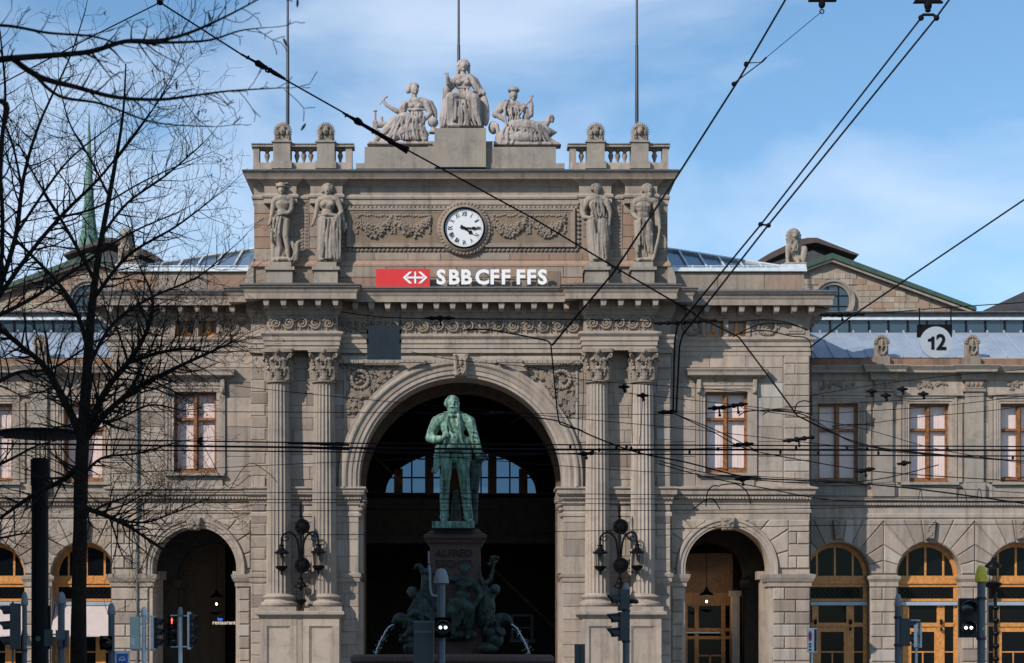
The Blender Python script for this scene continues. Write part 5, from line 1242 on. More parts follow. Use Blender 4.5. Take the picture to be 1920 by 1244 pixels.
def folds(tops, bots, n, r0, r1, wob=6, d0=0, d1=0, rnd=None):
    """drapery ridges running from a top line to a bottom line; each line ((x,y,d),(x,y,d))"""
    rnd = rnd or FR; out = []; n = int(n * 1.45); r0 *= .86; r1 *= .84; W_ = abs(bots[1][0] - bots[0][0]) / n
    drift = rnd.uniform(-1.6, 1.6)
    for i in range(n):
        t = min(1, max(0, (i + 0.5 + rnd.uniform(-.45, .45)) / n)); t2 = min(1, max(0, (i + 0.5 + rnd.uniform(-.4, .4) + drift) / n))
        a = [lerp(tops[0][j], tops[1][j], t) for j in range(3)]; c = [lerp(bots[0][j], bots[1][j], t2) for j in range(3)]
        if rnd.random() < .35: c = [lerp(a[j], c[j], rnd.uniform(.45, .8)) for j in range(3)]
        elif rnd.random() < .3: a = [lerp(a[j], c[j], rnd.uniform(.15, .45)) for j in range(3)]
        bul = -10 * math.sin(math.pi * t); f_ = rnd.uniform(.55, 1.05); bow = rnd.uniform(-1, 1) * W_ * 1.1
        pts = []
        for q in range(6):
            u = q / 5; pts.append((lerp(a[0], c[0], u) + bow * math.sin(math.pi * u) + rnd.uniform(-wob, wob) * .3, lerp(a[1], c[1], u), lerp(a[2], c[2], u) + bul - 8 * f_, lerp(r0, r1, u) * f_ * (0.85 + .3 * math.sin(math.pi * u))))
        out.append(('c', pts))
    return out
FR = random.Random(77)
def face(x, y, d, s, turn=0):
    """nose, brows, cheeks, lips, chin at head centre (x, y), half width s, front depth d; turn in units of s"""
    t = turn * s
    return [('c', [(x + t, y - 0.12 * s, d - 0.02 * s, 0.10 * s), (x + t * 1.2, y + 0.32 * s, d - 0.22 * s, 0.16 * s)]),
            ('c', [(x + t - 0.55 * s, y - 0.20 * s, d + 0.16 * s, 0.10 * s), (x + t - 0.15 * s, y - 0.22 * s, d - 0.04 * s, 0.11 * s), (x + t + 0.15 * s, y - 0.22 * s, d - 0.04 * s, 0.11 * s), (x + t + 0.55 * s, y - 0.20 * s, d + 0.16 * s, 0.10 * s)]),
            ('e', x + t - 0.42 * s, y + 0.32 * s, d + 0.28 * s, 0.27 * s, 0.3 * s, 0.25 * s), ('e', x + t + 0.42 * s, y + 0.32 * s, d + 0.28 * s, 0.27 * s, 0.3 * s, 0.25 * s),
            ('e', x + t, y + 0.66 * s, d + 0.06 * s, 0.26 * s, 0.07 * s, 0.14 * s), ('e', x + t, y + 0.80 * s, d + 0.08 * s, 0.2 * s, 0.07 * s, 0.14 * s), ('e', x + t * 0.8, y + 1.08 * s, d + 0.14 * s, 0.32 * s, 0.22 * s, 0.25 * s)]
def curls(x, y, d, rx, ry, rd, n, r, a0=180, a1=360, rows=2, rnd=None):
    rnd = rnd or random.Random(9); out = []
    for j in range(rows):
        for i in range(n):
            a = R(lerp(a0, a1, (i + 0.5) / n)); q = 1 - 0.25 * j
            out.append(('e', x + math.cos(a) * rx * q, y + math.sin(a) * ry * q, d + (rd if j == 0 else -rd * 0.4) + rnd.uniform(-3, 3), r, r * 0.85, r))
    return out
def hand_(x, y, d, s, dx, dy, dd=0, spread=0.35):
    """palm and five fingers; s = half palm width, (dx, dy) the way the fingers point"""
    L_ = math.hypot(dx, dy, dd) or 1; dx, dy, dd = dx / L_, dy / L_, dd / L_; nx, ny = -dy, dx
    if abs(nx) + abs(ny) < .1: nx, ny = 1, 0
    out = [('c', [(x, y, d, s * 0.8), (x + dx * s * 1.4, y + dy * s * 1.4, d + dd * s * 1.4, s * 0.85)])]
    for i, ln in enumerate((1.5, 1.75, 1.6, 1.2)):
        o = (i - 1.5) * 0.5 * s; sx, sy = x + dx * s * 1.9 + nx * o, y + dy * s * 1.9 + ny * o; e = (i - 1.5) * spread * s
        out.append(('c', [(sx, sy, d + dd * s * 1.9, s * 0.27), (sx + dx * s * ln * .6 + nx * e * .6, sy + dy * s * ln * .6 + ny * e * .6, d + dd * s * (1.9 + ln * .6) - s * .1, s * 0.25), (sx + dx * s * ln + nx * e, sy + dy * s * ln + ny * e, d + dd * s * (1.9 + ln) + s * 0.25, s * 0.2)]))
    out.append(('c', [(x - nx * s * .7, y - ny * s * .7, d, s * 0.3), (x - nx * s * 1.3 + dx * s * .9, y - ny * s * 1.3 + dy * s * .9, d, s * 0.27), (x - nx * s * 1.35 + dx * s * 1.7, y - ny * s * 1.35 + dy * s * 1.7, d, s * 0.2)]))
    return out
# ---------- the three allegories on the roof (crop 680,90 x5.053)
G = zoomer(680, 90, 5.053, 0.55)
# centre: crowned, throned woman with shield
st = thing('roof_statue', 'crowned woman seated on a throne with oval shield, tallest of the roof statues', 'statue', tuple(G[0](950, 780)), 'statues crowning the roof')
pr = [('e', 955, 180, 0, 41, 56, 46)] + face(955, 180, -44, 38) + curls(955, 165, 0, 50, 52, 20, 11, 17, 175, 365, 3) + [
    ('c', [(905, 165, 10, 18), (905, 220, 12, 14), (900, 250, 20, 10)]), ('c', [(1003, 165, 10, 18), (1005, 220, 12, 14), (1010, 255, 20, 10)]),
    ('c', [(955, 215, 4, 27), (952, 262, 8, 30)]), ('c', [(880, 300, 8, 36), (950, 282, 8, 42), (1030, 298, 8, 36)]),
    ('e', 950, 335, 6, 78, 80, 46), ('e', 950, 420, 2, 62, 62, 44), ('e', 915, 338, -32, 30, 28, 24), ('e', 985, 338, -32, 30, 28, 24),
    ('c', [(885, 385, -30, 8), (950, 392, -42, 9), (1015, 385, -30, 8)]),
    ('c', [(1035, 302, 10, 38), (1090, 400, -6, 34), (1145, 440, -30, 24)]), ('c', [(1010, 262, 10, 22), (1060, 300, 22, 34), (1092, 370, 26, 38), (1120, 430, 10, 34)]),
    ('c', [(872, 300, 8, 38), (838, 372, -16, 36), (812, 352, -70, 26), (808, 322, -96, 20)]),
    ('c', [(850, 330, 0, 40), (800, 400, 0, 42), (785, 470, 4, 34)]), ('c', [(880, 270, 5, 24), (910, 300, -20, 16), (945, 330, -38, 12), (990, 300, -30, 12)]),
    ('e', 935, 470, -20, 150, 60, 70), ('e', 940, 640, -60, 130, 130, 60), ('c', [(880, 480, 0, 66), (838, 520, -100, 60), (830, 740, -90, 42)]), ('c', [(1010, 480, 0, 66), (1052, 520, -100, 60), (1075, 700, -88, 44)]),
    ('c', [(800, 520, -60, 40), (770, 680, -60, 44), (760, 750, -50, 34)]), ('b', 745, 560, 1150, 775, 10, 110), ('b', 790, 400, 1120, 560, 40, 90),
    ('p', [(760, 540), (1120, 540), (1140, 765), (735, 775)], -60, 30), ('c', [(850, 765, -120, 22), (910, 770, -110, 20)])]
pr += folds(((800, 530, -120), (1090, 530, -120)), ((745, 765, -105), (1120, 765, -105)), 13, 15, 19) + folds(((870, 400, -34), (1030, 400, -34)), ((860, 470, -60), (1050, 470, -60)), 8, 7, 9, 3)
pr += folds(((1010, 270, -10), (1085, 330, -5)), ((1060, 470, -40), (1150, 440, -20)), 4, 8, 12, 3) + hand_(808, 318, -108, 16, -0.3, -1, -0.3)
sculpt('figure', G, pr, 'stone_zinc', st, 0.02, 1)
pr = [('e', 1158, 598, -20, 44, 155, 26, -4), ('e', 1166, 596, -34, 32, 128, 18, -4)]
sculpt('shield', G, pr, 'stone_zinc', st, 0.026, 2)
# left: reclining woman with raised twig, globe and locomotive
st = thing('roof_statue', 'reclining woman with raised hand beside a globe and a small locomotive', 'statue', tuple(G[0](400, 915)), 'statues crowning the roof')
pr = [('e', 492, 398, 0, 39, 52, 44)] + face(492, 400, -38, 34, 0.35) + curls(480, 375, 4, 46, 42, 18, 9, 16, 150, 350, 3) + [('e', 432, 400, 14, 28, 32, 26),
    ('c', [(487, 440, 4, 24), (490, 482, 6, 27)]), ('c', [(425, 530, 4, 34), (500, 505, 4, 40), (585, 512, 4, 34)]),
    ('e', 500, 560, 4, 82, 70, 44), ('e', 515, 640, 2, 68, 60, 46), ('e', 462, 560, -30, 30, 26, 22), ('e', 540, 560, -30, 30, 26, 22),
    ('c', [(420, 540, 0, 36), (352, 602, -10, 30), (322, 605, -16, 24), (225, 545, -10, 17), (205, 520, -10, 14)]), ('c', [(400, 545, 0, 40), (372, 600, -4, 42), (360, 630, 0, 30)]),
    ('c', [(598, 525, 0, 34), (640, 625, -6, 27), (585, 690, -30, 21), (566, 722, -40, 17)]), ('c', [(560, 478, 20, 18), (640, 520, 26, 30), (678, 590, 26, 28), (690, 650, 24, 20)]),
    ('c', [(520, 700, 0, 76), (400, 690, -30, 70), (310, 715, -30, 60), (200, 810, -10, 42), (110, 890, 10, 26), (60, 915, 10, 14)]),
    ('c', [(520, 760, -20, 70), (400, 800, -40, 66), (300, 850, -30, 50), (190, 890, -10, 30)]), ('e', 480, 830, -26, 150, 78, 58), ('c', [(560, 780, -40, 40), (590, 880, -50, 34)]),
    ('c', [(420, 590, -20, 10), (500, 600, -46, 12), (590, 590, -20, 10)]), ('p', [(60, 905), (640, 905), (665, 930), (40, 930)], -70, 90)]
pr += folds(((330, 670, -78), (540, 700, -78)), ((180, 880, -60), (600, 890, -70)), 12, 13, 15, 8) + folds(((440, 610, -40), (590, 620, -40)), ((430, 690, -70), (580, 700, -60)), 7, 7, 10, 3)
pr += folds(((380, 560, -36), (420, 520, -30)), ((340, 640, -20), (400, 640, -20)), 4, 8, 9, 3) + hand_(204, 512, -10, 13, -0.15, -1) + [('c', [(165, 540, -10, 6), (200, 490, -16, 6), (225, 460, -10, 6)]), ('e', 225, 468, -12, 14, 14, 10)]
sculpt('figure', G, pr, 'stone_zinc', st, 0.02, 1)
sculpt('globe', G, [('e', 668, 706, 0, 50, 50, 50), ('e', 668, 706, 0, 54, 8, 54, 12), ('c', [(668, 750, 0, 18), (668, 790, 0, 30)]), ('b', 630, 790, 712, 812, -40, 40)], 'stone_zinc', st, 0.026, 1)
sculpt('locomotive', G, [('c', [(118, 600, 20, 11), (118, 690, 20, 12)]), ('e', 118, 592, 20, 22, 8, 22), ('c', [(180, 655, 20, 14), (180, 700, 20, 14)]), ('b', 92, 690, 138, 780, -10, 60), ('c', [(140, 725, 20, 30), (260, 725, 20, 30)]), ('b', 80, 780, 300, 800, -20, 60), ('e', 130, 810, -10, 26, 26, 10), ('e', 190, 810, -10, 26, 26, 10)], 'stone_zinc', st, 0.024, 1)
# right: reclining figure with staff, vessel and boat prow
st = thing('roof_statue', 'reclining figure with slanting staff beside a curled boat prow on the roof', 'statue', tuple(G[0](1540, 930)), 'statues crowning the roof')
pr = [('e', 1430, 452, 0, 39, 50, 44)] + face(1430, 456, -38, 34, -0.08) + [('e', 1430, 405, 2, 58, 26, 52), ('e', 1430, 392, 4, 46, 24, 42)] + [
    ('c', [(1425, 490, 4, 24), (1422, 522, 6, 26)]), ('c', [(1345, 545, 4, 35), (1425, 532, 4, 40), (1512, 552, 4, 34)]),
    ('e', 1430, 600, 4, 80, 76, 44), ('e', 1440, 690, 2, 68, 60, 46), ('e', 1395, 596, -28, 28, 26, 20), ('e', 1470, 590, -28, 28, 26, 20),
    ('c', [(1330, 560, 0, 36), (1268, 635, -10, 30), (1320, 680, -36, 22), (1345, 705, -44, 16)]), ('c', [(1350, 500, 16, 16), (1300, 560, 14, 34), (1262, 630, 10, 34)]),
    ('c', [(1520, 565, 0, 34), (1592, 640, -14, 27), (1600, 560, -22, 20), (1592, 505, -26, 15)]), ('c', [(1560, 610, 8, 36), (1550, 660, 8, 40), (1540, 700, 10, 28)]),
    ('c', [(1440, 740, -10, 70), (1600, 760, -46, 62), (1680, 790, -40, 50), (1760, 880, -20, 30), (1850, 918, -20, 14)]), ('c', [(1460, 780, 10, 66), (1600, 830, 0, 60), (1700, 880, 0, 36)]),
    ('e', 1520, 860, -30, 190, 62, 66), ('e', 1330, 860, -26, 80, 70, 50), ('p', [(1240, 900), (1850, 910), (1880, 935), (1240, 935)], -70, 90), ('c', [(1380, 500, -24, 12), (1345, 580, -34, 13), (1350, 700, -44, 14), (1360, 760, -50, 12)])]
pr += folds(((1480, 700, -60), (1680, 760, -80)), ((1430, 890, -66), (1740, 900, -56)), 10, 13, 15, 8) + folds(((1370, 560, -36), (1500, 570, -34)), ((1380, 690, -50), (1500, 690, -50)), 7, 7, 9, 3) + hand_(1592, 500, -26, 12, 0, -1)
pr += folds(((1330, 760, -50), (1420, 780, -60)), ((1250, 920, -50), (1430, 920, -60)), 6, 13, 15, 5)
sculpt('figure', G, pr, 'stone_zinc', st, 0.02, 1)
sculpt('staff', G, [('c', [(1383, 780, -70, 7), (1616, 462, -30, 7)])], 'stone_zinc', st, 0.018, 0)
sculpt('vessel', G, [('e', 1238, 752, 20, 48, 62, 50), ('c', [(1268, 740, -30, 22), (1282, 800, -40, 18), (1270, 830, -44, 12)]), ('c', [(1262, 722, -26, 12), (1235, 735, -20, 10), (1245, 762, -24, 8)])], 'stone_zinc', st, 0.026, 2)
sculpt('boat_prow', G, [('c', [(1640, 725, 30, 34), (1720, 740, 30, 36), (1760, 690, 30, 26), (1762, 650, 30, 20), (1790, 640, 30, 18), (1805, 660, 30, 16), (1800, 690, 30, 14), (1785, 690, 30, 10)]), ('c', [(1660, 760, 20, 60), (1760, 800, 20, 50), (1830, 795, 20, 14)]), ('b', 1640, 692, 1730, 706, 0, 60)], 'stone_zinc', st, 0.026, 2)

# ---------- four standing statues at the attic
def att_pedestal(par, px0, px1, y_=-0.75):
    a, c = X(px0, y_), X(px1, y_)
    obj('pedestal', B().box(a + 0.1, c - 0.1, y_, 0.05, Z(541) - .05, Z(507, y_)).box(a, c, y_ - 0.1, 0.05, Z(507, y_) + .002, Z(501, y_)).box(a + 0.16, c - 0.16, y_ + .05, 0.05, Z(501, y_) + .002, Z(491, y_)), 'stone_grey', par)
Q1 = zoomer(440, 320, 4.146, -0.35); Q2 = zoomer(860, 320, 4.146, -0.35)
st = thing('attic_statue', 'stone youth with a brimmed winged hat and staff, with an animal at his knee', 'statue', tuple(Q1[0](365, 890)), 'standing statues beside the clock')
att_pedestal(st, 497, 552)
pr = [('e', 365, 152, 0, 29, 40, 34)] + face(365, 155, -30, 27) + [('e', 365, 128, 0, 52, 9, 44, 3), ('e', 362, 112, 4, 34, 22, 32), ('c', [(398, 102, 0, 9), (412, 98, 0, 6)]), ('c', [(330, 112, 0, 8), (322, 102, 0, 6)]),
    ('c', [(367, 185, 4, 18), (368, 212, 6, 22)]), ('c', [(318, 228, 2, 27), (370, 216, 2, 32), (430, 222, 2, 27)]), ('e', 375, 268, 0, 56, 52, 36), ('e', 372, 330, 0, 45, 46, 32), ('e', 352, 262, -22, 24, 16, 14), ('e', 398, 262, -22, 24, 16, 14),
    ('c', [(440, 234, 2, 25), (442, 300, -4, 19), (425, 335, -24, 17), (340, 352, -34, 13)]), ('c', [(305, 242, 2, 24), (292, 330, 0, 19), (280, 400, -14, 14), (268, 425, -18, 12)]),
    ('e', 368, 385, 0, 50, 36, 36), ('c', [(345, 400, -6, 34), (338, 520, -12, 25), (352, 600, -4, 20), (340, 690, 0, 13), (336, 705, -26, 11)]), ('c', [(398, 400, 0, 35), (396, 510, -12, 25), (412, 600, -4, 20), (418, 685, 0, 13), (432, 705, -20, 11)]),
    ('c', [(305, 380, 10, 20), (298, 500, 14, 24), (300, 620, 16, 22), (298, 700, 16, 18)]), ('e', 345, 640, 20, 60, 70, 26), ('e', 370, 690, 10, 80, 20, 36)]
pr += folds(((300, 375, -26), (370, 370, -34)), ((290, 560, -10), (350, 540, -30)), 5, 9, 8, 4) + [('c', [(440, 560, 12, 18), (480, 620, 14, 26), (470, 690, 14, 22)]), ('c', [(480, 620, 14, 20), (490, 565, 4, 18), (512, 552, -6, 16), (528, 560, -12, 9)]), ('c', [(478, 640, 0, 12), (440, 700, 0, 9)])]
sculpt('figure', Q1, pr, 'stone_statue', st, 0.021, 1)
sculpt('staff', Q1, [('c', [(188, 378, -20, 10), (215, 392, -20, 6), (330, 540, -20, 7)]), ('e', 205, 385, -20, 26, 8, 8, -30), ('c', [(182, 405, -20, 6), (215, 380, -20, 6), (220, 372, -20, 5)])], 'stone_statue', st, 0.02, 0)
st = thing('attic_statue', 'bare-breasted stone woman holding her gathered skirt, between the clock and the youth with a hat', 'statue', tuple(Q1[0](720, 890)), 'standing statues beside the clock')
att_pedestal(st, 585, 637)
pr = [('e', 722, 155, 0, 29, 42, 34)] + face(720, 158, -30, 27, -0.08) + curls(722, 145, 6, 40, 48, 12, 10, 14, 150, 390, 2) + [('e', 724, 118, 6, 30, 20, 30),
    ('c', [(722, 190, 4, 18), (722, 212, 6, 22)]), ('c', [(662, 230, 2, 25), (722, 216, 2, 32), (790, 226, 2, 25)]), ('e', 722, 268, 0, 60, 54, 36), ('e', 718, 335, 0, 46, 46, 32), ('e', 692, 268, -26, 25, 24, 20), ('e', 752, 268, -26, 25, 24, 20),
    ('c', [(652, 240, 2, 24), (634, 330, 4, 18), (612, 410, -6, 13), (600, 432, -10, 12)]), ('c', [(802, 238, 2, 25), (832, 320, -2, 19), (800, 368, -30, 15)]),
    ('e', 722, 395, 0, 66, 46, 42), ('c', [(690, 400, -6, 48), (680, 540, -20, 38), (670, 690, -4, 36)]), ('c', [(755, 400, 0, 50), (770, 540, -10, 48), (790, 680, 4, 44)]), ('e', 735, 640, 6, 90, 60, 34), ('c', [(830, 330, 6, 22), (845, 400, 10, 16), (850, 470, 10, 10)]),
    ('e', 800, 372, -32, 30, 20, 20), ('c', [(655, 355, -16, 10), (720, 350, -40, 14), (800, 360, -34, 14)]), ('c', [(690, 700, -40, 12), (670, 706, -56, 9)])]
pr += folds(((675, 375, -42), (830, 385, -36)), ((640, 690, -30), (830, 690, -20)), 10, 8, 13, 5)
sculpt('figure', Q1, pr, 'stone_statue', st, 0.021, 1)
st = thing('attic_statue', 'fully robed stone woman in a long pleated gown next to the bearded man', 'statue', tuple(Q2[0](1080, 890)), 'standing statues beside the clock')
att_pedestal(st, 1094, 1145)
pr = [('e', 1075, 148, 0, 28, 40, 32)] + face(1078, 152, -28, 26, 0.12) + curls(1070, 135, 6, 34, 36, 12, 8, 13, 150, 380, 2) + [('e', 1070, 112, 10, 26, 14, 26),
    ('c', [(1074, 184, 4, 18), (1075, 208, 6, 22)]), ('c', [(1010, 228, 2, 28), (1075, 214, 2, 32), (1132, 224, 2, 27)]), ('e', 1072, 268, 0, 62, 56, 38), ('e', 1075, 335, 0, 52, 46, 36), ('e', 1048, 268, -28, 24, 22, 16), ('e', 1100, 268, -28, 24, 22, 16),
    ('c', [(995, 240, 2, 28), (962, 320, 0, 22), (975, 368, -20, 18), (1022, 378, -36, 13)]), ('c', [(1148, 238, 2, 27), (1176, 330, 2, 20), (1166, 420, -8, 15), (1160, 455, -14, 13)]), ('c', [(970, 260, 6, 26), (965, 330, 8, 26), (985, 400, 10, 14)]),
    ('c', [(1165, 270, 10, 20), (1160, 400, 14, 18), (1170, 490, 6, 16)]), ('e', 1078, 400, 0, 68, 50, 44), ('c', [(1040, 400, -4, 50), (1035, 560, 0, 40), (1050, 690, 4, 36)]), ('c', [(1110, 400, 0, 54), (1125, 560, -14, 50), (1120, 690, -6, 40)]), ('e', 1085, 650, 0, 78, 60, 38), ('c', [(1120, 706, -40, 12), (1135, 708, -50, 9)])]
pr += folds(((1010, 250, -34), (1130, 250, -34)), ((1020, 370, -40), (1130, 370, -40)), 8, 7, 7, 3) + folds(((1015, 385, -40), (1150, 420, -40)), ((1030, 695, -34), (1150, 695, -36)), 9, 9, 12, 5) + [('e', 1025, 376, -40, 20, 12, 14)]
sculpt('figure', Q2, pr, 'stone_statue', st, 0.021, 1)
st = thing('attic_statue', 'bearded stone man with bare chest leaning on a long club at the attic corner', 'statue', tuple(Q2[0](1440, 890)), 'standing statues beside the clock')
att_pedestal(st, 1181, 1231)
pr = [('e', 1472, 158, 0, 30, 40, 34)] + face(1474, 158, -30, 27, 0.15) + curls(1468, 140, 6, 36, 40, 12, 9, 14, 140, 390, 2) + [('e', 1482, 196, -16, 24, 26, 20), ('e', 1474, 118, 8, 26, 16, 26),
    ('c', [(1460, 188, 4, 20), (1450, 216, 6, 26)]), ('c', [(1376, 240, 2, 30), (1445, 226, 2, 36), (1515, 240, 2, 30)]), ('e', 1432, 288, 0, 66, 58, 40), ('e', 1430, 350, 0, 50, 44, 34), ('e', 1402, 280, -28, 28, 18, 14), ('e', 1462, 280, -28, 28, 18, 14),
    ('c', [(1362, 255, 2, 27), (1350, 335, -4, 21), (1378, 372, -28, 17), (1415, 388, -38, 14)]), ('c', [(1530, 256, 2, 26), (1552, 360, 4, 19), (1562, 440, -6, 14), (1560, 462, -10, 13)]), ('c', [(1500, 230, 14, 22), (1540, 300, 18, 20), (1545, 420, 18, 16)]),
    ('e', 1432, 405, 0, 58, 40, 40), ('c', [(1400, 410, -4, 42), (1392, 540, -16, 28), (1388, 610, -6, 22), (1386, 690, 0, 13), (1392, 708, -28, 11)]), ('c', [(1465, 410, 0, 46), (1470, 540, -10, 40), (1490, 660, 4, 24), (1500, 700, -8, 13)]), ('e', 1450, 620, 16, 70, 70, 26), ('e', 1440, 695, 8, 80, 18, 40)]
pr += folds(((1385, 395, -36), (1500, 400, -34)), ((1390, 640, -20), (1520, 640, -10)), 8, 10, 11, 6)
sculpt('figure', Q2, pr, 'stone_statue', st, 0.021, 1)
sculpt('club', Q2, [('c', [(1563, 455, -12, 9), (1545, 560, -10, 12), (1508, 690, -6, 17)])], 'stone_statue', st, 0.022, 1)

# ---------- seated lions on the pavilion corners
Q3 = zoomer(1240, 420, 4.4417, 1.3)
pr = [('e', 1100, 95, -20, 42, 44, 40), ('e', 1102, 118, -62, 22, 18, 24), ('e', 1100, 140, -50, 18, 10, 20), ('e', 1066, 70, -8, 12, 14, 10), ('e', 1134, 70, -8, 12, 14, 10), ('e', 1100, 60, -12, 34, 20, 30),
    ('e', 1098, 130, 6, 60, 74, 52), ('e', 1095, 200, 0, 56, 70, 50), ('c', [(1095, 220, 20, 60), (1110, 270, 60, 60), (1130, 300, 90, 40)]), ('c', [(1052, 200, -14, 24), (1048, 320, -20, 16), (1046, 330, -40, 16)]), ('c', [(1130, 200, -14, 24), (1132, 320, -20, 16), (1132, 330, -40, 16)]),
    ('e', 1165, 220, 30, 50, 50, 60), ('e', 1150, 290, 20, 50, 42, 60), ('b', 1020, 330, 1205, 346, -60, 130)]
pr += curls(1100, 110, -16, 54, 62, 14, 14, 15, 0, 360, 3) + folds(((1060, 150, -42), (1140, 150, -42)), ((1070, 240, -46), (1130, 240, -46)), 6, 9, 8, 5)
ln0 = thing('lion_statue', 'seated stone lion with a shield on the corner beside the gable, away from the trees', 'statue', tuple(Q3[0](1105, 346)), 'stone lions on the pavilion corners')
sculpt('lion', Q3, pr, 'stone_statue', ln0, 0.026, 2)
sculpt('shield', Q3, [('e', 1182, 262, -40, 30, 74, 12, 6), ('e', 1184, 262, -48, 20, 54, 8, 6)], 'stone_statue', ln0, 0.022, 1)
l2 = copy_tree(ln0, None, (-2 * ln0.location.x, 0, 0)); l2['label'] = 'seated stone lion on the corner half hidden by bare tree branches'
# ---------- finials on the balustrade: rayed anthemion heads
fb = B(); px_ = 1117; yy = 0.25; cx, zb = X(px_, yy), Z(268, yy)
fb.prism([(cx - 0.40, zb), (cx - 0.38, zb + 0.5)] + [(cx - 0.38 * math.cos(t * math.pi / 10), zb + 0.52 + 0.38 * math.sin(t * math.pi / 10)) for t in range(1, 10)] + [(cx + 0.38, zb + 0.5), (cx + 0.40, zb)], yy - 0.05, yy + 0.2, 0.03)
for t in range(17):
    a = lerp(-30, 210, t / 16); fb.capsule((cx + 0.30 * math.cos(R(a)), yy - .05, zb + 0.52 + 0.30 * math.sin(R(a))), (cx + 0.44 * math.cos(R(a)), yy, zb + 0.52 + 0.45 * math.sin(R(a))), 0.055, 0.02, 6)
fb.ell((cx, yy - 0.12, zb + 0.52), (0.15, 0.14, 0.19), 10, 8); fb.ell((cx, yy - 0.26, zb + 0.50), (0.04, 0.05, 0.06), 6, 5); fb.ell((cx, yy - 0.1, zb + 0.70), (0.17, 0.1, 0.07), 8, 5)
for u in (-1, 1):
    fb.tube([(cx + u * 0.1, yy - .1, zb + .1), (cx + u * 0.28, yy - .12, zb + .12), (cx + u * .3, yy - .12, zb + .26), (cx + u * .18, yy - .12, zb + .26), (cx + u * .2, yy - .12, zb + .18)], 0.05, 6); fb.ell((cx + u * 0.22, yy - .1, zb + .45), (.07, .08, .14), 6, 5)
fb.box(cx - .3, cx + .3, yy - .16, yy, zb, zb + .1)
labs = {1117: 'rayed carved finial on the balustrade pier next to the boat prow figure', 1199: 'rayed carved finial at the foot of the flagpole nearest the number disc', 610: 'rayed carved finial on the balustrade pier next to the locomotive', 529: 'rayed carved finial at the foot of the flagpole nearest the bare trees'}
f0 = obj('finial', fb, 'stone_statue', None, smooth=True, autos=35); setp(f0, labs[1117], 'finial', 'carved finials on the balustrades')
f0.data.transform(Matrix.Translation((-cx, -yy, -zb))); f0.location = (cx, yy, zb)
for p in (1199, 610, 529): c = f0.copy(); COL.objects.link(c); c.location.x = X(p + 1, yy); c['label'] = labs[p]

# ---------- fountain monument in front of the arch
YF = -22.0
E = zoomer(680, 720, 4.442, YF)
man = thing('bronze_statue', 'green bronze bearded man in a frock coat standing on the fountain pedestal', 'statue', tuple(E[0](755, 1225)))
pr = [('e', 745, 160, 0, 56, 64, 62), ('e', 747, 135, 4, 55, 40, 56)] + face(753, 162, -54, 50, 0.05) + [
    ('e', 756, 222, -32, 52, 40, 36), ('e', 752, 198, -18, 54, 34, 42), ('c', [(720, 214, -56, 9), (756, 200, -66, 10), (790, 214, -56, 9)]), ('c', [(735, 235, -58, 12), (745, 254, -52, 10)]), ('c', [(760, 238, -62, 12), (766, 256, -56, 10)]), ('e', 690, 165, 8, 12, 24, 14), ('e', 800, 168, 14, 10, 22, 14), ('c', [(698, 135, 14, 14), (696, 185, 20, 12)]), ('e', 745, 150, 34, 54, 56, 40),
    ('c', [(746, 230, 10, 38), (748, 270, 12, 46)]), ('c', [(640, 305, 6, 50), (700, 280, 8, 52), (810, 280, 8, 52), (868, 308, 6, 50)]),
    ('e', 752, 355, 0, 108, 92, 68), ('e', 755, 440, -6, 96, 90, 68), ('e', 757, 530, -2, 90, 76, 60), ('e', 762, 600, 2, 88, 58, 56),
    # arm bent with the fist at the lapel
    ('c', [(622, 318, 8, 54), (582, 390, 6, 44), (560, 452, -4, 40), (600, 470, -30, 38), (650, 468, -62, 30)]),
    # other arm hanging to the papers
    ('c', [(885, 318, 8, 54), (917, 400, 6, 41), (942, 490, -2, 37), (958, 560, -14, 38), (968, 605, -24, 28)]),
    # legs
    ('c', [(704, 600, 0, 54), (694, 720, -8, 50), (683, 840, -10, 42), (680, 960, -4, 39), (684, 1090, -2, 38), (682, 1110, -4, 41)]), ('c', [(684, 1120, -4, 32), (678, 1148, -30, 26), (668, 1158, -62, 18)]),
    ('c', [(812, 600, 0, 54), (835, 720, -18, 51), (852, 830, -22, 45), (862, 950, -12, 41), (880, 1090, -6, 39), (882, 1112, -6, 42)]), ('c', [(885, 1122, -6, 32), (896, 1150, -34, 26), (908, 1158, -66, 18)]),
    # coat skirts
    ('c', [(650, 480, 0, 46), (632, 600, 6, 34), (600, 735, 6, 14)]), ('p', [(636, 460), (706, 490), (668, 650), (612, 748), (572, 736), (612, 600)], -44, 16), ('c', [(860, 480, 0, 46), (876, 600, 4, 34), (898, 720, 10, 18)]), ('p', [(640, 480), (870, 480), (900, 700), (620, 700)], 40, 56),
    # lapels, waistcoat, seams
    ('c', [(700, 262, -52, 14), (712, 330, -74, 12), (736, 400, -84, 9)]), ('c', [(802, 262, -52, 14), (806, 350, -74, 13), (820, 470, -76, 12), (850, 600, -60, 12), (888, 700, -20, 10)]), ('c', [(690, 300, -60, 10), (700, 400, -72, 10), (668, 560, -58, 12), (610, 725, -10, 10)]),
    ('c', [(730, 480, -80, 6), (800, 540, -76, 6)]), ('c', [(704, 560, -54, 14), (760, 556, -70, 12), (830, 560, -60, 14)]), ('c', [(760, 570, -60, 6), (764, 660, -50, 6)]),
    ('c', [(700, 262, -40, 18), (745, 275, -52, 14), (800, 262, -40, 18)]), ('e', 720, 268, -56, 12, 9, 8), ('e', 775, 268, -56, 14, 9, 8)]
for q in range(5): pr += [('e', 752 + q * 2, 310 + q * 46, -80 + (4 if q > 3 else 0), 6, 6, 6)]
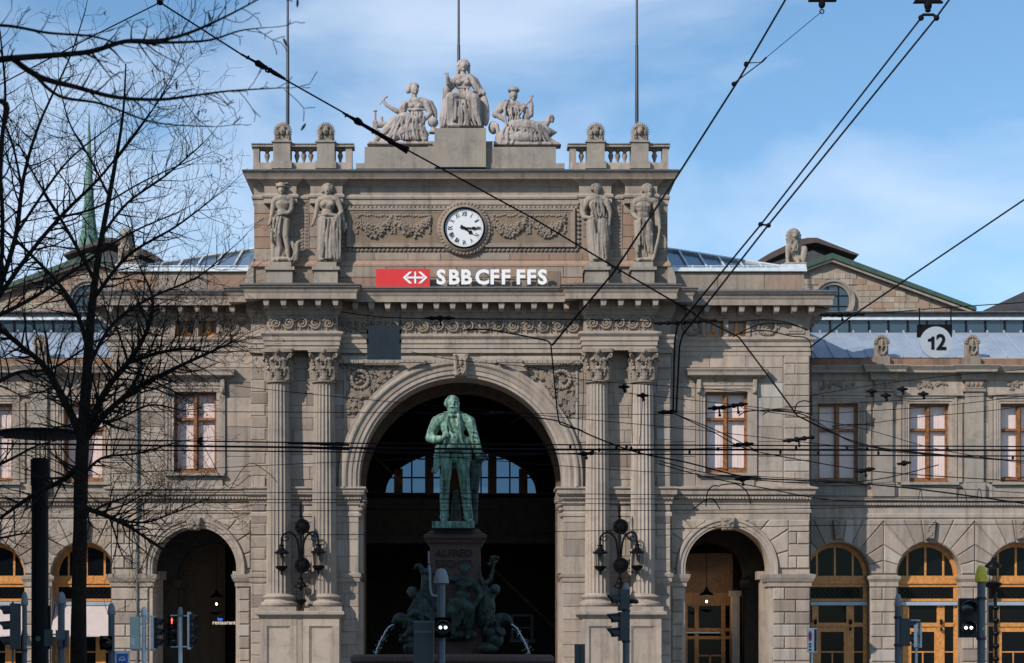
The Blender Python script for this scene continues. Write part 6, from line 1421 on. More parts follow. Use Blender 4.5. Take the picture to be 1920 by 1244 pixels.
for q in range(4): pr += [('c', [(690 - 36, 800 + q * 70, -46, 5), (684, 812 + q * 70, -56, 5), (720, 804 + q * 70, -44, 4)]), ('c', [(820, 800 + q * 72, -50, 5), (856, 815 + q * 72, -64, 5), (894, 800 + q * 72, -46, 4)])]
for q in range(4): pr += [('c', [(548 + q * 18, 400 + q * 20, -40, 6), (590 + q * 8, 420 + q * 16, -48, 6)]), ('c', [(905 + q * 6, 400 + q * 40, -44, 6), (950 + q * 6, 410 + q * 40, -34, 6)])]
pr += hand_(668, 462, -72, 19, 0.7, -0.5, -0.2, 0.1) + hand_(972, 612, -30, 18, 0.75, 0.45, -0.2, 0.2)
sculpt('figure', E, pr, 'bronze', man, 0.021, 1)
sculpt('draped_support', E, [('c', [(985, 600, 10, 30), (955, 660, 24, 42), (945, 780, 34, 36), (935, 900, 36, 32), (930, 1150, 36, 28)]), ('e', 985, 600, -10, 52, 34, 40), ('c', [(1040, 625, -30, 14), (960, 640, -40, 22)]), ('p', [(935, 560), (1035, 590), (1045, 640), (930, 640)], -30, 10)] + folds(((905, 640, -28), (985, 660, -28)), ((890, 890, -10), (960, 880, -10)), 6, 10, 11, 5), 'bronze_shaded', man, 0.028, 2)
sculpt('tree_stump', E, [('c', [(780, 1170, 30, 46), (775, 1000, 34, 34), (775, 900, 36, 20)])], 'bronze_shaded', man, 0.03, 2)
a0, a1 = E[0](582, 1170), E[0](930, 1222)
obj('base_slab', B().box(a0[0], a1[0], YF - 1.35, YF + 1.35, a1[2], a0[2] + 0.01), 'bronze', man)
ft = thing('fountain', 'reddish granite pedestal fountain with wide basin below the bronze man', 'fountain', (X(854, YF), YF, 0))
fx = X(854, YF)
def zf(p): return Z(p, YF)
def hw_(px_half): return px_half * K(YF)
def sqlathe(prof, y0=YF):
    b = B(); n = len(prof)
    for h, p in prof:
        r = hw_(h); b.v += [(fx - r, y0 - r, zf(p)), (fx + r, y0 - r, zf(p)), (fx + r, y0 + r, zf(p)), (fx - r, y0 + r, zf(p))]
    for i in range(n - 1):
        for k in range(4): b.f.append((i * 4 + k, i * 4 + (k + 1) % 4, (i + 1) * 4 + (k + 1) % 4, (i + 1) * 4 + k))
    b.f += [(0, 1, 2, 3), tuple((n - 1) * 4 + k for k in range(4))]; return b
obj('pedestal_cornice', sqlathe([(47, 1029), (48, 1024), (52, 1020), (54, 1014), (58, 1013), (59, 1008), (56, 1006), (47, 1000), (43, 994.9)]), 'granite_red', ft)
obj('pedestal_shaft', sqlathe([(49, 1212), (47, 1029)]), 'granite_red', ft)
obj('pedestal_base', sqlathe([(56, 1300), (56, 1216), (52, 1213), (50, 1205)]), 'granite_red', ft)
yfr = YF - hw_(47)
M['letter_dark'] = mat('weathered_bronze_letter', (0.045, 0.032, 0.028), 0.9, spec=0.1)
for ln, p in (('ALFRED', 1046.5), ('ESCHER', 1066)):
    text('inscription', ln, 0.36, (fx - 0.05, yfr - 0.03, Z(p, YF)), 'letter_dark', ft, 0.012, 0.004, sx=1.05)
rb = hw_(185); bx = X(848, YF)
obj('basin', B().lathe((bx, YF, 0), [(rb * 0.35, 0), (rb * 0.35, 0.9), (rb * 0.5, 1.2), (rb * 0.9, 1.50), (rb * 1.02, 1.62), (rb * 1.035, 1.70), (rb * 1.03, 1.84), (rb * 1.0, 1.92), (rb * 0.96, 1.90), (rb * 0.93, 1.8), (rb * 0.9, 1.7), (0.01, 1.66)], 72), 'granite_red', ft, smooth=True, autos=40)
obj('water_surface', B().lathe((bx, YF, 1.72), [(rb * 0.925, -0.02), (rb * 0.925, 0.0)], 48), 'basin_water', ft)
obj('lower_basin', B().lathe((bx, YF, 0), [(rb * 1.5, 0), (rb * 1.5, 0.5), (rb * 1.42, 0.55), (rb * 1.4, 0.3), (0.01, 0.3)], 72), 'granite_red', ft)
F = zoomer(700, 960, 4.381, YF - 1.5)
for k_, pts in enumerate(([(172, 925), (120, 955), (70, 1040), (38, 1110), (20, 1165)], [(1130, 922), (1180, 960), (1225, 1040), (1255, 1100), (1280, 1165)])):
    cp = curve_pts([F[0](a, c, -60 * i / 4) for i, (a, c) in enumerate(pts)], 6); b = B(); rw_ = random.Random(k_)
    b.tube(cp, [0.022 + 0.01 * math.sin(i * 1.7) for i in range(len(cp))], 6)
    b.tube([(p[0] + rw_.uniform(-.02, .02), p[1] + 0.05, p[2] + .02) for p in cp], [0.016 + 0.008 * math.sin(i * 2.3) for i in range(len(cp))], 5)
    for i in range(60):
        p = cp[rw_.randrange(4, len(cp))]; b.ell((p[0] + rw_.gauss(0, .07), p[1] + rw_.gauss(0, .07), p[2] - rw_.uniform(0, .1)), (.014, .014, .02), 5, 4)
    obj('water_jet', b, 'water', ft, smooth=True, kind='stuff')
# allegorical bronzes round the pedestal
sf = thing('seated_bronze_figure', 'shaded green bare-chested bronze man seated against the pedestal, leaning on a winged creature', 'statue', tuple(F[0](700, 1080)))
pr = [('e', 748, 476, 0, 34, 44, 38)] + face(742, 480, -34, 32, -0.15) + curls(752, 458, 4, 40, 34, 16, 9, 14, 150, 380, 3) + [('c', [(752, 510, 4, 22), (750, 545, 6, 26)]), ('c', [(668, 560, 4, 36), (745, 552, 4, 40), (825, 590, 4, 38)]), ('e', 738, 610, 0, 74, 66, 46), ('e', 735, 690, -4, 62, 56, 42), ('e', 702, 600, -34, 30, 20, 16), ('e', 775, 606, -34, 30, 20, 16),
    ('c', [(652, 562, 0, 34), (600, 540, -6, 30), (545, 525, -10, 27), (500, 505, -20, 20), (450, 500, -24, 17)]), ('c', [(838, 605, 0, 38), (892, 672, -14, 32), (870, 720, -40, 25), (830, 775, -56, 20)]),
    ('c', [(700, 745, 0, 52), (790, 800, -70, 52), (795, 880, -66, 38), (782, 960, -56, 28), (775, 1020, -50, 20), (772, 1040, -80, 16)]), ('c', [(690, 750, 0, 52), (640, 830, -60, 50), (648, 930, -56, 36), (655, 1000, -50, 22)]),
    ('e', 720, 840, 20, 80, 100, 34), ('e', 700, 1010, 30, 150, 55, 60), ('c', [(620, 720, -40, 18), (720, 730, -56, 20), (800, 745, -40, 18)])] + folds(((620, 730, -60), (800, 750, -80)), ((600, 960, -40), (760, 930, -50)), 10, 13, 14, 8) + hand_(830, 775, -66, 16, -0.6, 0.5) + hand_(440, 500, -26, 14, -1, 0.1)
sculpt('figure', F, pr, 'bronze_shaded', sf, 0.024, 2)
cr = thing('bronze_creature', 'crested winged bronze creature with curled beak beside the seated bronze man', 'statue', tuple(F[0](430, 800)))
pr = [('c', [(338, 470, -10, 8), (352, 442, -10, 14), (378, 440, -10, 20), (400, 470, -8, 26), (418, 505, -4, 28), (440, 480, 0, 20), (470, 480, 0, 16)]), ('c', [(425, 520, 0, 30), (440, 600, 0, 52), (450, 680, 0, 60), (520, 780, 0, 60)]), ('c', [(480, 600, 20, 30), (500, 700, 20, 46)]), ('e', 405, 495, -30, 12, 16, 10)] + folds(((420, 560, -50), (490, 560, -50)), ((430, 720, -56), (540, 720, -56)), 6, 10, 10, 5)
sculpt('body', F, pr, 'bronze_shaded', cr, 0.024, 2)
ch = thing('bronze_child', 'bronze child with bowed head above the spouting beast, on the creature side', 'statue', tuple(F[0](340, 830)))
pr = [('e', 322, 672, 0, 38, 38, 38)] + curls(320, 655, 4, 38, 34, 14, 9, 13, 150, 390, 3) + face(314, 682, -32, 28, -0.2) + [('c', [(345, 700, 4, 26), (380, 740, 0, 52), (380, 800, 0, 56)]), ('c', [(360, 720, -20, 26), (320, 790, -30, 20), (290, 820, -30, 14)]), ('c', [(380, 800, 0, 56), (350, 830, -50, 40), (310, 850, -40, 26)]), ('c', [(400, 650, 30, 24), (440, 660, 40, 16), (440, 760, 40, 40)])] + folds(((370, 660, -10), (440, 660, -10)), ((300, 830, -40), (500, 830, -40)), 9, 12, 13, 5)
sculpt('figure', F, pr, 'bronze_shaded', ch, 0.024, 2)
b1 = thing('bronze_beast', 'bronze sea beast spouting water on the big cabinet side of the basin', 'statue', tuple(F[0](290, 1000)))
pr = [('e', 200, 882, -30, 40, 40, 36), ('e', 172, 905, -40, 22, 20, 22), ('c', [(205, 850, -20, 18), (240, 845, -10, 16)]), ('c', [(215, 885, -10, 44), (290, 885, 0, 46), (390, 850, 0, 60), (500, 860, 0, 70)]), ('c', [(310, 900, -30, 34), (300, 980, -40, 24), (250, 1030, -50, 20), (225, 1020, -60, 14)]), ('c', [(260, 880, -30, 20), (255, 950, -30, 14)]), ('e', 275, 1050, 0, 66, 40, 50), ('e', 300, 1120, 0, 56, 60, 50), ('e', 400, 960, 10, 90, 70, 60)] + folds(((300, 840, -40), (440, 820, -50)), ((320, 900, -50), (480, 900, -60)), 8, 9, 9, 6)
sculpt('body', F, pr, 'bronze_shaded', b1, 0.024, 2)
rf_ = thing('bronze_figure', 'bronze youth lifting a leafy bouquet with both arms behind the pedestal corner', 'statue', tuple(F[0](950, 900)))
pr = [('e', 1000, 648, 0, 36, 36, 36)] + curls(998, 632, 4, 36, 32, 14, 9, 12, 150, 390, 3) + face(1010, 655, -28, 26, 0.4) + [('c', [(868, 482, 20, 10), (880, 540, 18, 18), (900, 600, 14, 28), (930, 680, 6, 44), (945, 760, 0, 58), (950, 820, 0, 52)]), ('c', [(985, 460, 10, 13), (960, 560, 8, 20), (905, 600, 6, 26)]), ('c', [(985, 690, 0, 24), (950, 720, 0, 44)]), ('c', [(940, 810, -10, 50), (950, 880, -40, 32), (925, 950, -30, 20), (915, 975, -50, 15)]), ('c', [(900, 760, 20, 60), (900, 900, 20, 60)])]
rl_ = random.Random(4)
for q in range(40): a = rl_.uniform(0, 6.28); rr_ = rl_.uniform(8, 48); pr.append(('e', 985 + math.cos(a) * rr_, 400 + math.sin(a) * rr_, rl_.uniform(-20, 20), 13, 8, 10, rl_.uniform(0, 180)))
pr += [('c', [(985, 450, 8, 12), (985, 400, 0, 16)])] + folds(((900, 700, -30), (980, 720, -30)), ((890, 830, -40), (1000, 830, -40)), 6, 9, 9, 4)
sculpt('figure', F, pr, 'bronze_shaded', rf_, 0.024, 2)
b2 = thing('bronze_beast', 'bronze sea beast spouting water below the youth with the bouquet', 'statue', tuple(F[0](1020, 1000)))
pr = [('e', 1090, 880, -30, 42, 42, 36), ('e', 1122, 905, -40, 24, 20, 22), ('c', [(1080, 850, -20, 18), (1040, 845, -10, 16)]), ('c', [(1070, 885, -10, 44), (1000, 890, 0, 50), (920, 890, 0, 60)]), ('e', 990, 990, 0, 100, 56, 60), ('e', 1000, 1050, 0, 70, 70, 60), ('e', 940, 1120, 0, 90, 50, 60), ('c', [(1000, 900, -30, 30), (1020, 980, -50, 22), (1060, 1010, -60, 16)])] + folds(((920, 850, -50), (1040, 840, -50)), ((920, 930, -60), (1040, 930, -50)), 8, 9, 9, 6)
sculpt('body', F, pr, 'bronze_shaded', b2, 0.024, 2)
# ================================================================== WALL LANTERNS between the columns
def make_wall_lamp():
    yl = -1.2; Lz = zoomer(500, 920, 5.183, yl); f, k = Lz
    t = thing('wall_lamp', 'black iron wall lamp with three glass lanterns between the columns nearest the trees', 'lamp', tuple(f(335, 720)), 'iron lamps between the columns')
    b = B(); b.tube([f(332, 640 - 90, 0), f(332, 870, 0)], 0.035, 8); b.tube([f(322, 95, 0), f(326, 150, 0), f(332, 230, 0), f(332, 300, 0)], [0.012, 0.075, 0.05, 0.05], 8)
    b.tube([f(332, 400, 0), f(332, 660, 0)], 0.05, 8)
    for yy_, r_ in ((250, 0.09), (275, 0.06), (600, 0.09), (800, 0.06), (850, 0.05)): b.ell(f(332, yy_), (r_, r_, r_ * 0.5), 10, 6)
    obj('stem', b, 'iron', t, smooth=True)
    for yy_ in (350, 725):
        q = B(); c = f(345, yy_); q.lathe((c[0], c[1] + .1, c[2]), [(0.34, 0.0), (0.36, -0.04), (0.30, -0.10), (0.22, -0.10), (0.18, -0.16), (0.01, -0.18)], 24, 'y')
        for a in range(8): q.ell((c[0] + math.cos(a * .785) * 0.27, c[1] - .03, c[2] + math.sin(a * .785) * 0.27), (.05, .04, .05), 6, 4)
        q.tube([(c[0], c[1] + 0.1, c[2]), (c[0], -0.0, c[2])], 0.06, 8)
        obj('rosette', q, 'iron', t, smooth=True, autos=35)
    def lant(cx_, cy_, d, scale=1.0):
        c = Vector(f(cx_, cy_, d)); s = scale
        g = B().lathe(c, [(0.05, 0.55), (0.16 * s, 0.52), (0.10, 0.45), (0.13, 0.36), (0.28 * s, 0.24), (0.36 * s, 0.16), (0.36 * s, 0.12), (0.25 * s, 0.10)], 16)
        for a in range(6): g.ell((c.x + math.cos(a * 1.047) * 0.36 * s, c.y + math.sin(a * 1.047) * 0.36 * s, c.z + 0.19), (.03, .03, .05), 5, 4)
        lo = -0.52
        g2 = B().lathe(c, [(0.03, lo - 0.34), (0.06, lo - 0.28), (0.04, lo - 0.2), (0.14, lo - 0.14), (0.30 * s, lo - 0.02), (0.32 * s, lo + 0.06), (0.2, lo + 0.08)], 16)
        h = obj('lantern', g, 'iron', t, smooth=True, autos=40)
        obj('lantern_base', g2, 'iron', h, smooth=True, autos=40)
        gl = B()
        n = 16
        for i in range(n):
            a = 2 * math.pi * i / n; gl.v.append((c.x + .24 * s * math.cos(a), c.y + .24 * s * math.sin(a), c.z + .1))
        for i in range(n):
            a = 2 * math.pi * i / n; gl.v.append((c.x + .21 * s * math.cos(a), c.y + .21 * s * math.sin(a), c.z + lo + .06))
        gl.f = [(i, (i + 1) % n, n + (i + 1) % n, n + i) for i in range(n)]
        obj('glass', gl, 'glass_smoke', h, smooth=True)
        bars = B()
        for a in range(4): an = a * math.pi / 2 + .4; bars.tube([(c.x + .25 * s * math.cos(an), c.y + .25 * s * math.sin(an), c.z + .1), (c.x + .22 * s * math.cos(an), c.y + .22 * s * math.sin(an), c.z + lo)], 0.012, 4)
        bars.tube([(c.x, c.y, c.z + .1), (c.x, c.y, c.z - 0.02)], .05, 8)
        obj('glazing_bar', bars, 'iron', h)
    lant(145, 640, 0, .9); lant(503, 635, 0, .9); lant(333, 965, -10, 0.85)
    for u, ex in ((-1, 145), (1, 503)):
        pts = [(332 + u * 14, 660, 0), (332 + u * 22, 560, 0), (332 + u * 40, 470, 0), (332 + u * 90, 412, 0), (332 + u * 140, 412, 0), (ex - u * 6, 450, 0), (ex, 500, 0), (ex, 560, 0)]
        b = B().tube(curve_pts([f(*p) for p in pts], 5), 0.045, 6)
        sp_ = [f(ex - u * 42 + math.cos(q * .5) * u * 38 * (1 - q / 17), 460 + math.sin(q * .5) * 38 * (1 - q / 17), 0) for q in range(14)]
        b.tube(sp_, 0.028, 5)
        for p in ((332 + u * 30, 500), (332 + u * 120, 405), (332 + u * 70, 425)): b.ell(f(*p, 0), (.06, .04, .06), 6, 5)
        obj('arm', b, 'iron', t, smooth=True)
    b = B().tube(curve_pts([f(345, 725, 0), f(380, 760, 0), f(430, 790, 0), f(470, 800, 0)], 4), 0.02, 5).tube([f(345, 770, 0), f(333, 850, 0), f(333, 890, -10)], 0.04, 6)
    obj('lower_hook', b, 'iron', t, smooth=True)
    return t
wlmp = make_wall_lamp()
w2 = copy_tree(wlmp, None, (X(1163.5, -1.2) - X(566, -1.2), 0, 0)); w2['label'] = 'black iron wall lamp with three glass lanterns behind the signal pole on the open side'

# ================================================================== FOREGROUND: square, poles, signals, wires, trees
def Y(dist): return dist - D
def P_(px, py, dist): yy = Y(dist); return Vector((X(px, yy), yy, Z(py, yy)))
def mpx(dist): return dist / FPX
def pole_thing(name, label, cat, px, top, w, dist, capm='cap', caph=22, capw=1.45, group=None, m='pole', collar=()):
    base = P_(px, top, dist); r = w / 2 * mpx(dist)
    t = thing(name, label, cat, (base.x, base.y, 0), group)
    zt = P_(px, top + caph, dist).z
    obj('pole', B().lathe((base.x, base.y, 0), [(r * 1.25, -0.01), (r * 1.25, 0.25), (r, 0.3), (r, zt + .01)], 20), m, t, smooth=True, autos=50)
    h = base.z - zt; rc = r * capw
    obj('cap', B().lathe((base.x, base.y, zt), [(r, -0.02), (rc, 0.0), (rc, h * 0.1), (rc * 0.93, h * 0.35), (rc * 0.72, h * 0.75), (rc * 0.45, h * 0.95), (0.005, h)], 20), capm, t, smooth=True, autos=50)
    for c in collar:
        zc = P_(px, c, dist).z; obj('clamp', B().lathe((base.x, base.y, zc), [(r * 1.0, -0.02), (r * 1.25, -0.02), (r * 1.25, 0.02), (r, 0.02)], 16), 'sig_black', t)
    return t
def visor(b, c, r, ln, dx, dy, n=14):
    """half tube hood over a lens looking along (dx, dy)"""
    fwd = Vector((dx, dy, -0.08)).normalized(); side = Vector((-dy, dx, 0)); up = Vector((0, 0, 1)); o = len(b.v)
    for rr in (r, r - 0.008):
        for j, l_ in enumerate((0, 1)):
            for i in range(n + 1):
                a = math.pi * (-0.15 + 1.3 * i / n); L2 = ln * l_ * (0.55 + 0.45 * max(0, math.sin(a)))
                b.v.append(tuple(Vector(c) + side * math.cos(a) * rr + up * math.sin(a) * rr + fwd * L2))
    m_ = n + 1
    for s0 in (0, 2 * m_):
        for i in range(n): b.f.append((o + s0 + i, o + s0 + i + 1, o + s0 + m_ + i + 1, o + s0 + m_ + i))
    for i in range(n): b.f.append((o + m_ + i, o + m_ + i + 1, o + 3 * m_ + i + 1, o + 3 * m_ + i))
def signal(t, cx, z0, z1, yy, wdt, n, dx, dy, body='sig_black', lit=None, depth=0.16, plate=False, vis=0.2):
    """signal head: housing, n lenses and hoods facing (dx, dy)"""
    d = Vector((dx, dy, 0)).normalized(); s_ = Vector((-d.y, d.x, 0)); c = Vector((cx, yy, 0)); h = z1 - z0
    b = B(); P4 = []
    for (u, v) in ((-1, 0), (1, 0), (1, -1), (-1, -1)): P4.append(c + s_ * u * wdt / 2 + d * v * depth)
    def boxp(P4_, a, e, bev=0.02):
        vs = [(p.x, p.y, z) for z in (a, e) for p in P4_]; b.add(vs, [(0, 1, 2, 3), (4, 5, 6, 7)] + [(i, (i + 1) % 4, 4 + (i + 1) % 4, 4 + i) for i in range(4)])
    seg = h / n
    for i in range(n): boxp(P4, z0 + seg * i + .004, z0 + seg * (i + 1) - .004)
    inn = [c + (p - c) * 0.97 for p in P4]; boxp(inn, z0, z1)
    hd = obj('signal_head', b, body, t)
    if plate:
        pb = B(); q = [c + s_ * u * (wdt / 2 + .04) + d * v for (u, v) in ((-1, -depth * .5), (1, -depth * .5), (1, -depth * .5 - .02), (-1, -depth * .5 - .02))]
        vs = [(p.x, p.y, z) for z in (z0 - .04, z1 + .04) for p in q]; pb.add(vs, [(0, 1, 2, 3), (4, 5, 6, 7)] + [(i, (i + 1) % 4, 4 + (i + 1) % 4, 4 + i) for i in range(4)])
        obj('backing_board', pb, 'pole_pale', hd)
    for i in range(n):
        zc = z1 - seg * (i + 0.5); cc = c + Vector((0, 0, zc)); r = min(wdt, seg) * 0.42
        lb = B(); o = []
        for k in range(16): a = k * math.pi / 8; lb.v.append(tuple(cc + s_ * math.cos(a) * r + Vector((0, 0, math.sin(a) * r)) + d * .004))
        lb.v.append(tuple(cc + d * 0.02)); lb.f = [(k, (k + 1) % 16, 16) for k in range(16)]
        obj('lens', lb, 'lens', hd)
        if lit and lit[0] == i:
            if lit[1] == 'dots':
                for u in (-1, 1): obj('lit_dot', B().ell(cc + s_ * u * r * 0.36 + d * 0.02, (r * .2, .012, r * .2), 10, 6), 'lamp_white', hd)
            else:
                mb = B(); mb.ell(cc + d * .02 + Vector((0, 0, r * .55)), (r * .13, .012, r * .14), 8, 6); mb.ell(cc + d * .02 + Vector((0, 0, r * .15)), (r * .2, .012, r * .34), 8, 6); mb.ell(cc + d * .02 + Vector((0, 0, -r * .4)), (r * .13, .012, r * .36), 8, 6)
                obj('lit_figure', mb, 'lamp_red', hd)
        vb = B(); visor(vb, cc, r * 1.08, vis, d.x, d.y); obj('hood', vb, 'sig_black', hd)
    return hd
def mm(px, dist): return px * mpx(dist)
ds = 33.0; yy = Y(ds)
def hd(t, px0, py0, px1, py1, n, dirv, **kw): 
    a, c = P_(px0, py1, kw.pop('dist', ds)), P_(px1, py0, ds); return signal(t, (a.x + c.x) / 2, a.z, c.z, a.y - 0.24, abs(c.x - a.x) if abs(dirv[0]) < .6 else 0.26, n, *dirv, **kw)
def bracket(t, px0, px1, py, w=0.014, m='pole_pale', dist=ds): obj('bracket', B().tube([P_(px0, py, dist), P_(px1, py, dist)], w, 6), m, t)
# centre: pole before the fountain
t = pole_thing('traffic_light', 'grey pole with pointed cap, white twin-dot tram signal and bent sensor arm before the fountain', 'traffic light', 827.5, 1066, 14, ds, caph=28, capw=2.0)
hd(t, 815, 1158, 847, 1197, 1, (0, -1), lit=(0, 'dots'))
b = B().tube(curve_pts([P_(827, 1117, ds), P_(812, 1117, ds), P_(807, 1105, ds), P_(806, 1075, ds), P_(804, 1060, ds)], 4), 0.022, 8).tube([P_(804, 1058, ds), P_(803.5, 1034, ds)], 0.014, 8)
obj('sensor_arm', b, 'cap', t, smooth=True)
t = thing('equipment_cabinet', 'tall dark grey street cabinet beside the pole before the fountain', 'cabinet', (P_(795, 1200, ds).x, yy + .3, 0))
a, c = P_(775, 1244, ds), P_(815, 1165, ds); obj('body', B().box(a.x, c.x - 0.02, yy + .1, yy + .5, 0, c.z - .02), 'sig_back', t)
obj('top_rim', B().box(a.x - .01, c.x - .01, yy + .09, yy + .51, c.z - .02, c.z + .01), 'pole', t)
obj('door_band', B().box(a.x + .01, c.x - .03, yy + .085, yy + .1, P_(0, 1187, ds).z, P_(0, 1183, ds).z), 'pole', t)
# right of the portal
t = pole_thing('traffic_light', 'blue grey pole with signal heads turned sideways beside the open side column pedestal', 'traffic light', 1174, 1093, 13, ds, 'cap', 20, 1.15, collar=(1120, 1132, 1146, 1203))
for p0, p1 in ((1106, 1143), (1148, 1202)): signal(t, P_(1161, 0, ds).x, P_(0, p1, ds).z, P_(0, p0, ds).z, yy, 0.24, 1 if p0 < 1110 else 2, -1, -0.12, body='sig_back', vis=0.22)
bracket(t, 1160, 1175, 1124); bracket(t, 1160, 1175, 1190)
cm = B().tube([P_(1180, 1128, ds), P_(1187, 1128, ds) + Vector((0.02, -.1, 0))], 0.04, 8); cm.ell(P_(1189, 1129, ds) + Vector((0.02, -.12, 0)), (.05, .05, .04), 8, 6)
obj('camera', cm, 'sig_black', t)
t = thing('control_box', 'small dark upright box at the foot of the arch pier', 'cabinet', (P_(1087, 1230, ds).x, yy, 0)); a, c = P_(1078, 1244, ds), P_(1097, 1208, ds)
obj('body', B().box(a.x, c.x, yy, yy + .15, 0, c.z), 'sig_back', t); obj('door_seam', B().box((a.x + c.x) / 2 - .004, (a.x + c.x) / 2 + .004, yy - .004, yy, 0.1, c.z - .02), 'black', t)
# far right
t = pole_thing('traffic_light', 'grey pole with pale cap and small side signals before the orange doors', 'traffic light', 1684, 1114, 13, ds, 'cap', 21, 1.1, collar=(1158, 1210))
signal(t, P_(1705, 0, ds).x, P_(0, 1212, ds).z, P_(0, 1160, ds).z, yy, 0.2, 2, 1, -0.1, body='sig_back', vis=0.16)
obj('plate', B().box(P_(1723, 0, ds).x, P_(1726, 0, ds).x, yy - .1, yy + .1, P_(0, 1215, ds).z, P_(0, 1168, ds).z), 'pole_pale', t)
obj('sticker', B().box(P_(1711, 0, ds).x, P_(1717, 0, ds).x, yy - .11, yy - .1, P_(0, 1214, ds).z, P_(0, 1172, ds).z), 'sign_white', t)
bracket(t, 1684, 1725, 1164); bracket(t, 1684, 1725, 1209)
obj('rear_post', B().tube([P_(1718, 1215, ds), P_(1718, 1420, ds)], .02, 8), 'pole_pale', t)
t = pole_thing('traffic_light', 'blue grey pole with yellow cap and twin white dots lit on its black head', 'traffic light', 1840, 1060, 15, 32, 'yellow', 31, 1.6, collar=(1122, 1198))
signal(t, P_(1815, 0, 32).x, P_(0, 1196, 32).z, P_(0, 1122, 32).z, Y(32) - .03, 0.29, 2, -0.1, -1, lit=(1, 'dots'))
obj('sticker', B().lathe(P_(1842, 1179, 32) + Vector((0, -.075, 0)), [(.022, .006), (.022, 0)], 12, 'y'), mat('lime_sticker', (0.25, 0.45, 0.03), 0.5), t)
# sign post at the pavilion corner
t = thing('sign_post', 'small white notice on a thin post at the rusticated pavilion corner', 'sign', (P_(1522, 0, ds).x, yy, 0))
obj('post', B().tube([(P_(1523, 0, ds).x, yy + .04, 0), (P_(1523, 0, ds).x, yy + .04, P_(0, 1180, ds).z)], .018, 8), 'pole_pale', t)
a, c = P_(1514, 1224, ds), P_(1532, 1178, ds)
obj('panel', B().prism(rect(a.x, c.x, a.z, c.z, 0), yy, yy + .03, .006), 'sign_white', t)
em = B(); mx_, mz_ = P_(1519, 0, ds).x, P_(0, 1193, ds).z; em.ell((mx_, yy - .004, mz_), (.03, .004, .09), 14, 8); obj('red_oval', em, mat('notice_purple', (0.30, 0.02, 0.10), 0.5), t)
for p in (1208, 1213, 1219): obj('pictogram', B().box(mx_ - .02, mx_ + .02, yy - .004, yy - .001, P_(0, p + 1.6, ds).z, P_(0, p - 1.6, ds).z), 'black', t)
obj('side_edge', B().box(c.x - .05, c.x - .006, yy - .002, yy + .032, a.z + .02, c.z - .02), 'sig_black', t)
# wall lantern before the far right pier
t = thing('small_wall_lamp', 'black iron bracket lantern behind the yellow-capped pole', 'lamp', (P_(1868, 0, 80).x, Y(80), P_(0, 1100, 80).z))
b = B(); c = P_(1862, 1085, 80)
b.lathe(c, [(.03, .9), (.1, .75), (.34, .55), (.36, .48), (.2, .42)], 12); b.lathe(c, [(.05, -.75), (.1, -.5), (.34, -.3), (.36, -.2), (.2, -.12)], 12)
for a in range(5): b.tube([c + Vector((.26 * math.cos(a * 1.26), .26 * math.sin(a * 1.26), .45)), c + Vector((.24 * math.cos(a * 1.26), .24 * math.sin(a * 1.26), -.2))], .014, 4)
b.tube([P_(1868, 1245, 80), P_(1866, 1110, 80)], .07, 8)
for q in range(5): b.ell(P_(1867, 1140 + q * 24, 80), (.16, .16, .12), 8, 6)
obj('lantern', b, 'iron', t, smooth=True, autos=40)
# left group
dl = 33.0
t = pole_thing('traffic_light', 'grey pole with domed cap and two small boxes beside the tree trunk', 'traffic light', 115, 1110, 13, dl, 'cap', 22, 1.4)
for p0, p1, q0, q1 in ((86, 98, 1181, 1212), (107, 124, 1182, 1200), (124, 129, 1182, 1214), (109, 121, 1200, 1215)): obj('signal_box', B().box(P_(p0, 0, dl).x, P_(p1, 0, dl).x, yy - .12, yy + .05, P_(0, q1, dl).z, P_(0, q0, dl).z), 'sig_back' if p0 != 107 else 'pole', t)
bracket(t, 90, 115, 1190)
t = pole_thing('traffic_light', 'grey pole with domed cap and black square head above the blue sign', 'traffic light', 209, 1131, 12, dl, 'cap', 21, 1.3)
hd(t, 192, 1193, 215, 1219, 1, (0, -1))
t = pole_thing('traffic_light', 'grey pole half hidden behind the thick lamp post', 'traffic light', 46, 1110, 9, dl, 'cap', 24, 1.5, collar=(1220,))
t = thing('signal_cluster', 'dark signal with two hoods facing away at the lower left edge', 'traffic light', (P_(24, 0, dl).x, yy, 0))
signal(t, P_(20, 0, dl).x, P_(0, 1218, dl).z, P_(0, 1132, dl).z, yy, 0.22, 3, -1, -.1, body='sig_back', vis=.22); obj('post', B().tube([(P_(24, 0, dl).x, yy, 0), (P_(24, 0, dl).x, yy, P_(0, 1128, dl).z)], .02, 8), 'pole', t)
t = thing('blue_sign', 'blue square sign with white water tap symbol in a grey frame', 'sign', (P_(229, 0, dl).x, yy, 0))
a, c = P_(215, 1262, dl), P_(243, 1221, dl)
obj('frame', B().prism(rect(a.x, c.x, a.z, c.z, 0), yy - .02, yy + .02, .01), 'pole_pale', t)
obj('panel', B().box(P_(219, 0, dl).x, P_(240, 0, dl).x, yy - .03, yy - .021, P_(0, 1260, dl).z, P_(0, 1226, dl).z), 'sign_blue', t)
sy = B(); sy.box(P_(223, 0, dl).x, P_(236, 0, dl).x, yy - .034, yy - .031, P_(0, 1239, dl).z, P_(0, 1237, dl).z); sy.tube([P_(224, 1236, dl) + Vector((0, -.034, 0)), P_(229, 1232, dl) + Vector((0, -.034, 0)), P_(233, 1233, dl) + Vector((0, -.034, 0)), P_(235, 1236, dl) + Vector((0, -.034, 0))], .008, 6)
obj('symbol', sy, 'sign_white', t)
obj('post', B().tube([(P_(229, 0, dl).x, yy + .03, 0), (P_(229, 0, dl).x, yy + .03, a.z)], .03, 8), 'pole_pale', t)
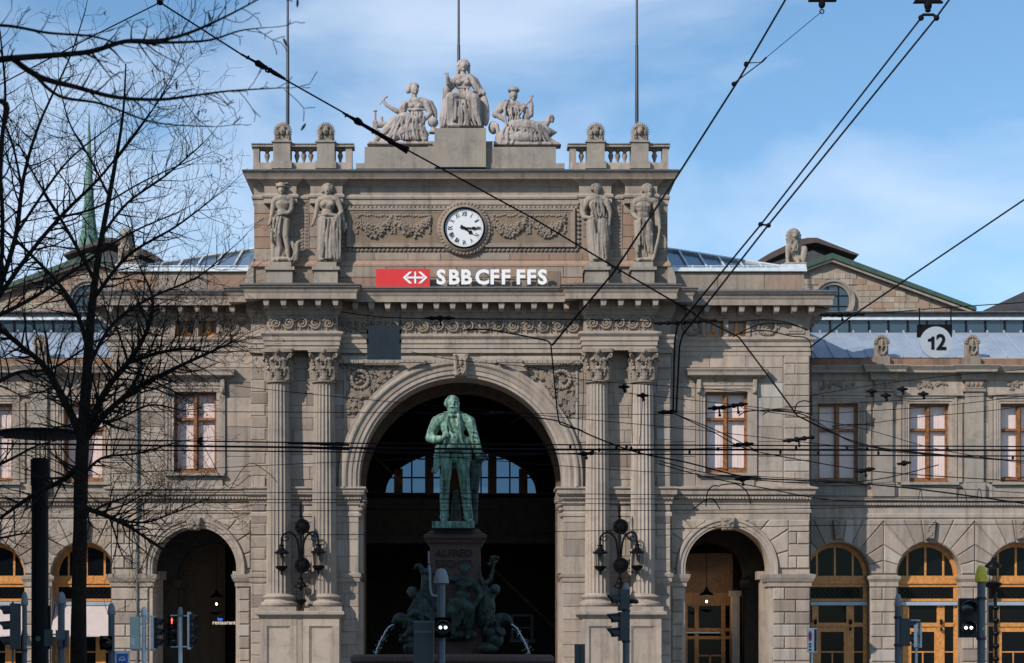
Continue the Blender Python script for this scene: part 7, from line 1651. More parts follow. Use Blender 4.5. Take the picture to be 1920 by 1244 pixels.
t = pole_thing('traffic_light', 'pale grey pole with pointed cap, green control box and rear-facing signals', 'traffic light', 270, 1138, 9, dl, 'pole_pale', 17, 1.35, m='pole_pale')
obj('control_box', B().prism(rect(P_(245, 0, dl).x, P_(262, 0, dl).x, P_(0, 1218, dl).z, P_(0, 1157, dl).z, 0), yy - .08, yy + .1, .01), 'cabinet', t)
obj('sticker', B().box(P_(247, 0, dl).x, P_(254, 0, dl).x, yy - .083, yy - .081, P_(0, 1210, dl).z, P_(0, 1197, dl).z), 'sign_white', t)
bracket(t, 262, 285, 1156); bracket(t, 246, 290, 1219)
obj('backing_board', B().box(P_(284, 0, dl).x, P_(290, 0, dl).x, yy - .12, yy + .12, P_(0, 1218, dl).z, P_(0, 1156, dl).z), 'pole_pale', t)
signal(t, P_(294, 0, dl).x, P_(0, 1216, dl).z, P_(0, 1158, dl).z, yy, 0.2, 3, 1, -.1, vis=.14, depth=.05)
t = pole_thing('traffic_light', 'pale pole with a lit red pedestrian signal on its black head', 'traffic light', 338, 1138, 8, dl, 'cap', 17, 1.35, m='pole_pale')
signal(t, P_(323, 0, dl).x, P_(0, 1212, dl).z, P_(0, 1155, dl).z, yy - .03, 0.17, 3, 0, -1, lit=(0, 'man'), vis=.1)
bracket(t, 320, 355, 1155); bracket(t, 320, 355, 1213)
obj('backing_board', B().box(P_(353, 0, dl).x, P_(356.5, 0, dl).x, yy - .12, yy + .12, P_(0, 1218, dl).z, P_(0, 1148, dl).z), 'pole_pale', t)
signal(t, P_(360, 0, dl).x, P_(0, 1214, dl).z, P_(0, 1152, dl).z, yy, 0.2, 3, 1, -.1, vis=.1, depth=.04)
# street lamp: thick dark post with a wide flat disc on thin rods
dk = 36.0; yk = Y(dk); cx = P_(75, 0, dk).x
t = thing('street_lamp', 'thick black street lamp post with a wide flat disc held on thin rods', 'street lamp', (cx, yk, 0))
r = mm(17, dk) 
obj('post', B().lathe((cx, yk, 0), [(r * .96, 0), (r * .92, P_(0, 930, dk).z), (r * .96, P_(0, 912, dk).z), (r * .96, P_(0, 895, dk).z)], 32), 'lamp_dark', t, smooth=True)
obj('head_ring', B().lathe((cx, yk, 0), [(r * .9, P_(0, 912, dk).z), (r * 1.03, P_(0, 911, dk).z), (r * 1.03, P_(0, 862, dk).z), (r * .8, P_(0, 860, dk).z)], 32), 'lamp_dark', t, smooth=True, autos=40)
cd = P_(82, 815, dk); R_ = mm(88, dk)
obj('disc', B().lathe((cd.x, yk, cd.z), [(R_ * .9, -.03), (R_ * .98, -.02), (R_, 0.0), (R_ * .98, .03), (R_ * .4, .09), (.01, .11)], 48), 'lamp_dark', t, smooth=True, autos=60)
for u in (-.09, .0, .09): obj('rod', B().tube([(cx + u, yk + (u and .05), P_(0, 862, dk).z), (cx + u, yk + (u and .05), cd.z)], .012, 6), 'lamp_dark', t)
obj('clip', B().box(P_(47 + 44, 0, dk).x, P_(50 + 44, 0, dk).x, yk - .02, yk + .05, P_(0, 1217, dk).z, P_(0, 1136, dk).z), 'lamp_dark', t)
obj('sticker', B().lathe((P_(75, 0, dk).x, yk - r - .004, P_(0, 1198, dk).z), [(.05, .004), (.05, 0)], 16, 'y'), mat('green_sticker', (0.03, 0.12, 0.09), 0.5), t)

# hanging number disc, board
dn = 55.0; yn = Y(dn); nc = P_(1755, 642, dn)
t = thing('hanging_number_sign', 'grey disc with black number 12 hanging from a black mount over the right wing', 'sign', tuple(nc))
obj('disc', B().lathe(nc, [(mm(29.5, dn), .05), (mm(29.5, dn), 0), (.01, 0)], 48, 'y'), 'sign_grey', t, smooth=True, autos=30)
obj('mount', B().box(P_(1722, 0, dn).x, P_(1786, 0, dn).x, yn + .051, yn + .2, P_(0, 631, dn).z, P_(0, 608, dn).z), 'iron_matt', t)
text('number', '2', 0.62, (P_(1764.5, 0, dn).x, yn - .012, P_(0, 655.5, dn).z), 'black', t, .006, .016, sx=.95)
obj('number', B().prism([tuple(P_(a_, c_, dn).xz) for a_, c_ in ((1746, 655.5), (1751.5, 655.5), (1751.5, 631.5), (1747, 631.5), (1745.5, 634.5), (1739.5, 636.5), (1739.5, 640.5), (1746, 640.5))], yn - .018, yn - .004), 'black', t)
for p in (1724, 1783): obj('hanger', B().tube([P_(p, 610, dn), P_(p, 578, dn)], .02, 6), 'iron_matt', t)
t = thing('hanging_board', 'blank dark grey square board hanging in front of the frieze', 'sign', tuple(P_(720, 643, dn)))
a, c = P_(688, 674, dn), P_(752, 611, dn)
obj('panel', B().prism(rect(a.x, c.x, a.z, c.z, 0), yn, yn + .08, .008), 'board', t)
sm_ = B()
for q in range(1, 12): u = lerp(a.x, c.x, q / 12); sm_.box(u - .003, u + .003, yn - .002, yn + .002, a.z + .02, c.z - .02)
obj('seams', sm_, 'sig_back', t, kind='stuff')
for p in (690, 750): obj('hanger', B().tube([P_(p, 612, dn), P_(p, 588, dn)], .012, 6), 'iron_matt', t)
for (p, q) in ((689, 622), (751, 622), (689, 640), (751, 640)): obj('clamp', B().box(P_(p - 1.5, 0, dn).x, P_(p + 1.5, 0, dn).x, yn - .02, yn + .1, P_(0, q + 4, dn).z, P_(0, q - 4, dn).z), 'iron_matt', t)

# ---------------- overhead wires
def wire(label, pts, dist, w=2.0, group=None, m='wire', n=4, d2=None, name='overhead_wire', sag=None):
    N_ = len(pts); q = []
    for i, p in enumerate(pts):
        dd = lerp(dist, d2, i / (N_ - 1)) if d2 else dist; q.append(tuple(P_(p[0], p[1], dd)))
    cp = curve_pts(q, n) if N_ > 2 else q
    o = obj(name, B().tube(cp, w / 2 * mpx(dist), 6), m, None, smooth=True); setp(o, label, 'cable', group)
    return o
def insulator(label, px, py, wpx, dist, tilt=0, group='dark wire insulators', stem=12):
    c = P_(px, py, dist); k = mpx(dist); t = B(); n = max(3, int(wpx / 7)); a = R(tilt)
    for i in range(n):
        u = (i + .5) / n - .5; r = (3.4 + 2.2 * (1 - abs(2 * u))) * k * (1.25 if i % 2 else .8)
        t.ell((c.x + math.cos(a) * u * wpx * k, c.y, c.z + math.sin(a) * u * wpx * k), (wpx * k / n * .8, r, r * 0.8), 8, 6)
    if stem: t.tube([(c.x, c.y, c.z), (c.x + .02, c.y, c.z - stem * k)], 1.6 * k, 6); t.ell((c.x + .02, c.y, c.z - stem * k), (3 * k, 3 * k, 3 * k), 8, 6)
    o = obj('insulator', t, 'iron_matt', None, smooth=True); setp(o, label, 'insulator', group); return o
def fitting(t, pts, dist, w, m='iron_matt', name='clamp'): obj(name, B().tube([P_(a, c, dist) for a, c in pts], [x_ / 2 * mpx(dist) for x_ in w], 8), m, t)
dA = 40
t = thing('span_wire', 'long diagonal span wire with turnbuckle and insulator rods passing just above the clock', 'cable', tuple(P_(300, 5, dA)))
obj('rope', B().tube([P_(300, 5, dA), P_(452, 102, dA), P_(535, 150, dA), P_(650, 215, dA), P_(770, 285, dA), P_(1000, 410, dA), P_(1150, 500, dA), P_(1305, 590, dA)], 1.6 * mpx(dA), 6), 'wire', t)
obj('branch_rope', B().tube([P_(300, 5, dA), P_(170, 70, dA), P_(-60, 190, dA)], 1.3 * mpx(dA), 6), 'wire', t)
obj('upper_rope', B().tube([P_(280, -14, dA), P_(300, 5, dA), P_(322, -10, dA)], 1.3 * mpx(dA), 6), 'wire', t)
obj('node', B().ell(P_(300, 5, dA), (.07, .07, .06), 10, 8), 'iron_matt', t)
fitting(t, [(452, 102), (478, 116), (482, 118), (496, 127), (500, 128), (514, 137), (535, 149)], dA, [4, 5, 13, 10, 6, 9, 5])
for q in range(3): c = P_(486 + q * 9, 121 + q * 5.5, dA); b = B(); b.tube([c + Vector((math.cos(x_ * .785) * .07, math.sin(x_ * .785) * (.06 if q % 2 else .01), math.sin(x_ * .785) * .045)) for x_ in range(9)], .02, 6, caps=False); obj('turnbuckle_link', b, 'iron_matt', t)
fitting(t, [(643, 212), (664, 224), (668, 226), (674, 230), (680, 234), (728, 262), (732, 265), (740, 270), (765, 283)], dA, [4, 7, 14, 13, 7, 9, 12, 8, 14], name='insulator_rod')
for p_, q_ in ((467, 105), (652, 214), (1165, 506)): obj('clip', B().tube([P_(p_, q_, dA), P_(p_ - 5, q_ + 6, dA)], .02, 6), 'iron_matt', t)
dB = 38
t = thing('span_wire', 'steep thick wire with a triangular yoke crossing the bearded attic statue', 'cable', tuple(P_(1385, 150, dB)))
obj('rope', B().tube([P_(1490, -30, dB), P_(1385, 150, dB), P_(1270, 330, dB), P_(1150, 512, dB), P_(1035, 648, dB)], 1.9 * mpx(dB), 6), 'wire', t)
obj('yoke', B().tube([P_(1398, 119, dB), P_(1428, 117, dB), P_(1374, 158, dB)], .012, 6).ell(P_(1399, 121, dB), (.05, .05, .06), 8, 6).ell(P_(1376, 158, dB), (.05, .05, .05), 8, 6).tube([P_(1428, 117, dB), P_(1437, 108, dB)], .018, 6), 'iron_matt', t)
obj('thin_stay', B().tube([P_(1437, 108, dB), P_(1541, 22, dB)], .007, 6), 'wire', t)
obj('hanger', B().box(P_(1516, 0, dB).x, P_(1568, 0, dB).x, Y(dB) - .05, Y(dB) + .05, P_(0, 3, dB).z, P_(0, -6, dB).z).ell(P_(1541, 8, dB), (.07, .07, .09), 10, 8).tube([P_(1541 + math.cos(x_) * 4, 22 + math.sin(x_) * 4, dB) for x_ in [i_ * .785 for i_ in range(9)]], .012, 6), 'iron_matt', t)
dC = 38
t = thing('contact_wire_pair', 'pair of parallel tram wires slanting down from the upper right corner', 'cable', tuple(P_(1430, 422, dC)))
obj('wire', B().tube([P_(1724, 38, dC), P_(1427, 421, dC), P_(1270, 612, dC), P_(1265, 640, dC), P_(1262, 775, dC)], 1.7 * mpx(dC), 6), 'wire', t)
obj('wire', B().tube([P_(1800, -28, dC), P_(1755, 34, dC), P_(1440, 423, dC), P_(1280, 628, dC), P_(1274, 650, dC), P_(1268, 775, dC)], 1.8 * mpx(dC), 6), 'wire', t)
obj('spacer', B().tube([P_(1427, 421, dC), P_(1440, 423, dC)], .02, 6).ell(P_(1426, 421, dC), (.05, .05, .05), 8, 6).ell(P_(1441, 423, dC), (.05, .05, .05), 8, 6), 'iron_matt', t)
obj('hanger', B().prism([tuple(P_(a_, c_, dC).xz) for a_, c_ in ((1712, 6), (1716, 0), (1717, -8), (1765, -8), (1762, 1), (1768, 6))], Y(dC) - .05, Y(dC) + .05).ell(P_(1740, 10, dC), (.08, .08, .11), 10, 8).ell(P_(1740, 20, dC), (.06, .06, .04), 10, 8).tube([P_(1724, 34, dC), P_(1731, 28, dC), P_(1750, 28, dC), P_(1757, 34, dC)], .03, 6).ell(P_(1727, 34, dC), (.06, .06, .06), 8, 6).ell(P_(1756, 34, dC), (.06, .06, .06), 8, 6), 'iron_matt', t)
wire('straight dark cable slanting up from the pavilion corner across the gable to the right edge', [(1960, 348), (1920, 375), (1590, 598), (1518, 652)], 42, 3.2, n=1)
wire('cable dropping steeply from the small frieze window past the open side pavilion quoins', [(1300, 590), (1385, 632), (1450, 718), (1495, 780), (1575, 818)], 44, 3.2, n=1)
wire('loose cable curving from the frieze and hanging straight down beside the arch crown', [(870, 619), (910, 618), (960, 626), (1010, 636), (1030, 642), (1034, 660), (1040, 720), (1047, 785), (1056, 798), (1088, 806)], 44, 2.8, n=3)
wire('short doubled cable bent beside the statue head level inside the arch', [(958, 795), (975, 784), (1000, 783), (1046, 790), (1085, 806)], 44, 2.6)
wire('thin cable sagging from the column bases of the arch to the far right window sills', [(1085, 806), (1130, 826), (1200, 850), (1290, 868), (1400, 895), (1520, 902), (1700, 915), (1960, 950)], 46, 2.8)
for i, (l_, r_) in enumerate(((833, 838), (842, 845), (850, 856))):
    wire(('uppermost of three tram cables crossing the whole facade at mid column height', 'middle and thickest of three tram cables crossing the facade at mid column height', 'lowest of three tram cables crossing the whole facade at mid column height')[i], [(-80, l_ - 13 + i * 2), (540, l_ - 3), (1000, l_ + 1), (1400, (l_ + r_) / 2), (2000, r_)], 46, (2.6, 4.0, 2.6)[i], 'parallel tram cables at mid column height')
for a_, c_, q in ((540, 655, 831), (545, 655, 839)): wire(('upper' if q == 831 else 'lower') + ' thickened sleeve on the tram cables across the paired columns', [(a_, q), (c_, q + 4)], 45.9, 4.2, 'cable sleeves across the columns', n=1)
thin = [
 ([(-60, 770), (340, 772), (900, 775), (1300, 776), (1600, 756), (2000, 735)], 'thin wire level with the statue head'),
 ([(440, 724), (650, 746), (1000, 778), (1300, 806), (1700, 850), (2000, 870)], 'thin wire falling from the capitals toward the right windows'),
 ([(-60, 905), (440, 876), (800, 860), (1080, 850), (1400, 838)], 'thin wire rising gently across the left columns'),
 ([(600, 835), (900, 862), (1200, 884), (1500, 898), (2000, 930)], 'thin wire falling gently behind the statue hand'),
 ([(-60, 926), (440, 924), (1000, 926), (1500, 930), (2000, 934)], 'thin wire level with the arch springing'),
 ([(-60, 935), (600, 937), (1300, 936), (2000, 942)], 'thin wire across the statue shins'),
 ([(-60, 944), (600, 943), (1300, 946), (2000, 952)], 'thin wire just under the dentils'),
 ([(200, 957), (700, 958), (1300, 957), (1700, 950)], 'thin wire at ankle height of the bronze man'),
 ([(330, 1001), (640, 1003), (1100, 996), (1520, 986), (1960, 983)], 'lowest thin wire crossing both wall lamps'),
 ([(770, 660), (860, 676), (1000, 690), (1090, 712), (1220, 722), (1400, 735)], 'thin wire crossing the keystone of the great arch'),
 ([(1180, 738), (1400, 762), (1520, 775), (1640, 770), (1780, 760), (1960, 738)], 'thin wire crossing the right pavilion window'),
 ([(1520, 742), (1640, 722), (1780, 705), (1960, 690)], 'thin wire rising over the right wing windows'),
 ([(1560, 805), (1700, 785), (1860, 770), (1960, 755)], 'faint wire rising past the middle right window'),
 ([(1390, 765), (1600, 800), (1760, 843), (1960, 875)], 'slanting wire between the pavilion and the right windows'),
 ([(1495, 780), (1560, 812), (1640, 838), (1760, 852), (1960, 868)], 'dark wire joining the tram cables at the right windows'),
 ([(1530, 790), (1600, 830), (1700, 848), (1860, 860)], 'second dark wire joining the tram cables at the right windows'),
 ([(1262, 775), (1340, 812), (1400, 842), (1520, 866), (1640, 884), (1800, 896), (1960, 905)], 'dark wire running from the vertical pair to the right windows'),
 ([(1268, 778), (1340, 806), (1420, 846)], 'short dark wire beside the vertical pair'),
 ([(1235, 864), (1340, 890), (1500, 906), (1640, 900), (1760, 872)], 'sagging wire under the right pavilion window'),
 ([(1235, 870), (1330, 896), (1430, 915), (1560, 938), (1700, 940), (1960, 941)], 'dark wire resting along the right string course'),
 ([(1540, 588), (1660, 586), (1790, 576), (1960, 565)], 'thin wire across the gable foot'),
 ([(640, 585), (760, 597), (1100, 600), (1260, 606)], 'thin wire in front of the carved frieze'),
 ([(1365, 606), (1430, 600), (1480, 606), (1514, 620)], 'upper curved feeder cable at the frieze windows'),
 ([(1375, 632), (1420, 610), (1470, 607), (1514, 618)], 'middle curved feeder cable at the frieze windows'),
 ([(1380, 628), (1430, 620), (1480, 630), (1518, 640), (1520, 700), (1522, 780)], 'lower curved feeder cable turning down the pavilion corner'),
 ([(1385, 780), (1400, 772), (1440, 770), (1500, 776), (1528, 790)], 'curved cable across the pavilion quoins'),
 ([(1430, 778), (1450, 769), (1490, 770), (1520, 778)], 'second curved cable across the pavilion quoins'),
 ([(1490, 776), (1494, 758), (1506, 752), (1520, 754)], 'small looped cable on the pavilion corner'),
 ([(1324, 950), (1326, 925), (1336, 912), (1350, 912)], 'small arched cable under the right pavilion sill, first'),
 ([(1350, 910), (1380, 908), (1400, 922), (1408, 945)], 'large arched cable under the right pavilion sill'),
 ([(1300, 955), (1320, 940), (1336, 936), (1350, 955)], 'low arched cable above the right archivolt'),
 ([(1560, 800), (1600, 796), (1640, 798)], 'small arched cable before the first right wing window'),
 ([(1795, 940), (1797, 922), (1803, 915), (1810, 922), (1812, 940)], 'upright wire loop on the string course, wider one'),
 ([(1722, 938), (1726, 918), (1730, 938)], 'upright wire loop on the string course, narrow pointed one'),
 ([(1832, 938), (1834, 920), (1838, 918), (1841, 938)], 'upright wire loop on the string course, the farthest right'),
 ([(430, 920), (465, 870), (500, 885), (520, 905)], 'thin bracket wire beside the leftmost column'),
 ([(376, 825), (395, 860), (430, 915), (470, 890)], 'thin stay wire below the left pavilion window'),
 ([(1205, 740), (1202, 800), (1198, 836)], 'hanging hairline wire under the upper small insulator'),
 ([(1186, 724), (1185, 790), (1186, 832)], 'hanging hairline wire under the lower small insulator'),
 ([(1060, 688), (1092, 686), (1091, 820)], 'pale straight drop wire beside the right column')]
for i, (pts, lab) in enumerate(thin):
    wire(lab, pts, 44 + (i * 7) % 9, 1.3 if i < 14 else (1.9 if i < 22 else 2.2 if i < 32 else 1.3), n=5)
rj = random.Random(12)
ins = [(825, 597, 54, 0, 12, 'flat dark insulator in front of the carved frieze near the board'), (1285, 604, 116, 3, 0, 'longest dark insulator bar at the corner of the frieze'), (1578, 590, 84, 1, 10, 'dark insulator bar before the round window'), (1252, 773, 36, 3, 0, 'dark insulator by the outermost right column'),
 (1348, 765, 40, 4, 14, 'left insulator of the pair before the pavilion window'), (1383, 760, 36, 9, 14, 'right insulator of the pair before the pavilion window'), (1392, 834, 40, 6, 0, 'dark insulator at the foot of the pavilion window'), (1497, 824, 58, 8, 12, 'dark insulator crossing the pavilion quoins'),
 (1098, 851, 28, 3, 8, 'small dark insulator by the inner right column'), (1622, 882, 36, 10, 10, 'dark insulator between the first right wing windows'), (1695, 869, 24, 8, 0, 'small dark insulator by the middle right window'), (1392, 899, 26, 3, 10, 'small dark insulator under the pavilion sill'),
 (1205, 742, 20, 0, 8, 'lower tiny insulator between the right columns'), (1170, 726, 18, 0, 8, 'upper tiny insulator between the right columns'), (1634, 734, 18, 0, 8, 'leftmost of four tiny insulators above the wing windows'), (1661, 742, 18, 0, 8, 'second of four tiny insulators above the wing windows'), (1692, 730, 18, 0, 8, 'third of four tiny insulators above the wing windows'), (1731, 739, 18, 0, 8, 'rightmost of four tiny insulators above the wing windows'),
 (375, 826, 14, 60, 8, 'small dark fitting in front of the left pavilion window'), (926, 776, 34, 4, 0, 'faint insulator inside the arch beside the statue head')]
for p, q, wd, tl, stm, lab in ins: insulator(lab, p, q, wd, 45, tl, stem=stm)
# small clamps on the cable bundle
for i in range(18):
    p = 1060 + rj.random() * 850; q = 838 + (p - 1060) * 0.014 + rj.uniform(-6, 10)
    o = obj('cable_clamp', B().ell(P_(p, q, 45), (2.6 * mpx(45), .05, 4.0 * mpx(45)), 8, 6), 'iron_matt', None, smooth=True); setp(o, 'small dark clamp on the bundled tram cables right of the statue', 'clamp', 'clamps on the tram cables')
# lit lamps inside porches
for px_, py_, yy_, lab in ((1325, 1128, 5.0, 'small lit bulb lantern hanging in the open side porch'), (406, 1133, 5.0, 'small lit bulb hanging in the porch behind the pedestrian signal')):
    c = P_(px_, py_, 90 + yy_); t = thing('hanging_lantern', lab, 'lamp', tuple(c), 'lit lanterns in the porches')
    obj('bulb', B().ell(c, (.05, .05, .06), 10, 8), 'lamp_warm', t)
    obj('hood', B().lathe((c.x, c.y, c.z + .3), [(.34, 0), (.36, .05), (.12, .22), (.1, .3), (.04, .4)], 16), 'iron', t); obj('base', B().lathe((c.x, c.y, c.z - .45), [(.06, -.1), (.3, 0), (.3, .06)], 16), 'iron', t)
    obj('chain', B().tube([c + Vector((0, 0, .7)), c + Vector((0, 0, 3.0))], .015, 5), 'iron', t)
    la = bpy.data.lights.new('bulb_light', 'POINT'); la.energy = 50 if px_ > 1000 else 14; la.color = (1, .75, .45); la.shadow_soft_size = .06; lo_ = bpy.data.objects.new('bulb_light', la); COL.objects.link(lo_); lo_.location = c + Vector((0, -.12, 0))
ti = thing('lit_station_notice', 'small lit notice strip inside the porch behind the pedestrian signal', 'sign', tuple(P_(420, 1168, 96)))
M['lamp_blue'] = mat('lit_blue', (.05, .2, .8), .5, emit=(.08, .25, 1, 1.0)); M['lamp_soft'] = mat('lit_soft_white', (.8, .75, .65), .5, emit=(1, .88, .7, .6))
text('lettering', 'bar', .2, P_(413, 1163.5, 96), 'lamp_blue', ti, .01, .004)
text('lettering', 'restaurant', .28, P_(420, 1171, 96), 'lamp_soft', ti, .01, .004)

# ---------------- bare trees
def grow(b, p, d, L_, r, rnd, lvl, leafb, spread=0.5, up=0.12, twist=0.28):
    n = max(3, int(L_ / (0.22 if lvl > 0 else .3))); n = min(n, 9); pts = [p.copy()]; rs = [r]; q = p.copy(); dd = d.copy()
    for i in range(n):
        dd = (dd + Vector((rnd.gauss(0, twist), rnd.gauss(0, twist), rnd.gauss(0, twist) + up)) * 0.5).normalized(); q = q + dd * L_ / n; pts.append(q.copy()); rs.append(max(0.0028, r * (1 - 0.8 * (i + 1) / n)))
        if lvl > 0 and i > 0 and rnd.random() < (0.95 if lvl > 1 else 0.8):
            for _ in range(2 if rnd.random() < .35 else 1):
                sd = Vector((rnd.gauss(0, 1), rnd.gauss(0, 1) * .8, rnd.gauss(0, 1))); sd = (sd - dd * sd.dot(dd)).normalized(); nd = (dd * (1 - spread) + sd * spread * rnd.uniform(.7, 1.4)).normalized()
                grow(b, q, nd, L_ * rnd.uniform(.32, .6), rs[-1] * .62, rnd, lvl - 1, leafb, spread, up, twist)
    b.tube(pts, rs, 4 if r < .02 else 6, caps=False)
    if lvl == 0 and rnd.random() < .035: leafb.ell(q - Vector((0, 0, .04)), (.010, .008, .032), 5, 4, Matrix.Rotation(rnd.uniform(-.6, .6), 3, 'Y'))
def limb_from(b, pts, dist, rnd, leafb, lvl, dens, dd=None, tw=(.7, 1.5), up=.1, sp=.55):
    """pts (px, py, width px[, depth offset m])"""
    P3 = []
    for q in pts:
        off = q[3] if len(q) > 3 else 0; v = P_(q[0], q[1], dist + off); P3.append((v.x, v.y, v.z, q[2] / 2 * mpx(dist + off)))
    cp = curve_pts(P3, 6)
    b.tube([c[:3] for c in cp], [max(.003, c[3]) for c in cp], 8, caps=False)
    tw_b = B(); n = len(cp); step = max(1, int(1 / dens))
    for i in range(2, n):
        for _ in range(max(1, int(dens)) if rnd.random() < (dens if dens < 1 else 1) else 0):
            a = Vector(cp[i - 1][:3]); c = Vector(cp[i][:3]); dr = (c - a).normalized(); sd = Vector((rnd.gauss(0, 1), rnd.gauss(0, .7), rnd.gauss(0.15, 1))); sd = (sd - dr * sd.dot(dr)).normalized(); nd = (dr * (1 - sp) + sd * sp * rnd.uniform(.8, 1.5)).normalized()
            s_ = 1 - .45 * i / n; grow(tw_b, c, nd, rnd.uniform(*tw) * s_, min(cp[i][3] * .5, .022), rnd, lvl, leafb, up=up)
    e = Vector(cp[-1][:3]); e0 = Vector(cp[-2][:3]); grow(tw_b, e, (e - e0).normalized(), tw[1] * .55, cp[-1][3] * .8, rnd, lvl, leafb, up=up)
    return tw_b
def tree(label, loc, trunk, limbs, dist, seed, lvl=2, dens=1.0, tw=(.6, 1.4), up=.1, grp='bare trees at the near left'):
    rnd = random.Random(seed); t = thing('bare_tree', label, 'tree', loc, grp); lf = B(); tws = B()
    if trunk:
        b = B(); P3 = [(*P_(q[0], q[1], dist), q[2] / 2 * mpx(dist)) for q in trunk]; cp = curve_pts(P3, 5)
        b.tube([c[:3] for c in cp], [c[3] * rnd.uniform(.95, 1.05) for c in cp], 14, caps=True); obj('trunk', b, 'bark', t, smooth=True)
    for l_ in limbs:
        b = B(); tb = limb_from(b, l_, dist, rnd, lf, lvl, dens, tw=tw, up=up); obj('branch', b, 'bark', t, smooth=True); o = len(tws.v); tws.add(tb.v, tb.f)
    obj('twigs', tws, 'bark', t, kind='stuff')
    if lf.v: obj('withered_leaves', lf, 'bud', t, kind='stuff')
    print('twigs', len(tws.f)); return t
dt = 34.0
tree('bare dark tree with upright trunk in front of the left wing', (P_(150, 0, dt).x, Y(dt), 0),
 [(148, 1420, 34), (147, 1244, 31), (148, 1120, 29), (150, 1000, 27), (152, 900, 26), (155, 830, 25), (163, 700, 19), (174, 560, 15), (190, 450, 11), (212, 330, 8), (230, 220, 5), (236, 120, 2.5)],
 [[(156, 830, 16), (130, 770, 15, .2), (85, 690, 12, .5), (40, 650, 9, .8), (-10, 610, 7, 1)],
  [(160, 812, 15), (200, 730, 12, -.3), (240, 680, 10, -.6), (272, 628, 8, -.8), (287, 565, 5, -1), (262, 500, 3, -1)],
  [(160, 825, 13), (205, 770, 10, -.2), (262, 725, 9, -.5), (330, 690, 7, -.8), (400, 658, 5, -1), (440, 640, 3, -1.2)],
  [(238, 682, 8, -.6), (290, 664, 7, -.8), (345, 655, 5, -1), (400, 662, 3, -1.2)],
  [(168, 655, 9), (130, 560, 8, .4), (60, 480, 6, .8), (0, 425, 4, 1)],
  [(176, 560, 8), (240, 480, 6, -.4), (330, 425, 4, -.8), (400, 372, 2.5, -1)],
  [(180, 530, 8), (125, 430, 6, .5), (65, 330, 4, .9), (35, 270, 2.5, 1)],
  [(152, 870, 14), (118, 900, 10, .3), (60, 930, 8, .6), (0, 972, 6, .8)],
  [(152, 950, 11), (205, 970, 8, -.3), (250, 993, 6, -.5), (292, 1022, 4, -.7), (335, 1042, 2.5, -.8)],
  [(205, 972, 6, -.3), (270, 980, 4, -.5), (330, 960, 3, -.7), (390, 935, 2, -.8)],
  [(192, 440, 6), (240, 380, 5, .3), (310, 330, 4, .5), (380, 270, 2.5, .8)],
  [(205, 370, 5), (170, 300, 4, .3), (130, 230, 3, .5), (110, 150, 2, .6)],
  [(165, 690, 8), (210, 610, 7, .5), (280, 560, 5, .9), (370, 520, 3.5, 1.2), (430, 470, 2.2, 1.4)],
  [(158, 780, 7), (210, 790, 5, -.3), (280, 760, 4, -.6), (340, 770, 2.5, -.8)],
  [(150, 900, 7), (190, 860, 5, -.3), (260, 850, 4, -.6), (330, 830, 2.2, -.8)],
  [(218, 300, 4), (270, 230, 3, -.3), (320, 150, 2, -.5), (345, 90, 1.5, -.6)]], dt, 21, lvl=2, dens=2.0, tw=(.5, 1.5))
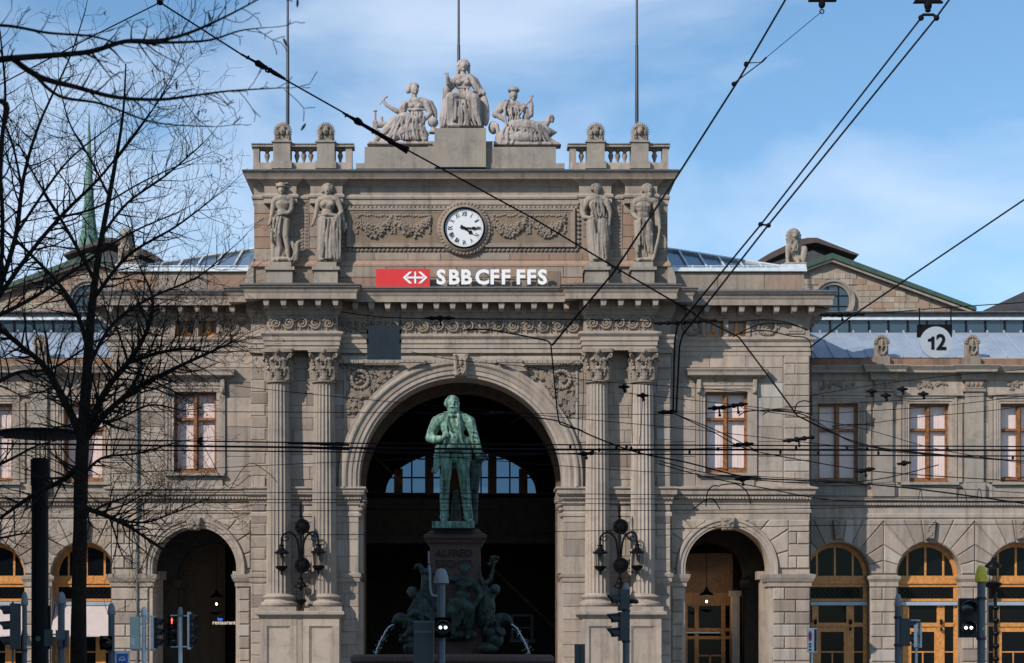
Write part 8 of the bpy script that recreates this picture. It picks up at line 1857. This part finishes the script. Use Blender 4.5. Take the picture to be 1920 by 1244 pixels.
tree('bare tree at the left edge with fanned upswept limbs behind the lamp post', (P_(-70, 0, 38).x, Y(38), 0),
 [(-75, 1380, 30), (-70, 1100, 26), (-60, 900, 22), (-45, 760, 18), (-25, 620, 14), (0, 540, 12)],
 [[(0, 540, 10), (30, 440, 9), (45, 330, 7, .4), (75, 230, 5, .6), (130, 110, 3, .8), (160, 20, 2, 1)],
  [(-5, 560, 10), (60, 470, 8, -.3), (120, 400, 7, -.5), (190, 330, 5, -.8), (260, 240, 3, -1), (320, 160, 2, -1)],
  [(-20, 600, 9), (60, 560, 7, .3), (150, 500, 6, .6), (240, 440, 4, .8), (330, 400, 2.5, 1)],
  [(0, 540, 8), (5, 420, 8, -.2), (0, 300, 7, -.3), (10, 180, 5, -.3), (0, 60, 3, -.3)],
  [(-40, 740, 9), (30, 700, 7, .3), (100, 690, 5, .5), (180, 640, 3.5, .7), (240, 620, 2.2, .8)],
  [(-60, 880, 9), (0, 870, 6, .3), (60, 840, 4, .5)], [(-60, 1000, 8), (-10, 1010, 5, .3), (60, 1000, 3, .4), (110, 1020, 2, .4)],
  [(30, 440, 6), (90, 350, 5, .3), (140, 290, 3.5, .6), (230, 220, 2, .8)], [(40, 350, 5), (20, 260, 4, .5), (-20, 180, 3, .7)],
  [(100, 410, 5, -.5), (180, 390, 4, -.7), (270, 340, 3, -.9), (360, 300, 2, -1)]], 38, 5, lvl=2, dens=1.5, tw=(.55, 1.6))
dn2 = 13.0
tree('soft near branches reaching in from the upper left corner, very close', (P_(-330, 0, dn2).x, Y(dn2), 0),
 [(-335, 2000, 60), (-330, 1200, 52), (-320, 700, 46), (-300, 300, 36), (-260, 160, 26)],
 [[(-260, 160, 22), (-100, 128, 16), (0, 112, 13), (100, 104, 11), (170, 97, 10), (235, 78, 8.5), (300, 76, 7), (360, 60, 6), (430, 28, 4), (490, -4, 3)],
  [(25, 112, 11), (75, 145, 11, .2), (140, 163, 9, .3), (220, 183, 7, .4), (300, 187, 6, .4), (360, 180, 4.5, .4), (430, 171, 3.5, .4), (530, 165, 2, .4)],
  [(240, 78, 8), (310, 80, 6, -.1), (390, 76, 4.5, -.2), (450, 58, 3, -.2), (500, 52, 2, -.2)],
  [(60, 135, 7, .1), (110, 180, 6, .2), (190, 195, 4.5, .3), (290, 230, 3, .4), (400, 238, 1.8, .4)],
  [(-100, 60, 7), (0, 48, 6), (90, 62, 5, -.1), (170, 68, 4, -.2), (220, 82, 3, -.2)], [(-260, 250, 12), (-120, 210, 10), (5, 190, 9), (5, 250, 8), (2, 330, 6)]], dn2, 8, lvl=1, dens=.5, tw=(.12, .36))
